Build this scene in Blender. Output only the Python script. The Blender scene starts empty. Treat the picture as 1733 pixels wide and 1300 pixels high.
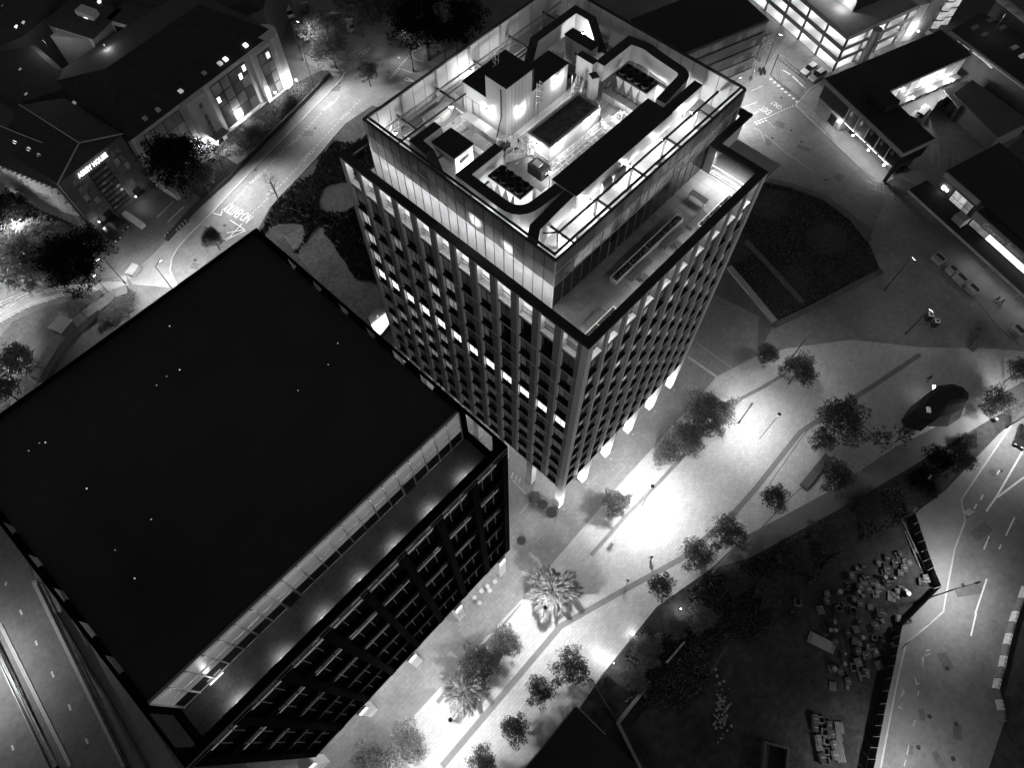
import bpy, math, random
from mathutils import Matrix, Vector
random.seed(7)
R_ = math.radians
scene = bpy.context.scene
COL = scene.collection

# ------------------------------------------------------------------ camera
CAM_C = Vector((-28.9709, -17.2951, 109.4207))
CAM_R = Matrix(((0.68162, -0.7317, -0.00259), (0.6538, 0.60746, 0.45116), (-0.32854, -0.30921, 0.89244)))
F_PX = 1196.6154
cam_d = bpy.data.cameras.new('camera')
cam = bpy.data.objects.new('camera', cam_d)
COL.objects.link(cam)
cam_d.sensor_width = 36.0
cam_d.lens = 36.0 * F_PX / 1733.0
cam_d.clip_end = 2000
m4 = CAM_R.transposed().to_4x4()
m4.translation = CAM_C
cam.matrix_world = m4
scene.camera = cam

# ------------------------------------------------------------------ night sky, moon, exposure
world = bpy.data.worlds.new('World')
scene.world = world
world.use_nodes = True
nt = world.node_tree
nt.nodes.clear()
sky = nt.nodes.new('ShaderNodeTexSky')
sky.sky_type = 'NISHITA'
sky.sun_disc = False
sky.sun_elevation = R_(4.0)
sky.sun_rotation = R_(200)
bw = nt.nodes.new('ShaderNodeRGBToBW')
bg = nt.nodes.new('ShaderNodeBackground')
bg.inputs['Strength'].default_value = 0.09
wo = nt.nodes.new('ShaderNodeOutputWorld')
nt.links.new(sky.outputs[0], bw.inputs[0])
nt.links.new(bw.outputs[0], bg.inputs['Color'])
nt.links.new(bg.outputs[0], wo.inputs['Surface'])
sun_d = bpy.data.lights.new('moon', 'SUN')
sun_d.energy = 0.004
sun_d.angle = R_(10)
sun_o = bpy.data.objects.new('moon', sun_d)
COL.objects.link(sun_o)
sun_o.rotation_euler = (R_(60), 0, R_(200))
sun_o.location = (0, 0, 150)

scene.view_settings.view_transform = 'Standard'
scene.view_settings.look = 'None'
scene.view_settings.exposure = 0.0
scene.view_settings.gamma = 1.0
scene.view_settings.use_curve_mapping = False
scene.render.engine = 'CYCLES'
cy = scene.cycles
cy.use_denoising = True
cy.max_bounces = 5
cy.diffuse_bounces = 3
cy.glossy_bounces = 2
cy.transmission_bounces = 4
cy.transparent_max_bounces = 8
cy.sample_clamp_indirect = 4.0
cy.caustics_reflective = False
cy.caustics_refractive = False

# ------------------------------------------------------------------ pixel helper (photo 1733 x 1300)
def G(px, py, z=0.0):
    d = CAM_R.transposed() @ Vector((px - 866.5, 650 - py, -F_PX))
    t = (z - CAM_C.z) / d.z
    return CAM_C + d * t
def G2(px, py, z=0.0):
    p = G(px, py, z)
    return (p.x, p.y)
def GL(pts, z=0.0):
    return [G2(x, y, z) for x, y in pts]

# ------------------------------------------------------------------ materials (neutral greys, procedural)
MATS = {}
def mat(name, base=0.3, rough=0.7, metal=0.0, var=0.15, scale=2.0, bump=0.0, bscale=None, rnd=0.0, spec=0.4, alpha=None, streak=None, pavers=None, stain=0.0):
    if name in MATS:
        return MATS[name]
    m = bpy.data.materials.new(name)
    m.use_nodes = True
    n = m.node_tree.nodes
    l = m.node_tree.links
    b = n['Principled BSDF']
    b.inputs['Roughness'].default_value = rough
    b.inputs['Metallic'].default_value = metal
    b.inputs['Specular IOR Level'].default_value = spec
    geo = n.new('ShaderNodeNewGeometry')
    no = n.new('ShaderNodeTexNoise')
    no.inputs['Scale'].default_value = scale
    no.inputs['Detail'].default_value = 6
    no.inputs['Roughness'].default_value = 0.65
    vec = geo.outputs['Position']
    if streak:
        mp = n.new('ShaderNodeMapping')
        mp.inputs['Scale'].default_value = streak
        l.new(vec, mp.inputs['Vector'])
        vec = mp.outputs[0]
    l.new(vec, no.inputs['Vector'])
    mr = n.new('ShaderNodeMapRange')
    mr.inputs['From Min'].default_value = 0.25
    mr.inputs['From Max'].default_value = 0.75
    mr.inputs['To Min'].default_value = base * (1 - var)
    mr.inputs['To Max'].default_value = base * (1 + var)
    l.new(no.outputs['Fac'], mr.inputs['Value'])
    v = mr.outputs[0]
    if stain:
        sn_ = n.new('ShaderNodeTexNoise')
        sn_.inputs['Scale'].default_value = scale * 7
        sn_.inputs['Detail'].default_value = 8
        sn_.inputs['Roughness'].default_value = 0.75
        l.new(geo.outputs['Position'], sn_.inputs['Vector'])
        ms = n.new('ShaderNodeMapRange')
        ms.inputs['From Min'].default_value = 0.35
        ms.inputs['From Max'].default_value = 0.65
        ms.inputs['To Min'].default_value = 1 - stain
        ms.inputs['To Max'].default_value = 1 + stain * 0.6
        l.new(sn_.outputs['Fac'], ms.inputs['Value'])
        m_ = n.new('ShaderNodeMath')
        m_.operation = 'MULTIPLY'
        l.new(v, m_.inputs[0])
        l.new(ms.outputs[0], m_.inputs[1])
        v = m_.outputs[0]
    if pavers:
        br_ = n.new('ShaderNodeTexBrick')
        br_.inputs['Color1'].default_value = (1.06, 1.06, 1.06, 1)
        br_.inputs['Color2'].default_value = (0.92, 0.92, 0.92, 1)
        br_.inputs['Mortar'].default_value = (0.7, 0.7, 0.7, 1)
        br_.inputs['Scale'].default_value = 1.0
        br_.inputs['Brick Width'].default_value = pavers[0]
        br_.inputs['Row Height'].default_value = pavers[1]
        br_.inputs['Mortar Size'].default_value = 0.02
        l.new(geo.outputs['Position'], br_.inputs['Vector'])
        m_ = n.new('ShaderNodeMath')
        m_.operation = 'MULTIPLY'
        l.new(v, m_.inputs[0])
        l.new(br_.outputs['Color'], m_.inputs[1])
        v = m_.outputs[0]
    if rnd:
        oi = n.new('ShaderNodeObjectInfo')
        mr2 = n.new('ShaderNodeMapRange')
        mr2.inputs['To Min'].default_value = 1 - rnd
        mr2.inputs['To Max'].default_value = 1 + rnd
        l.new(oi.outputs['Random'], mr2.inputs['Value'])
        mu = n.new('ShaderNodeMath')
        mu.operation = 'MULTIPLY'
        l.new(v, mu.inputs[0])
        l.new(mr2.outputs[0], mu.inputs[1])
        v = mu.outputs[0]
    cc = n.new('ShaderNodeCombineColor')
    for i in range(3):
        l.new(v, cc.inputs[i])
    l.new(cc.outputs[0], b.inputs['Base Color'])
    if bump:
        bn = n.new('ShaderNodeTexNoise')
        bn.inputs['Scale'].default_value = bscale or scale * 4
        bn.inputs['Detail'].default_value = 4
        l.new(geo.outputs['Position'], bn.inputs['Vector'])
        bp = n.new('ShaderNodeBump')
        bp.inputs['Strength'].default_value = bump
        bp.inputs['Distance'].default_value = 0.05
        l.new(bn.outputs['Fac'], bp.inputs['Height'])
        l.new(bp.outputs[0], b.inputs['Normal'])
    if alpha is not None:
        b.inputs['Alpha'].default_value = alpha
    MATS[name] = m
    return m

def emat(name, strength, base=0.1, rough=0.3, var=0.0, scale=1.0, spec=0.5):
    """a surface that gives off light (lamp lens, lit pane)"""
    if name in MATS:
        return MATS[name]
    m = bpy.data.materials.new(name)
    m.use_nodes = True
    n = m.node_tree.nodes
    l = m.node_tree.links
    b = n['Principled BSDF']
    b.inputs['Base Color'].default_value = (base, base, base, 1)
    b.inputs['Roughness'].default_value = rough
    b.inputs['Specular IOR Level'].default_value = spec
    b.inputs['Emission Color'].default_value = (1, 1, 1, 1)
    b.inputs['Emission Strength'].default_value = strength
    if var:
        geo = n.new('ShaderNodeNewGeometry')
        no = n.new('ShaderNodeTexNoise')
        no.inputs['Scale'].default_value = scale
        no.inputs['Detail'].default_value = 3
        l.new(geo.outputs['Position'], no.inputs['Vector'])
        mr = n.new('ShaderNodeMapRange')
        mr.inputs['From Min'].default_value = 0.3
        mr.inputs['From Max'].default_value = 0.7
        mr.inputs['To Min'].default_value = strength * (1 - var)
        mr.inputs['To Max'].default_value = strength * (1 + var)
        l.new(no.outputs['Fac'], mr.inputs['Value'])
        l.new(mr.outputs[0], b.inputs['Emission Strength'])
    MATS[name] = m
    return m

def screenmat(name, trans=0.45, tl=0.6, base=0.5):
    """frosted glass: partly clear, partly translucent, a little glossy"""
    m = bpy.data.materials.new(name)
    m.use_nodes = True
    n = m.node_tree.nodes
    l = m.node_tree.links
    n.clear()
    out = n.new('ShaderNodeOutputMaterial')
    tr = n.new('ShaderNodeBsdfTransparent')
    tr.inputs[0].default_value = (0.85, 0.85, 0.85, 1)
    tlb = n.new('ShaderNodeBsdfTranslucent')
    df = n.new('ShaderNodeBsdfDiffuse')
    geo = n.new('ShaderNodeNewGeometry')
    no = n.new('ShaderNodeTexNoise')
    no.inputs['Scale'].default_value = 0.7
    l.new(geo.outputs['Position'], no.inputs['Vector'])
    mr = n.new('ShaderNodeMapRange')
    mr.inputs['To Min'].default_value = base * 0.75
    mr.inputs['To Max'].default_value = base * 1.25
    l.new(no.outputs['Fac'], mr.inputs['Value'])
    cc = n.new('ShaderNodeCombineColor')
    for i in range(3):
        l.new(mr.outputs[0], cc.inputs[i])
    l.new(cc.outputs[0], df.inputs[0])
    l.new(cc.outputs[0], tlb.inputs[0])
    m1 = n.new('ShaderNodeMixShader')
    m1.inputs[0].default_value = tl
    l.new(df.outputs[0], m1.inputs[1])
    l.new(tlb.outputs[0], m1.inputs[2])
    m2 = n.new('ShaderNodeMixShader')
    m2.inputs[0].default_value = trans
    l.new(m1.outputs[0], m2.inputs[1])
    l.new(tr.outputs[0], m2.inputs[2])
    gl = n.new('ShaderNodeBsdfGlossy')
    gl.inputs['Roughness'].default_value = 0.12
    fr = n.new('ShaderNodeFresnel')
    fr.inputs[0].default_value = 1.4
    m3 = n.new('ShaderNodeMixShader')
    l.new(fr.outputs[0], m3.inputs[0])
    l.new(m2.outputs[0], m3.inputs[1])
    l.new(gl.outputs[0], m3.inputs[2])
    l.new(m3.outputs[0], out.inputs[0])
    MATS[name] = m
    return m

def leafmat(name, base):
    m = bpy.data.materials.new(name)
    m.use_nodes = True
    n = m.node_tree.nodes
    l = m.node_tree.links
    n.clear()
    out = n.new('ShaderNodeOutputMaterial')
    geo = n.new('ShaderNodeNewGeometry')
    mr = n.new('ShaderNodeMapRange')
    mr.inputs['To Min'].default_value = base * 0.5
    mr.inputs['To Max'].default_value = base * 1.6
    l.new(geo.outputs['Random Per Island'], mr.inputs['Value'])
    cc = n.new('ShaderNodeCombineColor')
    for i in range(3):
        l.new(mr.outputs[0], cc.inputs[i])
    df = n.new('ShaderNodeBsdfDiffuse')
    tb = n.new('ShaderNodeBsdfTranslucent')
    l.new(cc.outputs[0], df.inputs[0])
    l.new(cc.outputs[0], tb.inputs[0])
    mx = n.new('ShaderNodeMixShader')
    mx.inputs[0].default_value = 0.35
    l.new(df.outputs[0], mx.inputs[1])
    l.new(tb.outputs[0], mx.inputs[2])
    l.new(mx.outputs[0], out.inputs[0])
    MATS[name] = m
    return m

M = MATS
mat('asphalt', 0.11, 0.85, var=0.3, scale=0.25, bump=0.2, bscale=6, stain=0.25)
mat('road', 0.16, 0.8, var=0.28, scale=0.16, bump=0.15, bscale=8, stain=0.22)
mat('pavement', 0.2, 0.8, var=0.18, scale=0.5)
mat('forecourt', 0.2, 0.75, var=0.22, scale=0.22, bump=0.1, bscale=5, pavers=(1.2, 0.6), stain=0.2)
mat('plaza_falloff', 0.2, 0.8, var=0.3, scale=0.12, bump=0.1, bscale=4, pavers=(0.9, 0.45), stain=0.2)  # plaza paving darkened where the lamp light falls off
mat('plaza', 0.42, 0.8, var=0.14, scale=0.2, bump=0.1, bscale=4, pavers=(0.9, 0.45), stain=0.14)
mat('plaza_band', 0.17, 0.8, var=0.2, scale=0.6)
mat('path', 0.17, 0.8, var=0.2, scale=0.4)
mat('kerb', 0.38, 0.8, var=0.2, scale=1.0)
mat('soil', 0.04, 0.95, var=0.7, scale=0.12, bump=0.9, bscale=2.5, stain=0.6)
mat('grass', 0.04, 0.95, var=0.6, scale=0.2, bump=0.7, bscale=3, stain=0.6)
mat('lawn_pale', 0.07, 0.95, var=0.5, scale=0.2, bump=0.6, bscale=3, stain=0.5)
mat('paint', 0.6, 0.7, var=0.3, scale=3.0)
mat('paint_worn', 0.36, 0.8, var=0.5, scale=2.5)
mat('pier', 0.58, 0.6, var=0.12, scale=0.5, streak=(1, 1, 0.15))
mat('panel', 0.24, 0.6, var=0.15, scale=0.4, rnd=0.1)
mat('ledge', 0.55, 0.6, var=0.1, scale=1)
mat('ring', 0.028, 0.8, spec=0.15, var=0.2, scale=0.8)
mat('white_stone', 0.62, 0.6, var=0.08, scale=0.6)
mat('black_metal', 0.012, 0.5, var=0.3, scale=2, spec=0.3)
mat('dark_metal', 0.03, 0.5, var=0.3, scale=2)
mat('steel', 0.35, 0.45, metal=0.3, var=0.15, scale=2)
mat('galv', 0.5, 0.4, metal=0.4, var=0.2, scale=1.5)
mat('duct_side', 0.62, 0.5, var=0.12, scale=0.6)
mat('duct_top_unlit', 0.03, 0.7, var=0.3, scale=0.8, spec=0.2)  # tops above the lamps: their lack of light is put into the colour
mat('duct_mid', 0.3, 0.6, var=0.25, scale=1.0)
mat('cladding', 0.6, 0.55, var=0.1, scale=0.7)
mat('membrane', 0.028, 0.8, var=0.35, scale=0.25, spec=0.2)
mat('gravel', 0.34, 0.95, var=0.35, scale=5, bump=0.7, bscale=9)
mat('deck', 0.3, 0.8, var=0.2, scale=0.8)
mat('tile', 0.2, 0.7, var=0.25, scale=0.6, rnd=0.14)
mat('moss', 0.06, 0.95, var=0.9, scale=1.6, bump=0.8, bscale=6)
mat('planter_soil', 0.03, 0.95, var=0.5, scale=4)
mat('glass_dark', 0.012, 0.08, var=0.2, scale=1, spec=0.6)
mat('glass_blind', 0.11, 0.3, var=0.25, scale=0.7, rnd=0.45, spec=0.5)
mat('b2_wall', 0.0022, 0.9, var=0.3, scale=0.5, spec=0.03)
mat('b2_frame', 0.22, 0.4, metal=0.3, var=0.15, scale=1)
mat('b2_floor', 0.055, 0.7, var=0.6, scale=0.5, stain=0.4)
mat('roof_black', 0.032, 0.85, var=0.4, scale=0.06, spec=0.15)
mat('roof_tile', 0.03, 0.85, var=0.4, scale=0.8)
mat('render_white', 0.55, 0.75, var=0.08, scale=0.4)
mat('render_grey', 0.25, 0.75, var=0.12, scale=0.4)
mat('brick_dark', 0.1, 0.85, var=0.25, scale=1.2)
mat('brick_fin', 0.45, 0.8, var=0.15, scale=1.0)
mat('brick_mid', 0.22, 0.85, var=0.25, scale=1.2)
mat('concrete', 0.3, 0.8, var=0.15, scale=0.5)
mat('concrete_dark', 0.09, 0.85, var=0.25, scale=0.4)
mat('trunk', 0.06, 0.9, var=0.3, scale=3)
mat('car_white', 0.6, 0.3, var=0.03, scale=1, spec=0.6)
mat('car_silver', 0.35, 0.3, metal=0.5, var=0.03, scale=1)
mat('car_black', 0.015, 0.25, var=0.1, scale=1, spec=0.6)
mat('tyre', 0.02, 0.9, var=0.1, scale=3)
mat('wood', 0.14, 0.7, var=0.25, scale=3, streak=(1, 1, 4))
mat('wood_light', 0.16, 0.7, var=0.25, scale=3)
mat('skin', 0.4, 0.6, var=0.05, scale=3)
mat('cloth_dark', 0.03, 0.9, var=0.2, scale=6)
mat('cloth_light', 0.5, 0.9, var=0.2, scale=6)
mat('clutter', 0.08, 0.8, var=0.5, scale=1.2, rnd=0.85)
mat('barrier_white', 0.55, 0.6, var=0.3, scale=2.0)
mat('barrier_grey', 0.16, 0.6, var=0.3, scale=2.0)
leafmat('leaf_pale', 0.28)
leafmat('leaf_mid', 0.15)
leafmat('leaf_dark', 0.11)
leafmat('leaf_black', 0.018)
screenmat('frost', 0.62, 0.7, 0.6)
screenmat('frost_top', 0.3, 0.55, 0.3)
screenmat('frost_low', 0.1, 0.25, 0.45)
emat('lamp', 40.0, 0.8)
emat('lamp_soft', 8.0, 0.8)
emat('lit_white', 1.6, 0.3, var=0.25, scale=0.8)
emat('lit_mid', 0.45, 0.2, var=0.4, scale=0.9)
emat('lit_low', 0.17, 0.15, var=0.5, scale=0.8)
emat('lit_dim', 0.035, 0.06, var=0.6, scale=0.7)
emat('lit_faint', 0.012, 0.03, var=0.6, scale=0.7)
emat('sign_white', 2.5, 0.8)

# ------------------------------------------------------------------ mesh builder
class MB:
    def __init__(s):
        s.v = []; s.f = []
    def box(s, x0, y0, z0, x1, y1, z1):
        k = len(s.v)
        s.v += [(x0, y0, z0), (x1, y0, z0), (x1, y1, z0), (x0, y1, z0), (x0, y0, z1), (x1, y0, z1), (x1, y1, z1), (x0, y1, z1)]
        s.f += [tuple(k + i for i in q) for q in ((3, 2, 1, 0), (4, 5, 6, 7), (0, 1, 5, 4), (1, 2, 6, 5), (2, 3, 7, 6), (3, 0, 4, 7))]
        return s
    def obox(s, c, h, ang=0.0, taper=1.0):
        """box centred on c with half sizes h turned by ang about z"""
        k = len(s.v); ca, sa = math.cos(ang), math.sin(ang)
        for dz, t in ((-1, 1.0), (1, taper)):
            for dx, dy in ((-1, -1), (1, -1), (1, 1), (-1, 1)):
                x, y = dx * h[0] * t, dy * h[1] * t
                s.v.append((c[0] + x * ca - y * sa, c[1] + x * sa + y * ca, c[2] + dz * h[2]))
        s.f += [tuple(k + i for i in q) for q in ((3, 2, 1, 0), (4, 5, 6, 7), (0, 1, 5, 4), (1, 2, 6, 5), (2, 3, 7, 6), (3, 0, 4, 7))]
        return s
    def prism(s, poly, z0, z1, top=None):
        k = len(s.v); n = len(poly); top = top or poly
        a = sum(poly[i][0] * poly[(i + 1) % n][1] - poly[(i + 1) % n][0] * poly[i][1] for i in range(n))
        if a < 0:
            poly = poly[::-1]; top = top[::-1]
        s.v += [(p[0], p[1], z0 if len(p) < 3 else p[2]) for p in poly] + [(p[0], p[1], z1 if len(p) < 3 else p[2]) for p in top]
        s.f.append(tuple(k + n + i for i in range(n)))
        s.f.append(tuple(k + n - 1 - i for i in range(n)))
        for i in range(n):
            j = (i + 1) % n
            s.f.append((k + i, k + j, k + n + j, k + n + i))
        return s
    def sheet(s, poly, z):
        k = len(s.v); n = len(poly)
        a = sum(poly[i][0] * poly[(i + 1) % n][1] - poly[(i + 1) % n][0] * poly[i][1] for i in range(n))
        if a < 0:
            poly = poly[::-1]
        s.v += [(p[0], p[1], z) for p in poly]
        s.f.append(tuple(range(k, k + n)))
        return s
    def face(s, *pts):
        k = len(s.v); s.v += [tuple(p) for p in pts]
        s.f.append(tuple(range(k, k + len(pts))))
        return s
    def tube(s, p, q, r, n=6, r2=None, cap=True):
        p, q = Vector(p), Vector(q); d = q - p
        if d.length < 1e-6:
            return s
        d.normalize()
        a = d.orthogonal().normalized(); b = d.cross(a); k = len(s.v); r2 = r if r2 is None else r2
        for c, rr in ((p, r), (q, r2)):
            for i in range(n):
                t = 2 * math.pi * i / n
                s.v.append(tuple(c + a * (rr * math.cos(t)) + b * (rr * math.sin(t))))
        for i in range(n):
            j = (i + 1) % n
            s.f.append((k + i, k + j, k + n + j, k + n + i))
        if cap:
            s.f.append(tuple(k + n - 1 - i for i in range(n)))
            s.f.append(tuple(k + n + i for i in range(n)))
        return s
    def ribbon(s, pts, w, z0, z1, closed=False):
        """rectangular section swept along a flat polyline, mitred"""
        n = len(pts); L = []; Rr = []
        P = [Vector((p[0], p[1])) for p in pts]
        for i in range(n):
            a = P[i - 1] if (i > 0 or closed) else None
            b = P[(i + 1) % n] if (i < n - 1 or closed) else None
            d1 = (P[i] - a).normalized() if a is not None else (b - P[i]).normalized()
            d2 = (b - P[i]).normalized() if b is not None else d1
            n1 = Vector((-d1.y, d1.x)); n2 = Vector((-d2.y, d2.x))
            m = n1 + n2
            m = m.normalized() if m.length > 1e-6 else n1
            sc = min(1.0 / max(m.dot(n1), 0.3), 2.5)
            ww = w[i] if isinstance(w, (list, tuple)) else w
            L.append(P[i] + m * (ww / 2 * sc)); Rr.append(P[i] - m * (ww / 2 * sc))
        k = len(s.v)
        za = z0 if isinstance(z0, (list, tuple)) else [z0] * n
        zb = z1 if isinstance(z1, (list, tuple)) else [z1] * n
        for i in range(n):
            s.v += [(L[i].x, L[i].y, za[i]), (Rr[i].x, Rr[i].y, za[i]), (Rr[i].x, Rr[i].y, zb[i]), (L[i].x, L[i].y, zb[i])]
        for i in range(n if closed else n - 1):
            a, b = k + 4 * i, k + 4 * ((i + 1) % n)
            for e, g in ((0, 1), (1, 2), (2, 3), (3, 0)):
                s.f.append((a + e, b + e, b + g, a + g))
        if not closed:
            s.f.append((k, k + 1, k + 2, k + 3))
            e = k + 4 * (n - 1)
            s.f.append((e + 3, e + 2, e + 1, e))
        return s
    def mesh(s, name, off=(0, 0, 0)):
        me = bpy.data.meshes.new(name)
        me.from_pydata([(x - off[0], y - off[1], z - off[2]) for x, y, z in s.v], [], s.f)
        me.update()
        return me

def arc(pts, r, n=6):
    """round the inner corners of a polyline"""
    out = [pts[0]]
    for i in range(1, len(pts) - 1):
        p = Vector(pts[i][:2]); a = Vector(pts[i - 1][:2]); b = Vector(pts[i + 1][:2])
        d1 = (a - p); d2 = (b - p)
        rad = r[i - 1] if isinstance(r, (list, tuple)) else r
        if rad <= 0:
            out.append((p.x, p.y))
            continue
        rr = min(rad, d1.length * 0.45, d2.length * 0.45)
        s_, e_ = p + d1.normalized() * rr, p + d2.normalized() * rr
        for k in range(n + 1):
            t = k / n
            q = s_ * (1 - t) ** 2 + p * (2 * t * (1 - t)) + e_ * t ** 2
            out.append((q.x, q.y))
    out.append(pts[-1])
    return out

ORG = {}
def world_org(o):
    v = Vector((0, 0, 0))
    while o is not None:
        v += o.location
        o = o.parent
    return v
def put(name, me, m, parent=None, loc=(0, 0, 0), rotz=0.0, scale=None):
    o = bpy.data.objects.new(name, me)
    COL.objects.link(o)
    if me is not None and m is not None and len(me.materials) == 0:
        me.materials.append(M[m] if isinstance(m, str) else m)
    o.parent = parent
    o.location = loc
    if rotz:
        o.rotation_euler = (0, 0, rotz)
    if scale:
        o.scale = scale
    return o
def part(name, mb, m, parent, label=None):
    """geometry given in world coordinates, hung under parent (unrotated chain)"""
    o = put(name, mb.mesh(name, world_org(parent)), m, parent)
    if label:
        o['label'] = label
    return o
def tag(o, label, cat, group=None):
    o['label'] = label
    o['category'] = cat
    if group:
        o['group'] = group
    return o
def thing(name, label, cat, loc=(0, 0, 0), rotz=0.0, group=None):
    o = bpy.data.objects.new(name, None)
    COL.objects.link(o)
    o.empty_display_size = 0.5
    o.location = loc
    o.rotation_euler = (0, 0, rotz)
    return tag(o, label, cat, group)
def solo(name, mb, m, label, cat, group=None):
    """a thing that is one mesh; its origin is set to its base"""
    xs = [v[0] for v in mb.v]; ys = [v[1] for v in mb.v]; zs = [v[2] for v in mb.v]
    off = ((min(xs) + max(xs)) / 2, (min(ys) + max(ys)) / 2, min(zs))
    o = put(name, mb.mesh(name, off), m, None, off)
    return tag(o, label, cat, group)
def struct(name, mb, m, kind='structure'):
    o = put(name, mb.mesh(name), m)
    o['kind'] = kind
    return o
def light(name, kind, loc, power, parent=None, radius=0.15, spot=None, aim=None, blend=0.6, size=None, wide=None):
    d = bpy.data.lights.new(name, kind)
    d.energy = power
    if kind in ('POINT', 'SPOT'):
        d.shadow_soft_size = radius
    if kind == 'SPOT':
        d.spot_size = R_(spot or 120)
        d.spot_blend = blend
    if kind == 'AREA':
        d.shape = 'RECTANGLE'
        d.size, d.size_y = size
    if wide:      # street lantern optics: spreads its light more evenly than a bare bulb
        d.use_nodes = True
        n = d.node_tree.nodes
        em = n.get('Emission') or n.new('ShaderNodeEmission')
        fo = n.new('ShaderNodeLightFalloff')
        fo.inputs['Strength'].default_value = 1.0 / wide
        d.node_tree.links.new(fo.outputs['Linear'], em.inputs['Strength'])
    o = bpy.data.objects.new(name, d)
    COL.objects.link(o)
    o.parent = parent
    o.location = Vector(loc) - (world_org(parent) if parent else Vector((0, 0, 0)))
    if aim is not None:
        dv = Vector(aim)
        o.rotation_euler = dv.to_track_quat('-Z', 'Y').to_euler()
    return o
_txt = {}
def text_mesh(t, size=1.0, depth=0.0):
    key = (t, depth)
    if key not in _txt:
        c = bpy.data.curves.new('lettering', 'FONT')
        c.body = t
        c.align_x = 'CENTER'
        c.align_y = 'CENTER'
        c.extrude = depth
        c.resolution_u = 3
        o = bpy.data.objects.new('lettering_tmp', c)
        COL.objects.link(o)
        dg = bpy.context.evaluated_depsgraph_get()
        dg.update()
        me = bpy.data.meshes.new_from_object(o.evaluated_get(dg))
        bpy.data.objects.remove(o)
        me.name = 'lettering'
        _txt[key] = me
    return _txt[key]
def ground_text(t, px0, px1, aspect, parent, m='paint_worn', z=0.016, name='road_lettering'):
    """lettering lying flat: reads from pixel px0 to pixel px1"""
    a, b = Vector(G2(*px0)), Vector(G2(*px1))
    me = text_mesh(t).copy()
    me.materials.clear()
    xs = [v.co.x for v in me.vertices]; w = max(xs) - min(xs)
    s = (b - a).length / w
    c = (a + b) / 2
    o = put(name, me, m, parent, Vector((c.x, c.y, z)) - world_org(parent), math.atan2((b - a).y, (b - a).x), (s, s * aspect, 1))
    return o
# ================================================================== GROUND, ROADS, PLAZA
def sheet(name, pts, m, z, kind='structure', px=True):
    return struct(name, MB().sheet(GL(pts) if px else pts, z), m, kind)
g_ = MB()
g_.face((-500, -500, 0), (500, -500, 0), (500, 500, 0), (-500, 500, 0))
ground = struct('ground', g_, 'asphalt')

PLAZA_EDGE = [(600, 1325), (702, 1214), (880, 1021), (1051, 821), (1214, 639), (1280, 604)]
fore_pts = GL(PLAZA_EDGE) + [(52, -3), (44, 44), (-56, 44), (-56, -20)]
forecourt = sheet('forecourt', fore_pts, 'forecourt', 0.004, px=False)
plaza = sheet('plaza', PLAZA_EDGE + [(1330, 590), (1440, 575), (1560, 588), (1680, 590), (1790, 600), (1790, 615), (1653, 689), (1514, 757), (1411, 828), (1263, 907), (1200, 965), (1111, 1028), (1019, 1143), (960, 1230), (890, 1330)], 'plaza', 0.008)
road_nw = sheet('road', [(302, 489), (287, 452), (299, 422), (355, 363), (423, 291), (553, 160), (584, 122), (600, 104), (643, 48), (676, 15), (690, -20), (760, -20), (735, 70), (716, 95), (790, 130), (720, 200), (630, 178), (584, 209), (529, 274), (476, 329), (457, 350), (430, 400), (470, 450), (420, 560), (330, 540)], 'road', 0.004)
yard = sheet('yard', [(584, 120), (600, 104), (643, 46), (660, 20), (600, -30), (470, -30), (500, 40), (512, 100), (540, 118)], 'path', 0.006)
pavement_nw = struct('pavement', MB().prism(GL([(250, 440), (339, 349), (388, 306), (423, 269), (529, 161), (575, 112), (583, 122), (553, 160), (423, 291), (358, 360), (318, 400), (299, 422), (287, 452), (302, 489), (225, 482), (215, 468)]), 0.0, 0.12), 'pavement')
road_ne = sheet('road', [(1240, 160), (1300, 105), (1330, 60), (1320, 20), (1412, 122), (1372, 150), (1346, 178), (1415, 245), (1486, 310), (1530, 335), (1500, 400), (1394, 338), (1339, 318), (1293, 308), (1250, 300)], 'road', 0.006)
pavement_ne = struct('pavement', MB().prism(GL([(1346, 178), (1385, 142), (1500, 262), (1512, 302), (1486, 310), (1415, 245)]), 0.0, 0.12), 'pavement')
station_pavement = struct('pavement', MB().prism(GL([(1540, 318), (1601, 376), (1656, 425), (1740, 490), (1790, 540), (1790, 620), (1733, 590), (1690, 555), (1650, 505), (1600, 445)]), 0.0, 0.1), 'pavement')
path_e = sheet('path', [(1263, 907), (1411, 828), (1514, 757), (1653, 689), (1790, 617), (1790, 650), (1712, 690), (1669, 714), (1521, 803), (1428, 858), (1268, 945)], 'path', 0.012)
square_e = sheet('square', [(1280, 604), (1308, 553), (1491, 460), (1470, 410), (1500, 330), (1560, 330), (1650, 420), (1740, 500), (1790, 560), (1790, 640), (1560, 640), (1400, 620)], 'plaza_falloff', 0.0062)
lot = sheet('ground', [(1111, 1028), (1200, 965), (1268, 945), (1428, 858), (1521, 803), (1669, 714), (1712, 690), (1712, 719), (1626, 846), (1540, 880), (1568, 967), (1581, 998), (1515, 1064), (1488, 1193), (1460, 1340), (890, 1340), (960, 1230), (1019, 1143)], 'soil', 0.006)
SE_EDGE = [(1712, 719), (1626, 846), (1633, 882), (1615, 930), (1600, 1010), (1596, 1036), (1568, 1061), (1533, 1089), (1519, 1148), (1484, 1330)]
road_se = sheet('road', SE_EDGE + [(1800, 1330), (1800, 600), (1750, 660)], 'road', 0.004)
pavement_se = struct('pavement', MB().prism(GL([(1690, 735), (1702, 725)] + SE_EDGE + [(1458, 1330), (1490, 1193), (1517, 1064), (1583, 998), (1570, 967), (1542, 876), (1560, 860), (1600, 830)]), 0.0, 0.11), 'pavement')
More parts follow.
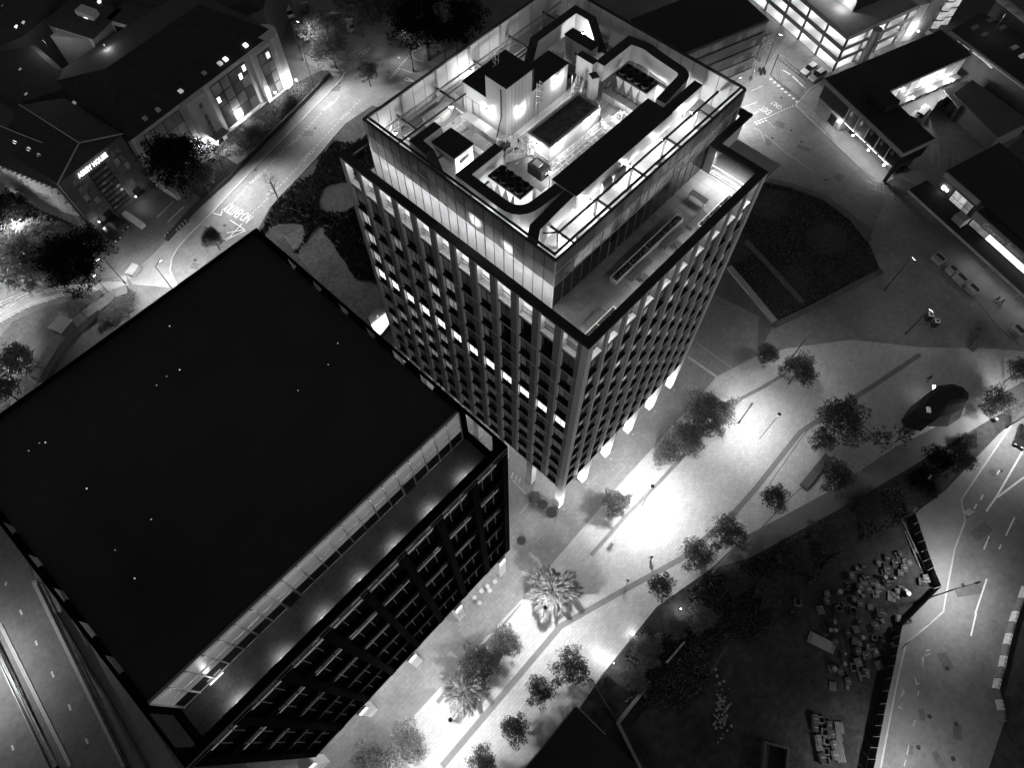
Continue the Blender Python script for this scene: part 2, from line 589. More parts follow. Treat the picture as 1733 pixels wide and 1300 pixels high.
verge_se = sheet('lawn', [(1740, 985), (1727, 1018), (1712, 1060), (1703, 1102), (1696, 1135), (1689, 1166), (1700, 1222), (1660, 1340), (1820, 1340), (1820, 950)], 'soil', 0.01)
road_sw = sheet('road', [(-60, 860), (20, 880), (58, 983), (211, 1297), (230, 1345), (-60, 1345)], 'road', 0.006)
pavement_sw = sheet('pavement', [(40, 900), (100, 980), (330, 1345), (232, 1345), (212, 1297), (60, 984)], 'pavement', 0.008)
ramp = struct('path', MB().ribbon(GL([(-20, 545), (45, 510), (110, 493), (175, 489), (215, 474)]), 2.6, 0.0, 0.05), 'pavement')
lawn_w = sheet('lawn', [(-30, 610), (20, 545), (80, 518), (130, 508), (170, 530), (110, 600), (60, 690), (-30, 740)], 'lawn_pale', 0.006)
verge_apart = sheet('lawn', [(300, 300), (361, 265), (390, 222), (448, 172), (487, 148), (520, 130), (565, 108), (529, 160), (423, 268), (388, 305), (345, 342)], 'grass', 0.005)
verge_nw = sheet('lawn', [(457, 350), (476, 329), (529, 274), (584, 209), (630, 178), (760, 210), (690, 300), (660, 480), (620, 600), (520, 480), (430, 400)], 'soil', 0.008)
verge_mid = sheet('lawn', [(480, 400), (540, 370), (600, 410), (660, 520), (640, 590), (600, 560), (540, 480)], 'lawn_pale', 0.012)
MOUND = [(1262, 312), (1293, 308), (1339, 318), (1394, 338), (1440, 372), (1470, 410), (1491, 460), (1308, 552), (1233, 453)]
mound = sheet('lawn', MOUND, 'grass', 0.016)
hedge_bank = sheet('lawn', [(1268, 945), (1428, 858), (1521, 803), (1669, 714), (1640, 780), (1560, 850), (1480, 880), (1340, 960), (1280, 1010), (1210, 1000)], 'grass', 0.014)
court_ne = sheet('yard', [(1501, 154), (1648, 89), (1720, 150), (1733, 230), (1590, 330), (1520, 300), (1560, 240)], 'pavement', 0.008)

# ---- low walls and kerbs, each stretch a thing or a piece of its road
def lowwall(pts, w, h, m, label, name='low_wall', z0=0.0):
    return solo(name, MB().ribbon(GL(pts), w, z0, h), m, label, 'wall')
def kerb(pts, parent, w=0.22, h=0.13, m='kerb'):
    return part('kerb', MB().ribbon(GL(pts), w, 0.0, h), m, parent)
kerb([(302, 489), (288, 458), (291, 438), (300, 421), (320, 398), (358, 361), (423, 291.5), (553, 160.5), (580, 131), (583, 122), (577, 114)], road_nw)
kerb([(584, 209), (529, 274), (476, 329), (458, 349)], road_nw, m='pavement')
kerb([(1346, 178), (1415, 245), (1478, 305), (1488, 311), (1500, 307), (1512, 301)], road_ne)
kerb([(1346, 178), (1372, 150), (1390, 137)], road_ne)
kerb(SE_EDGE, road_se)
kerb([(348, 505), (351, 470), (356, 455), (362, 442)], road_nw, w=0.3)
for pts, w in (([(748, 1298), (949, 1060), (1053, 1001), (1101, 975), (1155, 945), (1236, 876), (1280, 826), (1354, 732), (1397, 704), (1478, 653), (1557, 600)], 0.85),
               ([(740, 1190), (800, 1118), (880, 1021)], 0.6), ([(1000, 940), (1060, 873), (1114, 818), (1160, 768)], 0.6), ([(1238, 683), (1290, 656), (1330, 632)], 0.6)):
    part('paving_band', MB().ribbon(GL(pts), w, 0.009, 0.016), 'plaza_band', plaza)
for pts in ([(1302, 820), (1352, 748), (1372, 722), (1560, 602)], [(1250, 935), (1330, 850), (1356, 826)], [(1205, 970), (1262, 908)]):
    part('paving_joint', MB().ribbon(GL(pts), 0.16, 0.009, 0.018), 'plaza_band', plaza)
part('paving_band', MB().ribbon(GL([(702, 1214), (880, 1021), (1051, 821), (1214, 639), (1280, 604)]), 0.35, 0.005, 0.05), 'kerb', forecourt)
for a, b, w in (((1164, 604), (1216, 640), 0.45), ((1178, 580), (1240, 624), 0.12), ((866, 812), (912, 858), 0.12), ((880, 870), (900, 845), 0.1)):
    part('paving_band', MB().ribbon(GL([a, b]), w, 0.005, 0.03), 'kerb', forecourt)
lowwall([(1293, 306), (1339, 316), (1394, 336), (1440, 369), (1470, 408)], 1.1, 0.5, 'concrete_dark', 'long curved dark retaining wall round the top of the grassy mound')
lowwall([(1491, 460), (1440, 486), (1380, 518), (1308, 553)], 0.9, 0.6, 'concrete_dark', 'straight dark retaining wall along the lower right edge of the grassy mound')
lowwall([(1233, 453), (1262, 487), (1310, 546)], 1.1, 0.5, 'concrete', 'pale straight retaining wall between grassy mound and tower forecourt')
lowwall([(1262, 408), (1310, 460), (1358, 513)], 0.9, 0.35, 'concrete_dark', 'dim low wall crossing the grassy mound')
lowwall([(284, 409), (339, 349), (388, 306), (423, 269), (470, 221), (529, 161), (560, 128)], 0.3, 1.1, 'dark_metal', 'long black boundary wall between the taxi street pavement and the white apartments', 'boundary_wall')
# sheets of paint on the roads
def line(pts, parent, w=0.16, m='paint_worn', z=0.012, name='painted_line'):
    return part(name, MB().ribbon(GL(pts), w, z, z + 0.004), m, parent)
def dashes(a, b, n, frac, parent, w=0.16, m='paint_worn', z=0.012):
    for i in range(n):
        t0 = (i + 0.0) / n; t1 = (i + frac) / n
        line([(a[0] + (b[0] - a[0]) * t0, a[1] + (b[1] - a[1]) * t0), (a[0] + (b[0] - a[0]) * t1, a[1] + (b[1] - a[1]) * t1)], parent, w, m, z, 'lane_dash')
# taxi bays
for a, b, n in (((392, 345), (421, 312), 6), ((441, 295), (483, 251), 8), ((502, 236), (546, 188), 9), ((565, 173), (575, 160), 3)):
    dashes(a, b, n, 0.6, road_nw)
for a, b, n in (((427, 361), (455, 333), 6), ((468, 320), (510, 276), 8), ((530, 252), (575, 203), 9), ((592, 187), (612, 166), 4)):
    dashes(a, b, n, 0.6, road_nw)
for a, b in (((423, 311), (440, 296)), ((484, 250), (501, 236)), ((547, 187), (564, 172))):
    ground_text('TAXIS', a, b, 1.0, road_nw)
for a, b in (((529, 253), (512, 273)), ((591, 188), (575, 202)), ((466, 316), (452, 330))):
    ground_text('TAXIS', a, b, 1.0, road_nw)
ground_text('NO-ENTRY', (424, 371), (383, 348), 2.6, road_nw, 'paint')
for p in ([(389, 372), (414, 388)], [(414, 388), (384, 394)], [(410, 378), (382, 408)], [(416, 390), (378, 406)], [(360, 360), (366, 362), (374, 364), (376, 357)]):
    line(p, road_nw, 0.15, 'paint')
line([(380, 408), (405, 395), (415, 388)], road_nw, 0.2)
dashes((600, 96), (628, 78), 5, 0.55, road_nw, 0.2, 'paint'); dashes((604, 99), (630, 81), 5, 0.55, road_nw, 0.2, 'paint')
dashes((658, 133), (694, 92), 12, 0.6, road_nw, 0.2, 'paint'); dashes((662, 133), (678, 114), 5, 0.6, road_nw, 0.2, 'paint')
line([(676, 115), (698, 123)], road_nw); line([(584, 124), (594, 113)], road_nw)
line([(565, 146), (578, 131), (583, 122), (580, 117), (573, 113)], road_nw, 0.35)
line([(714, 80), (700, 86), (697, 93), (703, 100), (716, 103)], road_nw, 0.25, 'paint_worn')
tri_ = MB().ribbon(GL([(684, 135), (688, 131), (702, 138), (684, 135)]), 0.3, 0.012, 0.016)
part('give_way_triangle', tri_, 'paint', road_nw)
part('manhole_cover', MB().sheet(GL([(672, 97), (675, 95), (678, 97), (675, 99)]), 0.014), 'paint', road_nw)
# station road
for i in range(8):
    x, y = 1304.5 + i * 6.35, 133.5 + i * 5.45
    part('stop_block', MB().obox((*G2(x, y), 0.014), (0.3, 0.24, 0.002), -0.9), 'paint', road_ne)
dashes((1325, 118), (1338, 126), 1, 1, road_ne, 0.3, 'paint'); line([(1341, 128), (1351, 138)], road_ne, 0.3, 'paint'); line([(1352, 139), (1362, 148)], road_ne, 0.3, 'paint')
ground_text('EXIT', (1304, 191), (1289, 181), 2.0, road_ne, 'paint')
ground_text('ONLY', (1322, 182), (1306, 172), 2.0, road_ne, 'paint')
dashes((1343, 178), (1296, 199), 10, 0.65, road_ne, 0.14, 'paint'); dashes((1296, 199), (1274, 208), 4, 0.6, road_ne, 0.3, 'paint'); dashes((1298, 203), (1277, 211), 4, 0.6, road_ne, 0.3, 'paint')
line([(1258, 181), (1282, 172)], road_ne); line([(1275, 192), (1284, 188)], road_ne, 0.3, 'paint'); line([(1296, 202), (1312, 217)], road_ne, 0.12); line([(1276, 216), (1284, 219), (1289, 225), (1294, 240)], road_ne, 0.12)
line([(1293, 226), (1330, 258), (1380, 292)], road_ne, 0.12); line([(1291, 145), (1272, 153)], road_ne, 0.16)
for i in range(6):
    line([(1576 + i * 12, 232 + i * 8 - 4), (1583 + i * 12 - 5, 300 + i * 3 - 20)], court_ne, 0.12)
    line([(1575 - i * 1, 215 + i * 14), (1640 - i * 4, 226 + i * 14)], court_ne, 0.12)
for p in ([(1463, 305), (1480, 312), (1510, 316)], [(1470, 318), (1512, 330)], [(1481, 306), (1482, 322)], [(1495, 310), (1496, 330)], [(1510, 312), (1510, 340)]):
    line(p, road_ne, 0.1)
# worn patches and covers in the carriageways
rp_ = random.Random(4)
for road_, spots_ in ((road_nw, ((450, 300), (520, 225), (400, 390), (560, 150), (640, 110), (330, 450), (610, 130))), (road_ne, ((1320, 210), (1360, 250), (1420, 300), (1330, 150), (1300, 240))), (road_se, ((1600, 1120), (1560, 1210), (1620, 1240), (1660, 900), (1680, 800), (1640, 1000), (1590, 1290), (1540, 1270)))):
    for sx, sy in spots_:
        x, y = G2(sx, sy)
        part('tar_patch', MB().obox((x, y, 0.009), (rp_.uniform(.6, 2.2), rp_.uniform(.4, .9), .002), rp_.uniform(0, 3)), 'asphalt', road_)
        x, y = G2(sx + rp_.uniform(-25, 25), sy + rp_.uniform(-15, 15))
        part('manhole_cover', MB().tube((x, y, 0.008), (x, y, 0.013), .32, 12), 'dark_metal', road_)
# south-east road
line([(1712, 719), (1698, 741), (1628, 846)], road_se, 0.12)
line([(1733, 760), (1687, 840), (1669, 866)], road_se, 0.28, 'paint'); line([(1733, 808), (1688, 842)], road_se, 0.28, 'paint')
for p in ([(1702, 907), (1717, 876)], [(1665, 930), (1674, 908)], [(1691, 930), (1694, 922)], [(1643, 1077), (1652, 1038)], [(1650, 1040), (1670, 980)], [(1648, 862), (1653, 854)], [(1659, 846), (1664, 838)], [(1687, 803), (1692, 796)]):
    line(p, road_se, 0.22, 'paint')
for p in ([(1565, 1110), (1576, 1107)], [(1566, 1102), (1574, 1101)], [(1560, 1118), (1563, 1112)], [(1549, 1148), (1551, 1158), (1556, 1158)], [(1561, 1130), (1563, 1112)], [(1526, 1167), (1530, 1172), (1524, 1180)], [(1519, 1196), (1526, 1200)], [(1545, 1230), (1549, 1220)], [(1535, 1278), (1538, 1262)], [(1530, 1298), (1533, 1287)], [(1553, 1178), (1555, 1170)]):
    line(p, road_se, 0.16)
# ring road
for a, b in (((11, 985), (9, 992)), ((34, 1033), (37, 1041)), ((60, 1085), (63, 1093)), ((87, 1137), (91, 1147)), ((116, 1193), (120, 1203)), ((145, 1251), (149, 1260)), ((20, 1262), (23, 1271))):
    line([a, b], road_sw, 0.28, 'paint')
for p, w in (([(0, 1056), (119, 1297)], 0.5), ([(0, 1112), (96, 1297)], 0.5), ([(58, 984), (211, 1297)], 0.7)):
    part('edge_kerb', MB().ribbon(GL(p), w, 0.0, 0.15), 'kerb', road_sw)
br = thing('crash_barrier', 'long twin-rail steel crash barrier between the two carriageways of the ring road', 'barrier', (*G2(55, 1190), 0))
for p in ([(-10, 1075), (105, 1320)], [(-10, 1092), (97, 1320)]):
    part('rail', MB().ribbon(GL(p), 0.1, 0.5, 0.8), 'steel', br)
for i in range(16):
    t = i / 15
    x, y = G2(-6 + 110 * t, 1085 + 235 * t)
    part('post', MB().box(x - .06, y - .06, 0, x + .06, y + .06, .8), 'steel', br)
part('channel', MB().ribbon(GL([(-10, 1084), (101, 1320)]), 1.0, 0.01, 0.02), 'black_metal', br)
br = thing('guard_rail', 'triple-rail dark guard rail beside the ring road under the black office block', 'rail', (*G2(150, 1150), 0))
for k, p in enumerate(([(66, 990), (226, 1320)], [(69, 988), (231, 1318)], [(72, 986), (236, 1316)])):
    part('rail', MB().ribbon(GL(p), 0.12, 0.35 + .35 * k, 0.5 + .35 * k), 'dark_metal', br)
for i in range(18):
    t = i / 17
    x, y = G2(69 + 162 * t, 988 + 330 * t)
    part('post', MB().box(x - .05, y - .05, 0, x + .05, y + .05, 1.2), 'dark_metal', br)
lowwall([(98, 1040), (160, 1145), (180, 1175), (262, 1320)], 0.25, 0.7, 'concrete_dark', 'thin kinked wall between guard rail and black office block')
# ================================================================== OFFICE TOWER
TZ0, TH, TB = 9.55, 3.8, 2.93
LX, LY, TT = 29.95, 35.78, 51.63
TF = 47.6          # terrace floor
tower = thing('office_tower', 'tall grey office tower with gridded facade and roof plant behind a glass screen', 'tower', (15, 18, 0))
TO = world_org(tower)
def tput(name, me, m, loc, parent=None):
    return put(name, me, m, parent or tower, Vector(loc) - (TO if parent is None else Vector((0, 0, 0))))
# opaque body behind the facades, soffit, lobby
part('core_wall', MB().box(0.72, 0.72, TZ0 + 0.05, LX - 0.1, LY - 0.1, TF - 0.3).box(29.9, 7.1, 0.0, 35.8, LY - 0.1, TF - 0.3), 'black_metal', tower)
part('soffit', MB().box(0.05, 0.05, TZ0 - 0.35, LX - 0.05, LY - 0.05, TZ0 - 0.02), 'white_stone', tower)
part('lobby_wall', MB().box(4.2, 4.2, 0, 29, 31.5, TZ0 - 0.36), 'glass_blind', tower)
for i in range(12):
    part('lobby_mullion', MB().box(4.1, 4.2 + i * 2.4, 0, 4.2, 4.3 + i * 2.4, TZ0 - 0.36), 'ledge', tower)
    part('lobby_mullion', MB().box(4.2 + i * 2.1, 4.1, 0, 4.3 + i * 2.1, 4.2, TZ0 - 0.36), 'ledge', tower)
# columns of the colonnade
for k in range(6):
    x = k * 5.86 if k < 5 else 29.1
    part('column', MB().box(x, 0, 0, x + (1.1 if k < 5 else 0.85), 1.1, TZ0 - 0.35), 'white_stone', tower)
for k in range(1, 7):
    y = k * 5.86 if k < 6 else 34.7
    part('column', MB().box(0, y, 0, 1.1, y + 1.1, TZ0 - 0.35), 'white_stone', tower)
# pilasters
def pil(i, n):
    c = 0.31 + TB * i
    return (0.0, 0.78) if i == 0 else ((c - 0.45, c + 0.33) if i == n else (c - 0.17, c + 0.17))
for i in range(13):
    a, b = pil(i, 12)
    part('pilaster', MB().box(0.0 if 0 < i < 12 else -0.03, a if i else -0.03, TZ0 - 0.02, 0.7, b, TT - 0.3), 'pier', tower)
for i in range(1, 11):
    a, b = pil(i, 10)
    part('pilaster', MB().box(a, 0.0 if i < 10 else -0.03, TZ0 - 0.02, b, 0.7, TT - 0.3), 'pier', tower)
part('pilaster', MB().box(0.7, -0.03, TZ0 - 0.02, 0.78, 0.7, TT - 0.3), 'pier', tower)
WIN = 1.72
emat('loggia_lamp', 26.0, 0.8)
_c = {}
def shared(key, build, m):
    if key not in _c:
        me = build().mesh(key[0])
        me.materials.append(M[m])
        _c[key] = me
    return _c[key]
def left_level(i, k):      # brightness of the panes of the left face; i = bay counted from the near corner, k = storey
    row = 10 - k
    b = 11 - i             # bay counted from the far (left) corner
    if row == 5:
        return 'lit_white'
    if b == 0 and row in (2, 3, 4):
        return 'lit_mid'
    if b <= 4 and 2 <= row <= 8:
        return random.choice(('lit_low', 'lit_low', 'lit_dim')) if not (b == 4 and row == 3) else 'lit_mid'
    if b in (4, 5) and row in (2, 3):
        return 'lit_low'
    if row >= 7:
        return random.choice(('lit_dim', 'glass_blind', 'glass_blind'))
    return random.choice(('lit_dim', 'lit_faint', 'lit_faint', 'glass_dark'))
def right_level(i, k):
    r = random.random()
    if (i, k) in ((5, 8), (4, 7), (6, 8)):
        return 'lit_mid'
    return 'lit_low' if r < 0.72 else ('lit_dim' if r < 0.94 else 'lit_mid')
for face in ('L', 'R'):
    nb = 12 if face == 'L' else 10
    for i in range(nb):
        a = pil(i, nb)[1]; b = pil(i + 1, nb)[0]
        w0, w1 = (b - WIN, b) if face == 'L' else (a, a + WIN)
        p0, p1 = (a, w0) if face == 'L' else (w1, b)
        pw = round(p1 - p0, 2)
        for k in range(11):
            z = TZ0 + TH * k
            def bx(u0, d0, z0, u1, d1, z1):      # u along the face, d inwards
                return MB().box(d0, u0, z0, d1, u1, z1) if face == 'L' else MB().box(u0, d0, z0, u1, d1, z1)
            def at(u, zz):
                return (0, u, zz) if face == 'L' else (u, 0, zz)
            top = k == 10
            me = shared(('wall_panel', face, pw, top), lambda: bx(0, 0.05, 0.02, pw, 0.71, 3.78 if top else TH), 'panel')
            tput('wall_panel', me, None, at(p0, z))
            if not top:
                me = shared(('ledge', face, round(b - a, 2)), lambda: bx(0, -0.07, -0.05, b - a, 0.3, 0.06), 'ledge')
                tput('ledge', me, None, at(a, z))
                me = shared(('window', face), lambda: bx(0, 0.62, 0.2, 0.07, 0.71, TH - 0.1), 'black_metal')
                if ('window2', face) not in _c:
                    q = MB()
                    for u0, u1, z0_, z1_ in ((0, 0.06, 0.2, TH - 0.1), (WIN - 0.06, WIN, 0.2, TH - 0.1), (WIN / 2 - 0.035, WIN / 2 + 0.035, 0.26, TH - 0.16), (0.06, WIN - 0.06, 0.16, 1.05), (0.06, WIN - 0.06, TH - 0.16, TH - 0.1)):
                        e = bx(u0, 0.32, z0_, u1, 0.43, z1_); kk = len(q.v); q.v += e.v; q.f += [tuple(x + kk for x in f) for f in e.f]
                    mm = q.mesh('window'); mm.materials.append(M['black_metal']); _c[('window2', face)] = mm
                w = tput('window', _c[('window2', face)], None, at(w0, z))
                lv = left_level(i, k) if face == 'L' else right_level(i, k)
                for s_ in (0, 1):
                    lv2 = lv if random.random() > 0.12 else ('lit_dim' if lv != 'lit_white' else lv)
                    me = shared(('pane', face, s_, lv2), lambda: bx(0.06 if s_ == 0 else WIN / 2 + 0.035, 0.36, 1.05, WIN / 2 - 0.035 if s_ == 0 else WIN - 0.06, 0.39, TH - 0.16), lv2)
                    put('pane', me, None, w)
                me = shared(('sill', face), lambda: bx(0.0, 0.02, 0.02, WIN, 0.5, 0.16), 'black_metal')
                put('sill', me, None, w)
            else:
                # loggia opening of the terrace level: white sill, railing with slats
                w = tput('window', shared(('loggia', face), lambda: bx(0, 0.02, 0.0, WIN, 0.71, 0.42), 'white_stone'), None, at(w0, z))
                put('sill', shared(('loggia_sill', face), lambda: bx(-0.0, -0.05, 0.0, WIN, 0.02, 0.1), 'black_metal'), None, w)
                if ('railing', face) not in _c:
                    q = MB()
                    for u0, u1, z0_, z1_ in [(0, WIN, 1.45, 1.52), (0, WIN, 0.62, 0.67)] + [(0.06 + j * 0.145, 0.09 + j * 0.145, 0.67, 1.45) for j in range(11)]:
                        e = bx(u0, 0.55, z0_, u1, 0.6, z1_); kk = len(q.v); q.v += e.v; q.f += [tuple(x + kk for x in f) for f in e.f]
                    mm = q.mesh('railing'); mm.materials.append(M['dark_metal']); _c[('railing', face)] = mm
                put('railing', _c[('railing', face)], None, w)
                put('lintel_lamp', shared(('lintel_lamp', face), lambda: bx(0.1, 0.3, 3.47, WIN - 0.1, 0.5, 3.498), 'loggia_lamp'), None, w)
                put('lintel', shared(('lintel', face), lambda: bx(0, 0.02, 3.5, WIN, 0.71, 3.79), 'panel'), None, w)
for k in range(11):
    z = TZ0 + TH * k
    pw_ = part('projecting_vent', MB().box(LX + .01, 0.25, z + .5, LX + .75, 1.5, z + .62), 'black_metal', tower)
    part('reveal_glow', MB().box(LX + .05, 0.3, z + .64, LX + .5, 1.2, z + .7), 'lit_white', pw_)  # lit reveal put in as a glowing strip
    part('vent_end', MB().box(LX + .55, 0.3, z + .63, LX + .73, 1.3, z + .8), 'white_stone', pw_)
# rear wing wall with slot windows beside the terrace end
wing = part('wing_wall', MB().box(29.97, 6.75, 0, 35.9, 7.08, TT - 0.32), 'pier', tower)
for sx in (31.0, 32.6):
    for k in range(12):
        part('slot_window', MB().box(sx, 6.72, 2 + 3.8 * k, sx + 0.45, 6.745, 4.4 + 3.8 * k), 'glass_dark', wing)
# ring beam at the top (dark), with the notch at the terrace end
ring = MB()
for x0, y0, x1, y1 in ((0, 0, LX, 0.9), (0, 0.9, 0.9, LY), (LX - 0.9, 0.9, LX, 7.0), (LX, 6.1, 36.0, 7.0), (35.1, 7.0, 36.0, LY), (0.9, LY - 0.9, 35.1, LY)):
    ring.box(x0 - 0.02 if x0 == 0 else x0, y0 - 0.02 if y0 == 0 else y0, TT - 0.3, x1, y1, TT)
part('ring_beam', ring, 'ring', tower)
part('end_rail', MB().box(LX - 0.7, 0.95, 48.75, LX - 0.6, 6.0, 48.85).box(LX - 0.7, 0.95, 47.9, LX - 0.6, 6.0, 48.0).box(LX - 0.8, 0.95, 47.62, LX - 0.2, 6.0, 47.78), 'white_stone', tower)
for j in range(24):
    part('baluster', MB().box(LX - 0.67, 1.1 + j * 0.2, 48.0, LX - 0.63, 1.13 + j * 0.2, 48.75), 'steel', tower)
part('end_pier', MB().box(LX - 0.9, 6.0, TF, LX, 7.0, TT - 0.3), 'panel', tower)
# terrace floor: slab and separate tiles on the wide side
part('terrace_slab', MB().box(0.7, 0.7, TF - 0.3, 35.9, LY - 0.7, TF - 0.03), 'deck', tower)
tf = part('terrace_floor', MB().box(0.75, 0.75, TF - 0.028, LX - 0.2, 0.98, TF), 'white_stone', tower)
ny, nx = 5, 24
for j in range(ny):
    for i in range(nx):
        x0, x1 = 0.95 + i * 1.205, 0.95 + (i + 1) * 1.205 - 0.02
        y0, y1 = 1.0 + j * 1.215, 1.0 + (j + 1) * 1.215 - 0.02
        me = shared(('floor_tile',), lambda: MB().box(0, 0, 0, 1.185, 1.195, 0.03), 'tile')
        o = put('floor_tile', me, None, tf, Vector((x0, y0, TF - 0.028)) - TO)
part('terrace_walkway', MB().box(0.75, 7.1, TF - 0.028, 3.0, LY - 0.9, TF), 'white_stone', tower)

# glass screen round the plant deck
SX0, SY0, SX1, SY1 = 3.0, 7.1, 34.0, 34.0
ZR = (47.62, 51.45, 53.6, 55.62)
screen = part('plant_screen', MB().box(SX0 - 0.08, SY0 - 0.08, 55.62, SX1, SY0 + 0.14, 55.86).box(SX0 - 0.08, SY0 + 0.14, 55.62, SX0 + 0.14, SY1, 55.86)
              .box(SX0 + 0.5, SY0 + 0.55, 55.5, SX1, SY0 + 0.75, 55.7).box(SX0 + 0.5, SY0 + 0.75, 55.5, SX0 + 0.7, SY1 - 0.2, 55.7)
              .box(SX0 - 0.08, SY1 - 0.14, 55.62, SX1, SY1 + 0.08, 55.86).box(SX1 - 0.14, SY0 + 0.14, 55.62, SX1 + 0.08, SY1 - 0.14, 55.86), 'black_metal', tower)
NL, NR = 20, 21
pl, pr = (SY1 - SY0) / NL, (SX1 - SX0) / NR
rail = MB()
for z in ZR[1:3]:
    rail.box(SX0 - 0.05, SY0 - 0.05, z - 0.05, SX1, SY0 + 0.05, z + 0.05).box(SX0 - 0.05, SY0 + 0.05, z - 0.05, SX0 + 0.05, SY1, z + 0.05)
part('transom', rail, 'ledge', tower)
for i in range(NL + 1):
    y = SY0 + pl * i
    part('mullion', MB().box(SX0 - 0.06, y - 0.035, ZR[0], SX0 + 0.07, y + 0.035, 55.62), 'dark_metal' if i else 'ledge', tower)
for i in range(1, NR + 1):
    x = SX0 + pr * i
    part('mullion', MB().box(x - 0.03, SY0 - 0.06, ZR[0], x + 0.03, SY0 + 0.07, 55.62), 'b2_frame', tower)
for r in range(3):
    h0, h1 = ZR[r] + 0.05, ZR[r + 1] - 0.05
    for i in range(NL):
        me = shared(('screen_pane', 'L', r), lambda: MB().box(-0.01, 0.035, 0, 0.01, pl - 0.035, h1 - h0), ('frost_low', 'frost', 'frost_top')[r])
        tput('screen_pane', me, None, (SX0, SY0 + pl * i, h0))
    for i in range(NR):
        dm = ('glass_dark', 'frost', 'frost_top')[r]
        me = shared(('screen_pane', 'R', r), lambda: MB().box(0.03, -0.01, 0, pr - 0.03, 0.01, h1 - h0), dm)
        tput('screen_pane', me, None, (SX0 + pr * i, SY0, h0))
for dx in (6, 19):
    d = part('door', MB().box(SX0 + pr * dx + 0.12, SY0 - 0.1, TF, SX0 + pr * (dx + 1) - 0.12, SY0 - 0.07, TF + 2.5), 'glass_dark', tower)
    part('frame', MB().box(SX0 + pr * dx + 0.04, SY0 - 0.12, TF, SX0 + pr * dx + 0.12, SY0 - 0.06, TF + 2.6).box(SX0 + pr * (dx + 1) - 0.12, SY0 - 0.12, TF, SX0 + pr * (dx + 1) - 0.04, SY0 - 0.06, TF + 2.6), 'steel', d)
part('penthouse_core', MB().box(SX0 + 0.5, SY0 + 0.5, TF, SX1 - 0.3, SY1 - 0.3, 51.4), 'glass_blind', tower)
# pale ribbed cladding on the two far sides of the screen
for i in range(18):
    x = SX0 + i * (SX1 - SX0) / 18
    part('cladding_panel', MB().box(x + 0.06, SY1 - 0.06, 51.6, x + (SX1 - SX0) / 18 - 0.02, SY1, 55.6), 'cladding', tower)
    if i % 3 == 0:
        part('post', MB().box(x - 0.12, SY1 - 0.4, 51.6, x + 0.12, SY1 - 0.1, 55.7), 'galv', tower)
for i in range(16):
    y = SY0 + i * (SY1 - SY0) / 16
    part('cladding_panel', MB().box(SX1 - 0.06, y + 0.06, 51.6, SX1, y + (SY1 - SY0) / 16 - 0.02, 55.6), 'cladding', tower)
    part('rib', MB().box(SX1 - 0.16, y - 0.04, 51.6, SX1 - 0.06, y + 0.04, 55.6), 'galv', tower)
deck = part('plant_deck', MB().box(SX0 + 0.1, SY0 + 0.1, 51.4, SX1 - 0.1, SY1 - 0.1, 51.6), 'gravel', tower)
# steel frame: inner posts, ring member and cross members
stl = MB()
RX, RY, RZ_ = 6.8, 9.9, 54.2
part('frame_beam', MB().box(RX, RY - 0.1, RZ_ - 0.2, 33.5, RY + 0.1, RZ_), 'dark_metal', tower)
part('frame_beam', MB().box(RX - 0.1, RY - 0.1, RZ_ - 0.2, RX + 0.1, 13.0, RZ_), 'dark_metal', tower)
for i in range(5):
    x = RX + i * 5.75
    part('frame_post', MB().box(x - 0.12, RY - 0.12, 51.6, x + 0.12, RY + 0.12, RZ_ - 0.2), 'galv', tower)
    part('cross_beam', MB().box(x - 0.09, SY0 + 0.1, RZ_ - 0.22, x + 0.09, RY - 0.1, RZ_ - 0.02), 'dark_metal', tower)
part('brace', MB().tube((RX, RY, RZ_ - .1), (RX - 1.6, RY + 1.5, RZ_ - .1), 0.09), 'dark_metal', tower)
for i in range(5):
    x = RX + i * 5.9
    part('frame_post', MB().box(x - 0.12, 33.2, 51.6, x + 0.12, 33.45, RZ_), 'galv', tower)
    part('cross_beam', MB().box(x - 0.1, 30.2, RZ_ - 0.2, x + 0.1, 33.2, RZ_), 'dark_metal', tower)
for yy, zz in ((30.2, RZ_), (32.6, 54.4), (33.1, 53.0), (33.3, 52.5)):
    part('frame_beam', MB().box(4.0, yy - 0.07, zz - 0.15, 33, yy + 0.07, zz), 'dark_metal' if yy < 32 else 'steel', tower)
for i in range(3):
    part('brace', MB().tube((4.2 + i * 1.2, 33.3, 51.8), (6.7, 33.3 - i * .2, 54.2), 0.06), 'galv', tower)
for yy in (19.5, 25.6):
    part('cross_beam', MB().box(3.2, yy - 0.08, 54.0, 6.8, yy + 0.08, 54.2), 'dark_metal', tower)
# warm-up: LED strips under the ring beam light the terrace and the walkway
for nm, pos, size, aim, pw in (('strip', (1.0, 20.5, 51.25), (28, 0.12), (0.75, 0, -0.7), 950), ('strip', (15.0, 1.0, 51.25), (27, 0.12), (0, 0.02, -1), 330), ('strip', (29.0, 3.6, 51.2), (4.5, 0.12), (-0.25, 0, -1), 420)):
    L = light('strip_light', 'AREA', pos, pw, tower, aim=aim, size=size)
    # long side follows the beam
    z_ = -Vector(aim).normalized()
    x_ = Vector((0, 1, 0)) if pos[0] < 2 or pos[0] > 28 else Vector((1, 0, 0))
    x_ = (x_ - z_ * x_.dot(z_)).normalized()
    L.rotation_euler = Matrix((x_, z_.cross(x_), z_)).transposed().to_euler()
    L.data.shape = 'RECTANGLE'
    if pos[0] > 2:
        L.data.spread = R_(75 if pos[0] < 20 else 120)
part('light_strip', MB().box(0.92, 6.5, 51.27, 1.0, 35, 51.32).box(1.5, 0.92, 51.27, 28.5, 1.0, 51.32), 'white_stone', tower)
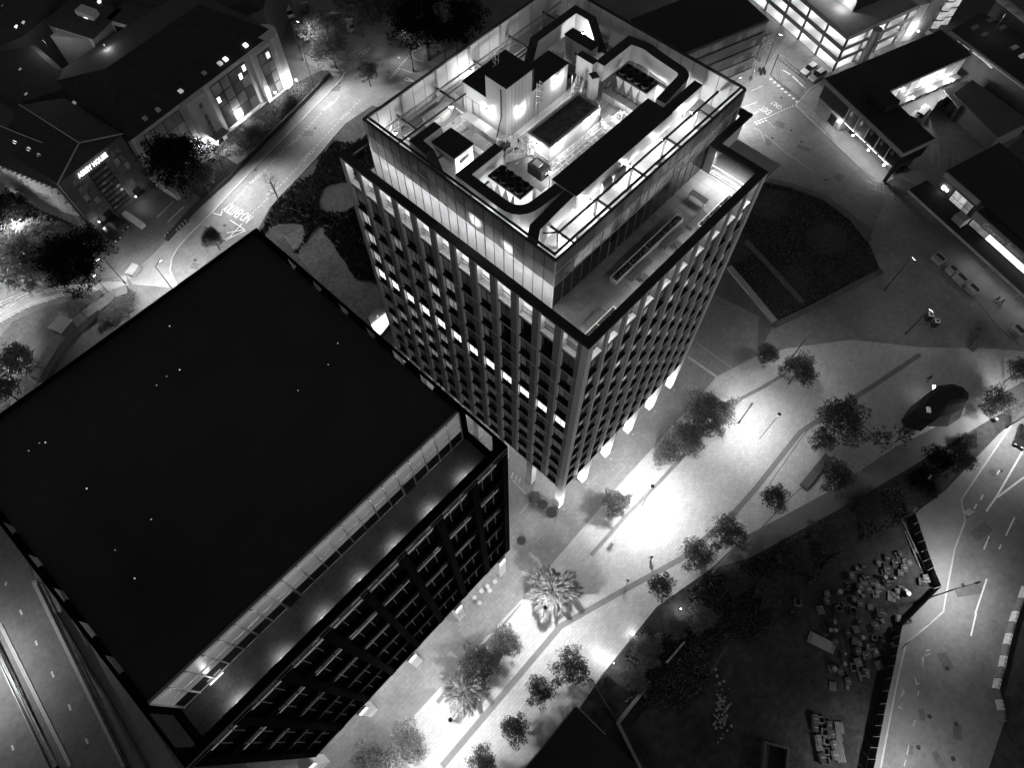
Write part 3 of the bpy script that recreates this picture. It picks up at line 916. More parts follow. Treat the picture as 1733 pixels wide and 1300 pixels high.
# lamps set into the soffit and unseen spots added to brighten the columns
def colamp(x, y, pw):
    part('soffit_lamp', MB().box(x - 0.15, y - 0.15, TZ0 - 0.39, x + 0.15, y + 0.15, TZ0 - 0.36), 'lamp_soft', tower)
    light('soffit_light', 'SPOT', (x, y, TZ0 - 0.45), pw, tower, 0.15, 150, (0, 0, -1), 0.8)
for k in range(6):
    colamp(k * 5.86 + 0.5 if k < 5 else 29.3, 2.4, 1100)
for k in range(1, 6):
    colamp(2.4, k * 5.86 + 0.5, 1100)
for k in range(6):
    x = k * 5.86 + 0.55 if k < 5 else 29.5
    part('added_foot_lamp', MB().box(x - 0.14, -0.85, 0.004, x + 0.14, -0.57, 0.03), 'steel', tower)
    light('added_foot_light', 'SPOT', (x, -3.2, 0.15), 2300, tower, 0.1, 84, (0, 1, 0.85), 0.5)
    light('added_foot_light', 'SPOT', (x - 3.2, -0.2, 0.15), 2300, tower, 0.1, 84, (1, 0.1, 0.85), 0.5)
# ================================================================== ROOF PLANT (things standing on the tower's plant deck)
DK = 51.602
def duct(name, label, pts, w, z0, z1, topm='duct_top_unlit', sidem='duct_side', r=0.0):
    pp = arc(pts, r) if r else pts
    rails = None
    t = thing(name, label, 'duct', (pts[0][0], pts[0][1], DK))
    if isinstance(w, (list, tuple)) and r:
        w = max(w)
    part('casing', MB().ribbon(pp, w, z0, [z - 0.05 for z in z1] if isinstance(z1, list) else z1 - 0.05), sidem, t)
    part('top_sheet', MB().ribbon(pp, (w if not isinstance(w, (list, tuple)) else w) if isinstance(w, (list, tuple)) else w + 0.04, z1 if not isinstance(z1, list) else z1, z1 + 0.03 if not isinstance(z1, list) else [z + .03 for z in z1]), topm, t)
    # flange joints
    for i in range(1, len(pts) - 1):
        x, y = pts[i]
    zb = min(z0) if isinstance(z0, list) else z0
    for i in range(len(pts) - 1):
        a, b = Vector(pts[i]), Vector(pts[i + 1])
        n = max(1, int((b - a).length / 2.6))
        for k in range(n):
            p = a.lerp(b, (k + 0.5) / n)
            if zb > DK + 0.3:
                part('support', MB().box(p.x - .06, p.y - .06, DK, p.x + .06, p.y + .06, zb), 'galv', t)
    return t
duct('air_duct', 'very wide straight main duct, its top coloured as unlit, across the middle of the plant deck', [(10.4, 12.5), (26.0, 12.5)], 3.25, 53.6, 55.5)
duct('air_duct', 'duct, its top coloured as unlit, looping round the front cooling unit with a rounded near corner', [(10.1, 21.1), (4.85, 21.1), (4.75, 13.3), (10.2, 12.95)], 1.15, 53.3, 55.46, r=[0, 2.4])
duct('air_duct', 'short curved duct dropping from the main duct to the near glass corner', [(10.3, 11.7), (8.3, 11.6), (5.0, 11.5), (3.9, 11.0)], 1.1, [53.3, 53.0, 52.4, 51.8], [55.42, 55.42, 55.1, 53.0])
duct('air_duct', 'L-shaped duct turning down behind the left glass screen beside the dark box', [(8.0, 28.0), (4.85, 28.0), (4.7, 25.8), (3.9, 23.2)], 1.05, [53.4, 53.4, 53.2, 51.8], [55.44, 55.44, 55.4, 53.2])
duct('air_duct', 'duct, its top coloured as unlit, framing the far cooling unit with rounded far corner', [(26.6, 12.9), (31.9, 13.4), (32.2, 17.6), (32.5, 19.3), (32.0, 21.4), (26.7, 21.4)], 1.15, 53.4, 55.48, r=[1.1, .6, .6, 0])
duct('air_duct', 'straight tail of the main duct running towards the far right corner', [(26.0, 11.55), (31.7, 11.6)], 1.05, 53.5, 55.44)
duct('air_duct', 'long duct along the back of the deck bending down at its far end', [(21.7, 28.0), (24.8, 29.5), (32.0, 29.5), (32.0, 27.0), (30.1, 23.7)], 1.0, [52.0, 53.4, 53.4, 53.4, 52.0], [53.6, 55.4, 55.4, 55.4, 53.8])
duct('air_duct', 'short white-sided link duct between the back plant room and the far duct loop', [(26.55, 24.3), (26.55, 21.9)], 0.9, 53.0, 55.43)
duct('air_duct', 'upright white elbow duct standing where the far loop meets the deck', [(25.3, 21.5), (26.1, 21.1)], 0.95, DK, 54.6)
# plant rooms
t = thing('plant_room', 'tall white plant room with stepped black roofs, doors and wall lamps on the tower roof', 'plant room', (18, 26, DK))
part('wall', MB().box(14.3, 24.0, DK, 21.1, 30.6, 55.5).box(21.1, 24.0, DK, 24.3, 27.0, 55.5).box(14.28, 23.95, 55.5, 18.2, 27.0, 58.4), 'cladding', t)
part('roof', MB().box(14.25, 27.02, 55.5, 21.15, 30.65, 55.6).box(18.22, 23.95, 55.5, 24.35, 27.0, 55.6).box(14.2, 23.88, 58.4, 18.28, 27.05, 58.5), 'membrane', t)
for y in (28.6, 29.7):
    d = part('door', MB().box(14.25, y - 0.45, DK, 14.29, y + 0.45, 53.8), 'duct_side', t)
    part('frame', MB().box(14.23, y - 0.52, DK, 14.26, y - 0.46, 53.9).box(14.23, y + 0.46, DK, 14.26, y + 0.52, 53.9), 'steel', d)
part('drain_pipe', MB().tube((14.1, 24.6, 58.0), (14.1, 24.6, 54.4), 0.09).tube((14.1, 24.6, 54.4), (12.6, 24.2, 51.8), 0.08), 'dark_metal', t)
for i in range(8):
    part('panel_joint', MB().box(14.5 + i * 0.55, 23.93, DK, 14.53 + i * 0.55, 23.949, 58.3), 'steel', t)
def ladder(label, x, y, z0, z1, nx, ny):
    t = thing('caged_ladder', label, 'ladder', (x, y, z0))
    tx, ty = -ny, nx
    for s in (-0.22, 0.22):
        part('stringer', MB().tube((x + tx * s, y + ty * s, z0), (x + tx * s, y + ty * s, z1 + 1.0), 0.05, 5), 'galv', t)
    for i in range(int((z1 - z0) / 0.33)):
        z = z0 + 0.3 + i * 0.33
        part('rung', MB().tube((x - tx * .22, y - ty * .22, z), (x + tx * .22, y + ty * .22, z), 0.035, 4), 'galv', t)
    for i in range(4):
        z = z1 - 1.4 + i * 0.75
        pts = [(x + tx * .3 * math.cos(a) + nx * .55 * math.sin(a), y + ty * .3 * math.cos(a) + ny * .55 * math.sin(a)) for a in [math.pi * j / 6 for j in range(7)]]
        part('cage_hoop', MB().ribbon(pts, 0.07, z, z + 0.08), 'galv', t)
ladder('galvanised caged ladder on the lamp-lit long wall of the plant room', 19.0, 23.7, DK, 55.5, 0, -1)
ladder('short caged ladder landing on the black top of the plant room', 16.4, 27.3, 55.6, 58.4, 0, 1)
t = thing('plant_box', 'square white unit with flat black lid and pipe handle by the left glass screen', 'plant unit', (7.5, 25.3, DK))
part('casing', MB().box(6.2, 23.75, DK, 8.85, 26.95, 54.85), 'duct_side', t)
part('lid', MB().box(6.1, 23.65, 54.85, 8.95, 27.05, 55.0), 'membrane', t)
part('handle', MB().tube((7.0, 23.6, 53.9), (8.0, 23.6, 53.9), 0.1).tube((7.0, 23.6, 53.9), (7.0, 23.75, 53.7), 0.1).tube((8.0, 23.6, 53.9), (8.0, 23.75, 53.7), 0.1), 'galv', t)
part('side_panel', MB().box(6.16, 24.0, 52.0, 6.19, 26.7, 54.4), 'duct_mid', t)
def chiller(label, x0, x1, y0, y1):
    t = thing('cooling_unit', label, 'cooling unit', ((x0 + x1) / 2, (y0 + y1) / 2, DK), group='cooling units on the plant deck')
    part('top', MB().box(x0, y0, 53.85, x1, y1, 54.1), 'membrane', t)
    part('end_cabinet', MB().box(x0 + .1, y0 + .05, DK, x1 - .1, y0 + .9, 53.84), 'duct_side', t)
    part('base_frame', MB().box(x0 + .1, y0 + .9, DK, x1 - .1, y1 - .1, 51.9), 'galv', t)
    for i in range(3):
        a = y0 + 1.0 + i * 1.15
        for s, xx in ((-1, x0 + 0.1), (1, x1 - 0.14)):
            v = MB()
            v.v = [(xx, a, 53.84), (xx, a + 1.1, 53.84), (xx, a + 0.55, 52.0), (xx + .04, a, 53.84), (xx + .04, a + 1.1, 53.84), (xx + .04, a + 0.55, 52.0)]
            v.f = [(0, 1, 2), (5, 4, 3), (0, 3, 4, 1), (1, 4, 5, 2), (2, 5, 3, 0)]
            part('coil_plate', v, 'duct_side', t)
    for i in range(4):
        for j in range(2):
            cx, cy = x0 + 0.52 + j * (x1 - x0 - 1.04), y0 + 0.65 + i * 1.07
            f = MB()
            n = 16
            k = 0
            for rr, zz in ((0.44, 54.1), (0.44, 54.42), (0.37, 54.42), (0.37, 54.12)):
                f.v += [(cx + rr * math.cos(2 * math.pi * q / n), cy + rr * math.sin(2 * math.pi * q / n), zz) for q in range(n)]
            for rr in range(3):
                f.f += [(rr * n + q, rr * n + (q + 1) % n, (rr + 1) * n + (q + 1) % n, (rr + 1) * n + q) for q in range(n)]
            fan = part('fan_ring', f, 'dark_metal', t)
            part('fan_blade', MB().obox((cx, cy, 54.2), (0.36, 0.07, 0.02), 0.4 + i).obox((cx, cy, 54.24), (0.36, 0.07, 0.02), 1.97 + i), 'black_metal', fan)
    return t
chiller('flat-topped cooling unit with fan rings inside the front duct loop', 7.35, 9.4, 15.6, 20.15)
chiller('flat-topped cooling unit with fan rings inside the far duct loop', 28.05, 30.15, 15.65, 20.15)
# curb box with mossy roof
t = thing('upstand_box', 'long low white upstand with mossy dark roof in the middle of the plant deck', 'upstand', (18.5, 19.7, DK))
part('wall', MB().box(14.6, 18.0, DK, 23.0, 21.3, 53.9), 'cladding', t)
part('parapet', MB().ribbon([(14.75, 18.15), (22.85, 18.15), (22.85, 21.15), (14.75, 21.15)], 0.3, 53.9, 54.1, True), 'duct_mid', t)
part('roof', MB().box(14.9, 18.3, 53.9, 22.7, 21.0, 53.98), 'moss', t)
# louvre unit at the back
t = thing('louvre_unit', 'white cabinet with louvred end and flat black lid near the back corner', 'plant unit', (29, 26, DK))
part('casing', MB().box(28.35, 24.0, DK, 29.6, 27.85, 54.85), 'duct_side', t)
part('lid', MB().box(28.25, 23.9, 54.85, 29.7, 27.95, 55.0), 'membrane', t)
for i in range(9):
    part('louvre', MB().box(28.28, 26.7, 52.0 + i * .3, 28.345, 27.7, 52.12 + i * .3), 'steel', t)
for i in range(4):
    part('dial', MB().box(28.3, 24.5 + i * .5, 53.3 - .2 * (i % 2), 28.345, 24.8 + i * .5, 53.5), 'dark_metal', t)
# low grey ducts and boxes at deck level
def lowbox(label, x0, y0, x1, y1, z1, m='duct_mid', z0=DK, name='low_duct'):
    t = thing(name, label, 'duct', ((x0 + x1) / 2, (y0 + y1) / 2, DK))
    part('casing', MB().box(x0, y0, z0, x1, y1, z1 - .04), 'duct_side' if m == 'duct_mid' else m, t)
    part('top_sheet', MB().box(x0 - .02, y0 - .02, z1 - .04, x1 + .02, y1 + .02, z1), m, t)
    n = max(1, int(max(x1 - x0, y1 - y0) / 1.5))
    for i in range(1, n):
        if x1 - x0 > y1 - y0:
            q = x0 + (x1 - x0) * i / n
            part('flange', MB().box(q - .03, y0 - .04, z0, q + .03, y1 + .04, z1 + .03), 'galv', t)
        else:
            q = y0 + (y1 - y0) * i / n
            part('flange', MB().box(x0 - .04, q - .03, z0, x1 + .04, q + .03, z1 + .03), 'galv', t)
lowbox('grey low duct lying along the front wall of the plant room', 12.6, 24.0, 13.7, 29.4, 52.6)
lowbox('grey flat duct stepping down beside the square black-lidded unit', 10.6, 22.3, 12.0, 26.4, 52.5)
lowbox('grey flat duct behind the front cooling unit ending in a round elbow', 10.2, 15.3, 11.2, 20.3, 53.0)
lowbox('dark low hatch box with raised square lid near the stair foot', 12.2, 17.0, 13.6, 19.0, 52.9, 'membrane', name='roof_hatch')
lowbox('raised square lid frame on the dark hatch box', 12.5, 17.7, 13.2, 18.6, 53.1, 'duct_mid', 52.91, name='hatch_lid')
lowbox('grey long low duct in front of the far cooling unit', 26.3, 15.2, 27.2, 20.3, 52.6)
lowbox('flat grey platform at the right end of the mossy upstand', 23.4, 17.2, 25.4, 20.4, 52.3)
lowbox('small ribbed white cabinet beside the far lamp post', 22.4, 15.6, 23.6, 17.2, 53.0, 'duct_side', name='cabinet')
lowbox('grey duct bundle along the back cladding', 9.5, 31.0, 12.5, 32.4, 52.7)
lowbox('grey bulging duct by the back cladding behind the plant room', 14.5, 31.2, 19.5, 32.3, 52.9)
lowbox('small bright white box on the deck by the back left corner', 9.3, 30.3, 10.0, 31.0, 52.3, 'duct_side', name='cabinet')
lowbox('white box duct joining the square black-lidded unit', 8.9, 27.0, 10.4, 28.0, 52.9, 'duct_side')
# runs of pipe, small boxes and cable ladders that crowd the deck
def run(label, pts, r, m, z, name='pipe_run'):
    t = thing(name, label, 'pipe', (pts[0][0], pts[0][1], DK))
    P = [Vector((a, b, z)) for a, b in pts]
    for i in range(len(P) - 1):
        part('pipe', MB().tube(P[i], P[i + 1], r, 6), m, t)
        part('bracket', MB().box(P[i].x - .08, P[i].y - .08, DK, P[i].x + .08, P[i].y + .08, z - r * .5), 'dark_metal', t)
RUNS = [([(6.2, 28.9), (6.2, 32.6), (13, 32.6)], .1, 'steel', 'thick grey pipe turning along the back left corner of the deck'), ([(6.6, 29.3), (6.6, 32.2), (13, 32.2)], .07, 'duct_side', 'thin pale pipe inside the thick one at the back left corner'),
        ([(10.8, 28.8), (13.4, 28.8), (13.4, 31)], .08, 'duct_side', 'pale pipe elbow round the gravel patch'), ([(9.4, 22.2), (13.8, 22.2), (13.8, 21.8)], .09, 'dark_metal', 'dark pipe crossing in front of the near stair'),
        ([(11.6, 14.6), (11.6, 20.4), (13.8, 20.4)], .08, 'duct_side', 'pale pipe running behind the front cooling unit'), ([(6.9, 15.0), (6.9, 21.9)], .07, 'dark_metal', 'dark pipe along the left flank of the front cooling unit'),
        ([(24.3, 22.0), (24.3, 17.6), (26.0, 17.6)], .09, 'steel', 'grey pipe beside the flat platform by the mossy upstand'), ([(27.5, 15.2), (27.5, 20.8)], .08, 'dark_metal', 'dark pipe along the near flank of the far cooling unit'), ([(27.2, 14.9), (30.9, 14.9)], .06, 'duct_side', 'pale pipe below the rounded far duct corner'),
        ([(18.2, 22.6), (24.0, 22.6)], .08, 'steel', 'grey pipe along the foot of the plant room wall'), ([(15.0, 22.9), (23.8, 22.9)], .06, 'duct_side', 'thin pale pipe next to the grey one at the plant room foot'), ([(20.5, 31.4), (31.0, 31.4)], .09, 'dark_metal', 'dark pipe under the long back duct'),
        ([(21.6, 32.4), (32.6, 32.4), (32.6, 23.0)], .08, 'duct_side', 'long pale pipe round the far back corner of the deck'), ([(25.2, 25.0), (28.0, 25.0)], .1, 'steel', 'short grey pipe in front of the louvred cabinet'), ([(9.0, 9.2), (20.0, 9.2)], .05, 'steel', 'thin pipe on the bright strip of gravel')]
for k, (p, r_, m_, lab) in enumerate(RUNS):
    run(lab, p, r_, m_, DK + .35 + .12 * (k % 3))
SMALL = [(10.9, 21.6, .4, .3, .7, 'small dark box by the near stair foot'), (13.2, 23.2, .5, .3, .5, 'small grey box at the corner of the plant room'), (24.9, 19.2, .5, .4, .8, 'dark cabinet on the platform by the mossy upstand'), (25.6, 24.9, .3, .3, .9, 'little pale box in front of the louvred cabinet'), (26.1, 26.5, .5, .4, .6, 'grey box left of the louvred cabinet'), (8.0, 30.2, .5, .3, .6, 'grey box near the back left cladding'), (12.9, 31.7, .3, .4, 1.0, 'tall pale cabinet near the lone post lamp'), (6.0, 16.6, .25, .6, .9, 'narrow dark cabinet inside the front duct loop'), (30.9, 21.0, .4, .3, .9, 'dark cabinet in the corner of the far duct loop'), (22.4, 9.2, .3, .2, .5, 'little box on the far part of the bright gravel strip'), (33.0, 26.0, .3, .8, 1.1, 'grey cabinet against the far right cladding')]
for k, (x, y, a, b, h, lab) in enumerate(SMALL):
    t = thing('plant_cabinet', lab, 'cabinet', (x, y, DK))
    part('casing', MB().box(x - a, y - b, DK, x + a, y + b, DK + h), ('duct_mid', 'dark_metal', 'duct_side')[k % 3], t)
    part('lid', MB().box(x - a - .04, y - b - .04, DK + h, x + a + .04, y + b + .04, DK + h + .05), 'membrane' if k % 2 else 'galv', t)
# round cable loops, drawn as a tray with rails
t = thing('cable_tray', 'pale cable tray bending round a gravel patch near the back left', 'cable tray', (10, 29.5, DK))
for d in (0, 0.3, 0.6):
    part('tray_rail', MB().ribbon(arc([(13.5, 31.2 - d), (9.6 + d, 31.0 - d), (9.3 + d, 28.5)], 0.9), 0.06, DK, DK + 0.22), 'galv', t)
# pipe rack with handrails along the wide duct
t = thing('pipe_rack', 'dense rack of thin white pipes and rails between the mossy upstand and the main duct', 'pipe rack', (18, 16, DK))
for j, (y, z, r) in enumerate(((14.6, 52.3, .07), (14.9, 52.3, .07), (15.3, 52.6, .05), (15.7, 52.2, .08), (16.1, 52.9, .04), (16.5, 53.0, .04), (17.0, 52.2, .06), (14.5, 53.1, .04))):
    part('pipe', MB().tube((12.8, y, z), (23.4, y, z), r, 6), 'duct_side', t)
for i in range(12):
    x = 12.9 + i * 0.95
    part('rack_frame', MB().tube((x, 14.4, DK), (x, 14.4, 53.1), .035, 4).tube((x, 17.2, DK), (x, 17.2, 52.9), .035, 4).tube((x, 14.4, 52.5), (x, 17.2, 52.5), .035, 4), 'galv', t)
for i in range(14):
    x = 13.2 + i * 0.72
    part('bend', MB().tube((x, 14.7 + (i * 37 % 11) * .2, 52.2), (x + .3, 15.3 + (i * 53 % 7) * .25, 52.25), .06, 5), 'duct_side', t)
def handrail(label, pts, h=1.05, name='handrail'):
    t = thing(name, label, 'handrail', (pts[0][0], pts[0][1], pts[0][2]))
    for i in range(len(pts) - 1):
        a, b = Vector(pts[i]), Vector(pts[i + 1])
        for hh in (h, h * 0.55):
            part('rail', MB().tube(a + Vector((0, 0, hh)), b + Vector((0, 0, hh)), 0.05, 5), 'duct_side', t)
        n = max(1, int((b - a).length / 0.8))
        for k in range(n + 1):
            p = a.lerp(b, k / n)
            part('upright', MB().tube(p, p + Vector((0, 0, h)), .045, 5), 'duct_side', t)
    return t
def stair(label, p0, p1, w, n):
    t = thing('steel_stair', label, 'stair', (p0[0], p0[1], DK))
    a, b = Vector(p0), Vector(p1)
    d = Vector((b.x - a.x, b.y - a.y)).normalized(); nn = Vector((-d.y, d.x, 0)) * w / 2
    for i in range(n):
        p = a.lerp(b, (i + .5) / n)
        ang = math.atan2(d.y, d.x)
        part('tread', MB().obox(tuple(p), ((b - a).xy.length / n * .42, w / 2, 0.03), ang), 'galv', t)
    for s in (-1, 1):
        part('stringer', MB().tube(a + nn * s, b + nn * s, .06, 4), 'galv', t)
        part('rail', MB().tube(a + nn * s + Vector((0, 0, 1)), b + nn * s + Vector((0, 0, 1)), .05, 5), 'duct_side', t)
        for i in range(5):
            p = a.lerp(b, i / 4) + nn * s
            part('upright', MB().tube(p, p + Vector((0, 0, 1)), .045, 5), 'duct_side', t)
stair('short steel stair with white rails at the near end of the mossy upstand', (12.0, 21.9, DK + .1), (13.9, 19.6, 53.0), 0.9, 8)
stair('steel stair with white rails beside the link duct behind the mossy upstand', (23.4, 22.2, DK + .1), (25.2, 22.6, 53.6), 0.9, 8)
stair('narrow steel stair folding back next to the link duct', (25.4, 23.6, DK + .1), (24.5, 22.9, 53.4), 0.8, 7)
handrail('white handrail on the landing above the near stair', [(12.2, 23.4, 52.6), (13.9, 22.6, 52.6), (14.3, 20.6, 52.6)])
handrail('white handrail along the near wall of the mossy upstand', [(14.3, 20.8, DK), (14.3, 17.4, DK), (23.0, 17.4, DK)])
handrail('white handrail square round the far lamp at the end of the pipe rack', [(23.6, 15.0, DK), (25.3, 15.0, DK), (25.3, 16.9, DK), (23.6, 16.9, DK), (23.6, 15.0, DK)])
handrail('white gate rails at the right end of the mossy upstand', [(22.7, 18.0, 53.4), (23.2, 19.4, 53.4)])
handrail('ladder-like rail and pipe clutter beside the front cooling unit', [(6.4, 19.4, DK), (6.4, 20.3, DK)])
t = thing('pipe_bundle', 'tangle of small pipes and valves beside the far cooling unit', 'pipes', (27, 20.5, DK))
for i in range(14):
    x, y = 26.6 + (i * 29 % 13) * .11, 20.4 - (i * 17 % 11) * .42
    part('pipe', MB().tube((x, y, DK), (x, y, 52.0 + (i % 4) * .25), .07, 5).tube((x, y, 52.0 + (i % 4) * .25), (x + .6, y + .2, 52.0 + (i % 4) * .25), .06, 5), 'duct_side', t)
t = thing('pipe_bundle', 'parallel grey pipes above the deck behind the far cooling unit', 'pipes', (31, 18, DK))
for i in range(3):
    part('pipe', MB().tube((30.9 + i * .18, 14.5, 53.2), (30.9 + i * .18, 20.6, 53.2), .06, 5), 'dark_metal', t)
t = thing('pipe_bundle', 'parallel dark pipes above the louvred cabinet', 'pipes', (30.6, 26, DK))
for i in range(3):
    part('pipe', MB().tube((30.1 + i * .2, 22.4, 53.9), (30.1 + i * .2, 28.8, 53.9), .06, 5), 'dark_metal', t)
t = thing('valve_cluster', 'small bright valves at the left end of the front cooling unit', 'valves', (6.7, 20.4, DK))
for i in range(7):
    part('pipe', MB().tube((6.2 + i * .17, 20.2 - (i % 3) * .25, DK), (6.2 + i * .17, 20.3 - (i % 3) * .25, 52.6 + (i % 2) * .4), .07, 5), 'duct_side' if i % 2 else 'dark_metal', t)
t = thing('acoustic_louvre', 'grey wavy louvre flap hanging below the side of the main duct', 'louvre', (15, 10.6, DK))
for x0 in (14.4, 16.6):
    part('flap', MB().box(x0, 10.55, 52.6, x0 + 1.4, 10.8, 54.2), 'duct_mid', t)
    for i in range(6):
        part('fin', MB().box(x0 - .05, 10.4, 52.6 + i * .27, x0 + 1.45, 10.55, 52.7 + i * .27), 'galv', t)
t = thing('deck_drain', 'faint oval pipe loop on the gravel near the glass corner', 'pipe', (8.5, 10.9, DK))
part('loop', MB().ribbon([(8.6 + .75 * math.cos(a * .524), 10.7 + .45 * math.sin(a * .524)) for a in range(12)], 0.06, DK, DK + .06, True), 'steel', t)

# roof lamps
def rooflamp(label, x, y, z, pw, base=None, kind='wall', r=0.16):
    t = thing('roof_lamp', label, 'lamp', (x, y, z if base is None else base))
    if base is not None:
        part('post', MB().tube((x, y, base), (x, y, z - .12), .06, 6), 'galv', t)
    part('body', MB().box(x - .14, y - .14, z + .08, x + .14, y + .14, z + .16), 'steel', t)
    part('lens', MB().obox((x, y, z), (.13, .13, .08)), 'lamp', t)
    light('lamp_light', 'POINT', (x, y, z - .25), pw * 1.1, t, r)
rooflamp('round wall lamp glaring on the tall long wall of the plant room', 16.4, 23.75, 54.5, 260)
rooflamp('wall lamp glaring on the front wall of the plant room above the low duct', 14.05, 26.7, 54.2, 260)
rooflamp('wall lamp glaring high on the right end of the plant room wall', 22.6, 23.75, 54.6, 260)
rooflamp('post lamp standing alone on the gravel patch by the back left corner', 11.9, 30.0, 54.0, 300, DK)
rooflamp('lamp on the near end wall of the mossy upstand', 14.4, 19.7, 53.6, 220)
rooflamp('lamp on the right wall of the mossy upstand near its corner', 16.0, 17.8, 53.6, 200)
rooflamp('lamp on the right wall of the mossy upstand near its far end', 21.2, 17.8, 53.6, 220)
rooflamp('short post lamp at the near end of the pipe rack', 12.4, 16.0, 53.7, 300, DK)
rooflamp('short post lamp inside the railed square at the far end of the pipe rack', 24.3, 16.0, 53.6, 260, DK)
rooflamp('lamp under the main duct over the bright strip of deck near the glass corner', 12.5, 10.6, 53.4, 900)
rooflamp('lamp under the main duct halfway along the bright strip of deck', 19.0, 10.6, 53.4, 850)
rooflamp('lamp at the far end of the bright strip of deck', 29.5, 10.4, 53.6, 480)
rooflamp('lamp behind the front duct loop by the left glass screen', 3.9, 17.8, 53.0, 600)
rooflamp('added lamp low behind the rounded near corner of the front duct loop', 3.8, 13.2, 52.6, 350)  # lamp added to brighten the deck behind the frosted screen
rooflamp('lamp on the gravel by the near glass corner', 7.6, 9.0, 52.6, 350)
rooflamp('lamp under the tail of the main duct', 24.5, 10.4, 53.2, 450)
rooflamp('lamp beside the square black-lidded unit', 7.6, 22.6, 53.3, 380)
rooflamp('lamp under the far duct loop beside the far cooling unit', 31.2, 16.5, 53.0, 260)
rooflamp('lamp over the lid of the louvred cabinet', 30.2, 26.8, 54.6, 180)
rooflamp('lamp by the back cladding left of the plant room', 17.5, 32.6, 53.8, 260)
rooflamp('lamp under the long back duct', 22.5, 30.6, 53.8, 220)
rooflamp('lamp at the front of the near cooling unit inside the duct curve', 6.6, 14.6, 52.6, 200)
rooflamp('lamp in the back left corner of the plant deck', 5.2, 32.0, 53.6, 160)
# ================================================================== TERRACE FURNITURE
def planter(label, a, b, w, nseg, zt=48.2, rim='white_stone'):
    (ax, ay), (bx_, by_) = a, b
    t = thing('planter', label, 'planter', ((ax + bx_) / 2, ay, TF))
    part('trough', MB().box(ax, ay - w / 2, TF + .005, bx_, ay + w / 2, zt - .12).box(ax, ay - w / 2, zt - .12, bx_, ay - w / 2 + .1, zt).box(ax, ay + w / 2 - .1, zt - .12, bx_, ay + w / 2, zt).box(ax, ay - w / 2 + .1, zt - .12, ax + .1, ay + w / 2 - .1, zt).box(bx_ - .1, ay - w / 2 + .1, zt - .12, bx_, ay + w / 2 - .1, zt), rim, t)
    for i in range(nseg):
        x0 = ax + .12 + (bx_ - ax - .2) * i / nseg; x1 = ax + (bx_ - ax - .2) * (i + 1) / nseg
        part('soil_bed', MB().box(x0, ay - w / 2 + .12, zt - .115, x1, ay + w / 2 - .12, zt - .06), 'planter_soil', t)
        p = MB()
        for q in range(26):
            x, y = random.uniform(x0 + .1, x1 - .1), random.uniform(ay - w / 2 + .2, ay + w / 2 - .2)
            s_ = random.uniform(.1, .22); an = random.uniform(0, 6.3)
            p.face((x - s_ * math.cos(an), y - s_ * math.sin(an), zt - .05), (x + s_ * math.cos(an), y + s_ * math.sin(an), zt - .05), (x + .06, y + .06, zt + .2))
        part('plants', p, 'leaf_dark', t)
    return t
pA0, pA1 = G2(989, 557, 48.1), G2(1055, 499, 48.1)
pB0, pB1 = G2(1032, 470, 48.1), G2(1149, 364, 48.1)
pC0, pC1 = G2(1174, 376, 48.1), G2(1233, 328, 48.1)
planter('white planter trough on the roof terrace nearest the tower corner', (1.75, 2.0), (7.3, 2.0), 0.9, 2)
planter('long planter of four dark troughs in the middle of the roof terrace', (pB0[0], 4.5), (pB1[0], 4.5), 0.95, 4, 48.2)
planter('white planter trough at the far end of the roof terrace by the parapet', (pC0[0], 2.0), (pC1[0], 2.0), 0.9, 3)
def bench(label, x, y, ln, ang=0.0, table=False):
    t = thing('terrace_table' if table else 'bench', label, 'table' if table else 'bench', (x, y, TF), ang)
    h = 0.75 if table else 0.45
    for i in range(4):
        put('slat', MB().box(-ln / 2, -.4 + i * .2, h - .06, ln / 2, -.22 + i * .2, h).mesh('slat'), 'wood' if not table else 'concrete_dark', t)
    for s in (-1, 1):
        put('leg_frame', MB().box(s * ln / 2 * .9 - .04, -.38, 0.003, s * ln / 2 * .9 + .04, -.32, h - .06).box(s * ln / 2 * .9 - .04, .32, 0.003, s * ln / 2 * .9 + .04, .38, h - .06).box(s * ln / 2 * .9 - .04, -.32, 0.003, s * ln / 2 * .9 + .04, .32, .06).mesh('leg_frame'), 'steel', t)
q = GL([(1070, 446), (1127, 394)], 48.0)
bench('slatted bench in front of the long planter, nearer the tower corner', q[0][0], 3.4, 3.4)
bench('slatted bench in front of the long planter, farther from the tower corner', q[1][0], 3.4, 3.4)
q = GL([(1084, 465), (1143, 412), (1168, 324), (1190, 350), (1030, 510)], 48.2)
bench('small table by the parapet facing the nearer slatted bench', q[0][0] , 1.9, 1.5, 1.57, True)
bench('small table by the parapet facing the farther slatted bench', q[1][0], 1.9, 1.5, 1.57, True)
bench('grey table near the doors at the far end of the roof terrace', q[2][0], 4.6, 2.2, 1.57, True)
bench('dark slatted bench behind the far white planter', 22.4, 2.9, 3.0)
bench('dark slatted bench behind the nearest white planter', 5.0, 3.0, 2.6)
for i, x in enumerate((2.5, 9.0, 14.5, 20.0, 26.0)):
    b = part('bollard_lamp', MB().box(x - .08, 0.92, TF + .02, x + .08, 1.0, TF + .5), 'steel', tower)
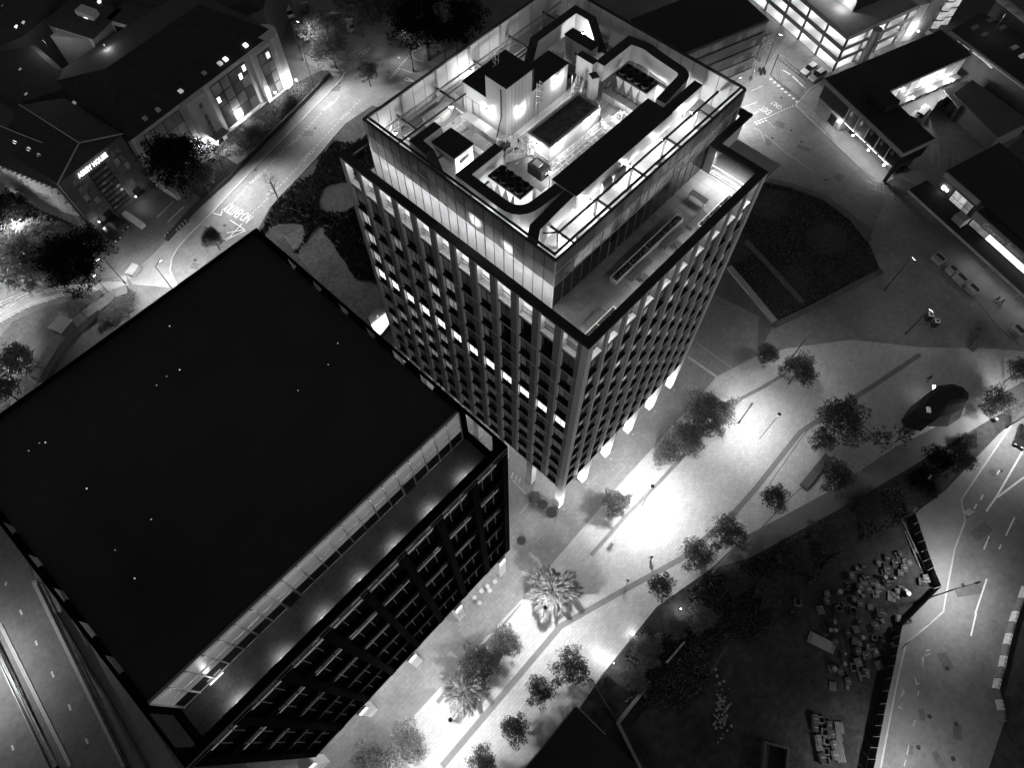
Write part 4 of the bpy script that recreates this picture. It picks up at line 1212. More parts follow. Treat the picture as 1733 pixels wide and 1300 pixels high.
# ================================================================== BLACK OFFICE BLOCK
BX0, BX1, BY0, BY1, BT = -47.1, -11.75, -0.5, 36.5, 49.3
BS, BH = 10.8, 7.7
block = thing('office_block', 'huge black-roofed office block with dark gridded front and lit roof terrace', 'office block', (-29.5, 18, 0))
BO = world_org(block)
part('body', MB().box(BX0 + .3, 0.35, 10.2, BX1 - .3, BY1 - .3, 42.0).box(BX0 + .6, 5.6, 42.0, BX1 - .6, BY1 - .3, 48.6), 'black_metal', block)
part('soffit', MB().box(BX0 + .1, BY0 + .1, 9.8, BX1 - .1, BY1 - .1, 10.15), 'concrete', block)
part('lobby_wall', MB().box(BX0 + 5, 4, 0, BX1 - 4, BY1 - 3, 9.8), 'glass_blind', block)
for i in range(14):
    x = BX0 + 5.2 + i * 1.95
    part('lobby_mullion', MB().box(x, 3.92, 0, x + .1, 4.0, 9.8), 'b2_frame', block)
roof = part('roof', MB().box(BX0 + .62, 5.5, 48.6, BX1 - .62, BY1 - .1, 48.95), 'roof_black', block)
part('side_wall', MB().box(BX1 - .3, 0, 10.2, BX1, BY1, 43.9).box(BX1 - .3, 0.05, 43.9, BX1, 1.2, 49).box(BX1 - .3, 5.0, 43.9, BX1, 6.4, 49), 'b2_wall', block)
part('side_wall', MB().box(BX0, 0, 10.2, BX0 + .3, BY1, 43.9).box(BX0, 0.05, 43.9, BX0 + .3, 1.2, 49).box(BX0, 5.0, 43.9, BX0 + .3, 6.4, 49), 'b2_wall', block)
part('rear_wall', MB().box(BX0, BY1 - .3, 10.2, BX1, BY1, BT), 'b2_wall', block)
# open crown along both sides: top rail, fins and gaps one can look through
for X, s in ((BX1, -1), (BX0, 1)):
    part('crown_rail', MB().box(min(X, X + s * .24), -0.02, 49.0, max(X, X + s * .24), BY1 - .31, BT), 'b2_wall', block)
    gaps = [(8.7, 11.0), (12.7, 14.9), (16.9, 18.9), (21.0, 23.1), (25.2, 27.3), (29.3, 31.4)]
    last = 5.51
    for a, b in gaps + [(BY1 - .32, BY1)]:
        x0, x1 = sorted((X + s * .62, X + s * .24))
        part('crown_filler', MB().box(x0, last, 48.9, x1, a, BT - .02), 'b2_wall', block)
        x0, x1 = sorted((X, X + s * .24))
        part('crown_fin', MB().box(x0, last + .3, 43.9, x1, a - .2, 49.0), 'b2_wall', block)
        last = b
# front: piers, spandrels, windows
NBX = 8
bw_ = (BX1 - BX0) / NBX
for i in range(NBX + 1):
    x = BX0 + i * bw_
    a, b = (x, x + .75) if i == 0 else ((x - .75, x) if i == NBX else (x - .42, x + .42))
    part('pier', MB().box(a, BY0, 10.2, b, 0.3, BT - .02), 'b2_wall', block)
for r in range(6):
    z = BS + BH * r
    part('spandrel', MB().box(BX0 + .3, BY0 + .06, z - .6 if r else 10.2, BX1 - .3, 0.28, min(z + .35, BT - .05) if r < 5 else BT - .04), 'b2_wall', block)
part('edge_trim', MB().box(BX0, BY0 - .1, BT - .3, BX1, BY0 + .0, BT - .22).box(BX0 + .1, BY0 - .05, BT - 1.3, BX1 - .1, BY0 - .005, BT - 1.25), 'b2_frame', block)
_bl = {}
def bshare(key, mb, m):
    if key not in _bl:
        me = mb.mesh(key[0]); me.materials.append(M[m]); _bl[key] = me
    return _bl[key]
emat('bar_bright', 1.8, 0.5); emat('bar_mid', 0.7, 0.5); emat('bar_low', 0.25, 0.4); emat('bar_faint', 0.08, 0.3); emat('panel_glow', 0.11, 0.25, var=0.35, scale=0.15)  # panel_glow: lit look of the terrace wall panels put in as emission
for i in range(NBX):
    x0 = BX0 + i * bw_ + .42 + (.33 if i == 0 else 0)
    w = bw_ - .84 - (.33 if i in (0, NBX - 1) else 0)
    for r in range(5):
        z0 = BS + BH * r + .35
        h = BH - .95
        fr = MB()
        for u in (w * .3, w * .7):
            fr.box(u - .028, 0.1, 0.0, u + .028, 0.17, h * .9)
        fr.box(0, 0.12, h * .5, w, .17, h * .5 + .04)
        win = put('window', bshare(('window', round(w, 2)), fr, 'steel'), None, block, Vector((x0, 0, z0)) - BO)
        for c, (u0, u1) in enumerate(((0, w * .3 - .035), (w * .3 + .035, w * .7 - .035), (w * .7 + .035, w))):
            for v, (a, b) in enumerate(((.06, h * .5), (h * .5 + .07, h))):
                put('pane', bshare(('pane', round(w, 2), c, v), MB().box(u0, .2, a, u1, .22, b), 'glass_dark'), None, win)
        put('sill_shelf', bshare(('sill_shelf', round(w, 2)), MB().box(w * .32, .17, h * .5 + .3, w * .68, .2, h * .5 + 1.1), 'concrete_dark'), None, win)
        lev = 'bar_bright' if (r == 4 or (r == 3 and i in (1, 2, 3, 6))) and i not in (7,) else ('bar_mid' if r >= 3 else ('bar_low' if r == 2 else 'bar_faint'))
        if i == 6 and r in (2, 3):
            lev = 'bar_bright'
        for c, (u0, u1) in enumerate(((0.05, w * .3 - .1), (w * .3 + .05, w * .7 - .1), (w * .7 + .05, w - .05))):
            l2 = lev if random.random() > .25 else {'bar_bright': 'bar_mid', 'bar_mid': 'bar_low'}.get(lev, 'bar_faint')
            put('light_bar', bshare(('light_bar', round(w, 2), c, l2), MB().box(u0, .155, h - 1.62, u1, .198, h - 1.5), l2), None, win)
        if r >= 2:
            put('light_bar', bshare(('light_bar2', round(w, 2), 'bar_low' if r > 2 else 'bar_faint'), MB().box(w * .05, .165, h * .5 - .5, w * .95, .195, h * .5 - .42), 'bar_low' if r > 2 else 'bar_faint'), None, win)
# terrace cut into the front of the roof
BF = 42.3
part('terrace_floor', MB().box(BX0 + .31, 0.31, 42.02, BX1 - .31, 5.39, BF), 'b2_floor', block)
part('parapet_lining', MB().box(BX0 + .75, 0.301, BF, BX1 - .75, 0.34, 48.9), 'b2_wall', block)
part('head_beam', MB().box(BX0 + .62, 5.3, 48.9, BX1 - .62, 5.5, 49.05), 'b2_frame', block)
mat('b2_panel', 0.3, 0.35, var=0.2, scale=0.25, spec=0.5)
npan = 21
pw = (BX1 - BX0 - 1.2) / npan
for i in range(npan + 1):
    x = BX0 + .6 + i * pw
    part('glazing_mullion', MB().box(x - .05, 5.22, BF, x + .05, 5.42, 48.9), 'white_stone', block)
part('glazing_transom', MB().box(BX0 + .6, 5.27, 45.8, BX1 - .6, 5.41, 45.9).box(BX0 + .6, 5.29, BF, BX1 - .6, 5.43, BF + .1), 'white_stone', block)
for i in range(npan):
    x = BX0 + .6 + i * pw
    for (a, b, mm) in ((45.9, 48.9, 'panel_glow'), (44.5, 45.8, 'panel_glow'), (BF + .1, 44.5, 'glass_dark')):
        put('glazing_pane', bshare(('glazing_pane', a), MB().box(.04, 5.34, a, pw - .04, 5.37, b), mm), None, block, Vector((x, 0, 0)) - BO)
for i in (7, 16):
    x = BX0 + .6 + i * pw
    d = part('door', MB().box(x + .15, 5.22, BF, x + pw - .15, 5.27, 45.0), 'glass_dark', block)
    part('frame', MB().box(x - .02, 5.2, BF, x + .14, 5.28, 45.2).box(x + pw - .14, 5.2, BF, x + pw + .02, 5.28, 45.2).box(x + .14, 5.2, 45.02, x + pw - .14, 5.28, 45.2), 'white_stone', d)
for n, (px, py) in enumerate(((789, 811), (733, 868), (674, 929), (613, 987), (550, 1051), (484, 1120), (408, 1191))):
    x, y = G2(px, py, BF)
    part('wall_lamp', MB().box(x - .12, 1.88, BF + .88, x + .12, 2.12, BF + .92).box(x - .04, 1.5, BF, x + .04, 1.58, BF + .95).box(x - .04, 1.58, BF + .92, x + .04, 1.9, BF + .95), 'black_metal', block)
    light('terrace_light', 'SPOT', (x, 2.0, BF + 1.0), 420, block, .35, 165, (0, -.1, -1), 1.0)
part('wall_lamp', MB().box(BX0 + 3.2, 5.1, BF + .02, BX0 + 4.6, 5.2, BF + .1), 'lit_white', block)  # bright reflection at the glass foot, put in as a glowing bar
light('terrace_light', 'POINT', (BX0 + 3.9, 4.5, BF + 1.2), 60, block, .3)  # point light added with the glowing bar
wl = light('mullion_fill_light', 'AREA', ((BX0 + BX1) / 2, 5.05, 48.7), 90, block, aim=(0, .12, -1), size=(33, .1))  # area light added to brighten the glazing mullions
wl.data.spread = R_(70)
# columns at street level, lamps under the soffit
for k in range(5):
    x = -12.8 - 8.78 * k
    part('column', MB().box(x - 1.3, -0.62, 0, x, 0.75, 9.8), 'white_stone', block)
    light('soffit_light', 'SPOT', (x - .6, -1.6, 9.6), 1100, block, .2, 140, (0, -.1, -1), .8)
for k in range(9):
    x = -13 - 4.0 * k
    light('soffit_light', 'SPOT', (x, 2.2, 9.6), 700, block, .2, 150, (0, -.3, -1), .8)
    part('soffit_lamp', MB().box(x - .2, 2.0, 9.75, x + .2, 2.4, 9.79), 'lamp_soft', block)
for i in range(4):
    light('soffit_light', 'SPOT', (BX1 - 1.2, 2 + i * 9, 9.6), 500, block, .2, 150, (.3, 0, -1), .8)
# small roof anchors; their glint is put in as glowing caps
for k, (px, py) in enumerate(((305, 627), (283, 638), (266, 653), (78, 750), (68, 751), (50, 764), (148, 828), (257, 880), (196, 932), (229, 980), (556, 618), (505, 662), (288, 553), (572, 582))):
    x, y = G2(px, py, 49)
    t = thing('roof_anchor', 'tiny roof anchor with a glowing cap as its glint on the black flat roof of the office block', 'marker', (x, y, 48.95), group='anchors on the black roof')
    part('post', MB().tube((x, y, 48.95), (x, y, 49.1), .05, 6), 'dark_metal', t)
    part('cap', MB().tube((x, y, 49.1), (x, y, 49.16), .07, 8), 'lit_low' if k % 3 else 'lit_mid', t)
# ================================================================== OTHER BUILDINGS
class Frame:
    """local axes on the ground: u along a facade, n outwards"""
    def __init__(s, o, d):
        s.o = Vector(o[:2]); s.d = Vector(d).normalized(); s.n = Vector((s.d.y, -s.d.x)); s.a = math.atan2(s.d.y, s.d.x)
    def p(s, u, n):
        q = s.o + s.d * u + s.n * n
        return (q.x, q.y)
    def box(s, mb, u0, u1, n0, n1, z0, z1):
        mb.prism([s.p(u0, n0), s.p(u1, n0), s.p(u1, n1), s.p(u0, n1)], z0, z1)
        return mb
def fbox(fr, u0, u1, n0, n1, z0, z1):
    return fr.box(MB(), u0, u1, n0, n1, z0, z1)
# ---- white apartments along the taxi street
F = Frame((-1.6, 104.0), (0.993, 0.115))
ap = thing('apartment_building', 'pale four-storey apartment building with projecting bays and rounded end beside the taxi street', 'apartments', (*F.p(16, -6), 0))
part('body', fbox(F, -3.0, 35.0, -26, -0.9, 0, 11.9), 'render_grey', ap)
hr = MB()
e0, e1, e2, e3 = F.p(-3.3, 0.05), F.p(35.2, 0.05), F.p(35.2, -26.3), F.p(-3.3, -26.3)
r0, r1 = F.p(5, -13), F.p(28.5, -13)
hr.v = [(*e0, 12.02), (*e1, 12.02), (*e2, 12.02), (*e3, 12.02), (*r0, 16.6), (*r1, 16.6)]
hr.f = [(0, 1, 5, 4), (1, 2, 5), (2, 3, 4, 5), (3, 0, 4), (3, 2, 1, 0)]
rf = part('roof', hr, 'roof_tile', ap)
for u, n, lit in ((17.2, -1.6, 'lit_dim'), (21.0, -1.2, 'lit_mid'), (22.5, -1.2, 'lit_white'), (27.8, -1.0, 'lit_white'), (5.0, -1.2, 'lit_dim'), (11, -1.5, 'lit_mid'), (2.0, -1.4, 'lit_dim')):
    part('roof_window', fbox(F, u, u + .8, n - .55, n + .25, 12.35, 12.62 + .25), lit, rf)
# facade sections: u0,u1,projection,kind
def section(u0, u1, n, m='render_white', zb=0.0):
    return part('bay', fbox(F, u0, u1, -0.9, n, zb, 12.0), m, ap)
def win(b, u0, u1, z0, z1, n, m, frame='dark_metal'):
    o = part('window', fbox(F, u0, u1, n, n + .05, z0, z1), frame, b)
    return o
def wins(b, u0, u1, n, cols, rows, zb, zt, seed):
    rs = random.Random(seed)
    back = part('recess', fbox(F, u0, u1, n, n + .03, zb, zt), 'dark_metal', b)
    cw = (u1 - u0) / cols; rh = (zt - zb) / rows
    for c in range(cols):
        for r in range(rows):
            v = rs.random()
            a, e = u0 + c * cw + .15, u0 + (c + 1) * cw - .15
            mm = 'render_grey' if (c % 3 == 1) else ('lit_faint' if v < .6 else 'lit_dim')
            part('window_panel', fbox(F, a, e, n + .03, n + .07, zb + r * rh + .15, zb + (r + 1) * rh - .15), mm, b)
b = section(-2.5, 9.6, 0.0)
wins(b, 0.0, 8.6, 0.01, 4, 4, 0.7, 11.2, 3)
b = section(9.6, 14.7, 1.5)
for k in range(7):
    part('slot_window', fbox(F, 12.0, 12.8, 1.51, 1.56, 1.0 + k * 1.4, 2.2 + k * 1.4), 'lit_faint' if k != 5 else 'lit_dim', b)
b = section(14.7, 27.2, 0.35)
wins(b, 16.4, 25.6, 0.37, 4, 4, 0.7, 11.2, 9)
for u, z in ((16.6, 7.0), (23.2, 8.3), (24.6, 9.4)):
    part('window_panel', fbox(F, u, u + .8, 0.45, .48, z, z + 1.3), 'lit_white', b)
b = section(27.2, 32.6, 1.3)
wins(b, 28.3, 31.7, 1.32, 2, 4, 0.7, 11.2, 4)
part('window_panel', fbox(F, 30.4, 31.2, 1.4, 1.43, 9.2, 10.5), 'lit_white', b)
rd = MB()
cc_ = Vector(F.p(33.0, -1.3))
pts = [F.p(32.6, 1.3)] + [(cc_.x + 2.9 * math.cos(F.a - math.pi / 2 + t * .26), cc_.y + 2.9 * math.sin(F.a - math.pi / 2 + t * .26)) for t in range(0, 11)] + [F.p(30, -4)]
rd.prism(pts, 0, 12.4)
part('rounded_end', rd, 'render_white', ap)
part('plinth_strip', fbox(F, 14.7, 27.2, 0.36, 0.7, 0, .5), 'white_stone', ap)
part('entrance_canopy', fbox(F, 11.2, 14.6, 1.5, 3.4, 2.7, 2.95), 'concrete', ap)
d = part('door', fbox(F, 12.2, 13.6, 1.5, 1.56, 0, 2.4), 'glass_dark', ap)
part('entrance_path', fbox(F, 10.6, 14.4, 3.4, 8.6, .005, .03), 'pavement', ap)
for u, pw, nn in ((19.9, 800, 1.7), (28.6, 800, 2.7), (11.4, 650, 3.2), (34.0, 900, 3.6), (8.4, 400, 1.2)):
    x, y = F.p(u, nn)
    part('wall_lamp', MB().obox((x, y, 2.6), (.16, .16, .12)), 'lamp', ap)
    light('wall_light', 'POINT', (x, y, 2.3), pw, ap, .12)
# ---- apartment wing round the dark courtyard behind
F2 = Frame((2.9, 142.4), (0.35, -0.937))
aw = thing('apartment_wing', 'dim courtyard wing with pale framed bays seen over the black apartment roofs', 'apartments', (6, 138, 0))
part('wall', fbox(F2, -2, 9.0, -8, -0.4, 0, 12).prism([(5.9, 134.4), (10.8, 137.2), (7.8, 143), (1, 141)], 0, 12.01), 'render_grey', aw)
part('bay', fbox(F2, 0, 9.0, -0.4, 0.0, 4.5, 12.02), 'render_white', aw)
F3 = Frame((11.9, 136.4), (0.37, -0.93))
part('wall', fbox(F3, 0, 12.6, -9, -0.3, 0, 12), 'render_grey', aw)
b2_ = part('bay', fbox(F3, 0, 12.4, -0.3, 0.0, 3, 12.02), 'render_white', aw)
for fr, nn, u1, bb in ((F2, 0.0, 8.6, aw), (F3, 0.0, 12, aw)):
    cols = 3 if u1 < 10 else 4
    for c in range(cols):
        for r in range(2):
            a = .7 + c * (u1 - .7) / cols
            part('window', fbox(fr, a, a + (u1 - .7) / cols - .5, nn + .01, nn + .05, 5.0 + r * 3.3, 7.9 + r * 3.3), 'render_grey' if c % 2 else 'dark_metal', bb)
st = part('stair_bay', MB().prism([(8.2, 142.3), (9.6, 138.0), (11.6, 139.0), (10.4, 143)], 0, 13.4), 'render_white', aw)
F4 = Frame((8.2, 142.3), (0.31, -0.95))
for k, lv in enumerate(('lit_low', 'lit_dim', 'lit_white', 'lit_mid', 'lit_white')):
    part('slot_window', fbox(F4, 1.9, 2.9, 0.01, .05, 2.0 + k * 2.2, 3.7 + k * 2.2), lv, st)
part('roof', fbox(F2, -3, 9.6, -10, -0.2, 12.05, 12.3), 'roof_tile', aw)
part('roof', fbox(F3, -0.5, 13, -11, -0.1, 12.05, 12.3), 'roof_tile', aw)
light('courtyard_light', 'POINT', (*F4.p(2.5, 11), 14.5), 700, aw, .3)  # lights added above the roofs to brighten the pale bays
light('courtyard_light', 'POINT', (*F3.p(7, 9), 14.5), 600, aw, .3)
part('courtyard_lamp', MB().obox((*F4.p(2.5, 11), 14.8), (.15, .15, .1)).tube((*F4.p(2.5, 11), 10), (*F4.p(2.5, 11), 14.7), .06), 'dark_metal', aw)  # housings and poles added for these two lights
part('courtyard_lamp', MB().obox((*F3.p(7, 9), 14.8), (.15, .15, .1)).tube((*F3.p(7, 9), 10), (*F3.p(7, 9), 14.7), .06), 'dark_metal', aw)
# more dark rooftops at the top left
for nm, lab, poly, z, spots in (('terrace_house', 'black-roofed house block at the top left corner with a few lit skylights', [(-30, -60), (120, -60), (95, 15), (40, 60), (-30, 90)], 11, ((28, 45, 'lit_white'), (40, 38, 'lit_mid'), (5, 10, 'lit_dim'))),
                             ('terrace_house', 'black-roofed block left of the courtyard wing with faint rooflights', [(-40, 95), (60, 75), (110, 120), (130, 165), (40, 195), (-40, 150)], 12, ((35, 118, 'lit_low'), (150, 140, 'lit_mid'), (45, 160, 'lit_low'), (125, 174, 'lit_low'))),
                             ('terrace_house', 'long black-roofed block at the top edge behind the courtyard wing', [(140, -70), (470, -70), (445, 15), (340, 55), (290, 22), (200, 5), (150, 5)], 11.5, ((328, 10, 'lit_low'), (334, 20, 'lit_low'), (168, 2, 'lit_white')))):
    p = GL(poly, z)
    t = thing(nm, lab, 'house', (sum(q[0] for q in p) / len(p), sum(q[1] for q in p) / len(p), 0))
    part('wall', MB().prism(p, 0, z - .05), 'concrete_dark', t)
    cx, cy_ = sum(q[0] for q in p) / len(p), sum(q[1] for q in p) / len(p)
    rr = part('roof', MB().prism(p, z - .04, z + 1.2, [(cx + (q[0] - cx) * .8, cy_ + (q[1] - cy_) * .8) for q in p]), 'roof_tile', t)
    for sx, sy, lv in spots:
        x, y = G2(sx, sy, z + 1.0)
        part('skylight', MB().obox((x, y, z + 1.0), (.35, .2, .25), .5), lv, rr)
# ---- Abbey House
AF = Frame((-19.4, 102.6), (0.985, 0.14))
ab = thing('hotel_building', 'dark brick gabled building with the glowing ABBEY HOUSE sign and bank of windows', 'building', (*AF.p(7, -8), 0))
part('wall', fbox(AF, 0, 14.5, -16, 0, 0, 13.4), 'brick_dark', ab)
hr = MB()
e = [AF.p(-.2, .3), AF.p(14.8, .3), AF.p(14.8, -16.3), AF.p(-.2, -16.3)]
r0, r1 = AF.p(7.3, .3), AF.p(7.3, -16.3)
hr.v = [(*q, 13.42) for q in e] + [(*r0, 17.2), (*r1, 17.2)]
hr.f = [(0, 1, 4), (1, 2, 5, 4), (2, 3, 5), (3, 0, 4, 5), (3, 2, 1, 0)]
part('roof', hr, 'roof_tile', ab)
part('verge_trim', MB().tube((*e[0], 13.5), (*r0, 17.3), .12).tube((*e[1], 13.5), (*r0, 17.3), .12).tube((*r0, 17.3), (*r1, 17.3), .1), 'kerb', ab)
tm = text_mesh('ABBEY HOUSE', depth=0.06).copy(); tm.materials.clear()
w_ = max(v.co.x for v in tm.vertices) - min(v.co.x for v in tm.vertices)
so = put('sign_lettering', tm, 'sign_white', ab)
s_ = 6.6 / w_
so.matrix_local = Matrix.Translation(Vector((*AF.p(6.9, .25), 12.1)) - world_org(ab)) @ Matrix.Rotation(AF.a, 4, 'Z') @ Matrix.Rotation(math.pi / 2, 4, 'X') @ Matrix.Diagonal((s_, s_ * 1.3, s_, 1))
light('sign_light', 'AREA', (*AF.p(6.9, .6), 12.1), 25, ab, aim=(AF.n.x * -1, AF.n.y * -1, -.3), size=(6, .5))
for k in range(6):
    for c, u in enumerate((2.0, 3.3, 10.6, 11.9)):
        part('window', fbox(AF, u, u + .95, .01, .06, 1.0 + k * 1.95, 2.3 + k * 1.95), 'lit_faint' if (k + c) % 3 else 'lit_dim', ab)
bank = part('window_bank', fbox(AF, 5.2, 9.2, .01, .05, 1.0, 11.0), 'black_metal', ab)
for k in range(8):
    for c in range(4):
        part('blind', fbox(AF, 5.4 + c * .95, 6.2 + c * .95, .05, .08, 1.4 + k * 1.18, 1.9 + k * 1.18), 'lit_faint' if (k * 3 + c) % 4 else 'lit_dim', bank)
part('garage_door', fbox(AF, 1.6, 4.6, .01, .06, 0.05, 2.4), 'black_metal', ab)
part('garage_door', fbox(AF, 10.2, 12.4, .01, .06, 0.05, 2.2), 'black_metal', ab)
part('side_wall_fin', fbox(AF, 14.55, 15.3, -1.0, 7.2, 0, 2.0), 'render_white', ab)
part('entrance_wall', fbox(AF, 5.4, 6.5, 1.5, 6.8, 0, 1.0), 'render_white', ab)
for u, n, p_ in ((9.5, 2.2, 120), (1.2, 1.2, 60)):
    x, y = AF.p(u, n)
    part('door_lamp', MB().obox((x, y, 2.6), (.12, .12, .08)), 'lamp_soft', ab)
    light('door_light', 'POINT', (x, y, 2.4), p_, ab, .2)
# ---- patterned brick wing left of it
WF = Frame(G2(-30, 265, 12), (Vector(G2(108, 322, 12)) - Vector(G2(-30, 265, 12))))
wg = thing('brick_wing', 'wing with rows of projecting pale brick fins and lit dormers under a black pitched roof', 'building', (*WF.p(8, -5), 0))
ln = (Vector(G2(108, 322, 12)) - Vector(G2(-30, 265, 12))).length
part('wall', fbox(WF, 0, ln - 1.5, -9, 0, 0, 12), 'brick_dark', wg)
hr = MB()
e = [WF.p(0, .2), WF.p(ln - 1.6, .2), WF.p(ln - 1.6, -9.2), WF.p(0, -9.2)]
r0, r1 = WF.p(0, -5.5), WF.p(ln - 1.7, -5.5)
hr.v = [(*q, 12.02) for q in e] + [(*r0, 15.5), (*r1, 15.5)]
hr.f = [(0, 1, 5, 4), (1, 2, 5), (2, 3, 4, 5), (3, 0, 4), (3, 2, 1, 0)]
rf = part('roof', hr, 'roof_tile', wg)
part('ridge_trim', MB().tube((*r0, 15.55), (*r1, 15.55), .09), 'kerb', wg)
for px, py, lv in ((2, 222, 'lit_white'), (21, 235, 'lit_white'), (30, 240, 'lit_white'), (53, 252, 'lit_mid'), (71, 262, 'lit_mid'), (100, 277, 'lit_white')):
    x, y = G2(px, py, 14.2)
    dm = part('dormer', MB().obox((x, y, 13.9), (.75, .55, .75), WF.a), 'concrete_dark', rf)
    q = Vector((x, y)) + WF.n * .6
    part('dormer_window', MB().obox((q.x, q.y, 14.0), (.35, .08, .5), WF.a).obox((x, y, 14.68), (.4, .35, .03), WF.a), lv, rf)
x, y = WF.p(ln * .62, 8)
part('added_flood_lamp', MB().obox((x, y, 9.2), (.2, .2, .12)).tube((x, y, 0), (x, y, 9.1), .06), 'steel', wg)  # lamp added to light the brick fins
light('added_flood_light', 'POINT', (x, y, 8.9), 2600, wg, .2)
for r in range(9):
    nfin = int(ln / 1.15)
    for c in range(nfin):
        u = c * 1.15 + (r % 2) * .55
        if u > ln - 2.4:
            continue
        me = None
        key = ('brick_fin',)
        if key not in _c:
            mb = MB()
            mb.v = [(0, 0, 0), (.85, 0, 0), (.85, .02, 0), (0, .6, 0), (0, 0, .95), (.85, 0, .95), (.85, .02, .95), (0, .6, .95)]
            mb.f = [(3, 2, 1, 0), (4, 5, 6, 7), (0, 1, 5, 4), (1, 2, 6, 5), (2, 3, 7, 6), (3, 0, 4, 7)]
            mm = mb.mesh('brick_fin'); mm.materials.append(M['brick_fin']); _c[key] = mm
        x, y = WF.p(u, .01)
        o = put('brick_fin', _c[key], None, wg, Vector((x, y, .6 + r * 1.25)) - world_org(wg), WF.a)
        o.scale = (1, -1, 1)
# ---- north office slab
EN1, EN2 = Vector((0.95, -0.31)).normalized(), Vector((0.31, 0.95)).normalized()
NF = Frame((82.0, 43.0), (0.95, -0.31))
no_ = thing('office_slab', 'low black-roofed office slab with three dim strips of windows behind the tower', 'office', (*NF.p(12, -8), 0))
part('body', fbox(NF, 0, 24.7, -14, -0.1, 0, 11.9), 'black_metal', no_)
part('roof', fbox(NF, -.2, 24.9, -14.2, .15, 11.9, 12.1), 'roof_black', no_)
for r in range(4):
    part('spandrel', fbox(NF, 0, 24.7, -.1, .06, r * 3.05 + 2.1, r * 3.05 + 3.05), 'brick_dark' if r < 3 else 'concrete_dark', no_)
    for c in range(20):
        rs = random.random()
        w0 = part('window', fbox(NF, c * 1.235 + .05, c * 1.235 + 1.18, -.08, -.02, r * 3.05 + .5, r * 3.05 + 2.08), 'lit_faint' if rs < .75 else 'lit_dim', no_)
# ---- multi-storey car park
CF = Frame((117.2, 21.5), (0.957, -0.29))
cp = thing('car_park', 'open-sided multi-storey car park with brightly lit white decks', 'car park', (*CF.p(12, -10), 0))
emat('deck_glow', 0.9, 0.6, var=0.2, scale=0.3)
LV = 2.75
for r in range(4):
    part('floor_deck', fbox(CF, .3, 34, -40, -.3, r * LV - (.05 if r else 0), r * LV + .1), 'concrete', cp)
    if r:
        part('edge_beam', fbox(CF, 0, 34, -.3, 0, r * LV - .45, r * LV + .55), 'concrete', cp)
        part('edge_beam', fbox(CF, 0, .3, -40, -.3, r * LV - .45, r * LV + .55), 'concrete', cp)
    if r < 3:
        part('back_wall', fbox(CF, 5, 34, -5.2, -5, r * LV + .11, (r + 1) * LV - .06), 'white_stone', cp)
        part('back_wall', fbox(CF, 5, 5.2, -40, -5.3, r * LV + .11, (r + 1) * LV - .06), 'white_stone', cp)
        for k in range(4):
            x, y = CF.p(4 + k * 8, -2.2)
            part('ceiling_lamp', MB().obox((x, y, (r + 1) * LV - .12), (1.2, .12, .04), CF.a), 'lamp_soft', cp)
            light('deck_light', 'POINT', (x, y, (r + 1) * LV - .5), 800, cp, .5)
            x, y = CF.p(2.4, -6 - k * 7)
            part('ceiling_lamp', MB().obox((x, y, (r + 1) * LV - .12), (.12, 1.2, .04), CF.a), 'lamp_soft', cp)
            light('deck_light', 'POINT', (x, y, (r + 1) * LV - .5), 800, cp, .5)
for k in range(7):
    part('column', fbox(CF, .02, .4, -k * 5.9 - .4, -k * 5.9 - .02, 0.1, 3 * LV + .5), 'concrete_dark', cp)
for k in range(1, 6):
    part('column', fbox(CF, k * 6 - .2, k * 6 + .2, -.38, -.01, 0.1, 3 * LV + .5), 'concrete_dark', cp)
part('top_screen', fbox(CF, 7, 24, -16, -6.0, 3 * LV + .12, 3 * LV + 3.0), 'roof_black', cp)
part('top_glow_wall', fbox(CF, 6.6, 6.9, -16, -6.2, 3 * LV + .12, 3 * LV + 2.6), 'white_stone', cp)
for k in range(2):
    x, y = CF.p(5.2, -8 - k * 6)
    part('deck_lamp', MB().obox((x, y, 3 * LV + 2.4), (.2, .2, .1)), 'lamp_soft', cp)
    light('deck_light', 'POINT', (x, y, 3 * LV + 2.2), 420, cp, .3)
cyl = MB().tube((*G2(1458, 104), 0), (*G2(1458, 104), 8.2), 1.0, 16)
part('stair_drum', cyl, 'concrete', cp)
part('ramp_tower', MB().prism([CF.p(22.5, 1.0), CF.p(27.0, 1.0), CF.p(27.0, -6), CF.p(22.5, -6)], 0, 9.6), 'concrete', cp)
part('ramp_face', MB().prism([CF.p(20, .3), CF.p(22.4, .9), CF.p(22.4, -4), CF.p(20, -4)], 0, 9.0), 'render_white', cp)
x, y = CF.p(21, 2.4)
light('ramp_light', 'POINT', (x, y, 3.5), 900, cp, .3)
part('ramp_lamp', MB().obox((x, y, 3.7), (.2, .2, .1)), 'lamp_soft', cp)
# parking letter on the top beam
pm = text_mesh('P', depth=0.02).copy(); pm.materials.clear()
po = put('parking_letter', pm, 'paint_worn', cp)
po.matrix_local = Matrix.Translation(Vector((*CF.p(-.03, -1.5), 3 * LV + .1)) - world_org(cp)) @ Matrix.Rotation(CF.a - math.pi / 2, 4, 'Z') @ Matrix.Rotation(math.pi / 2, 4, 'X') @ Matrix.Scale(1.2, 4)
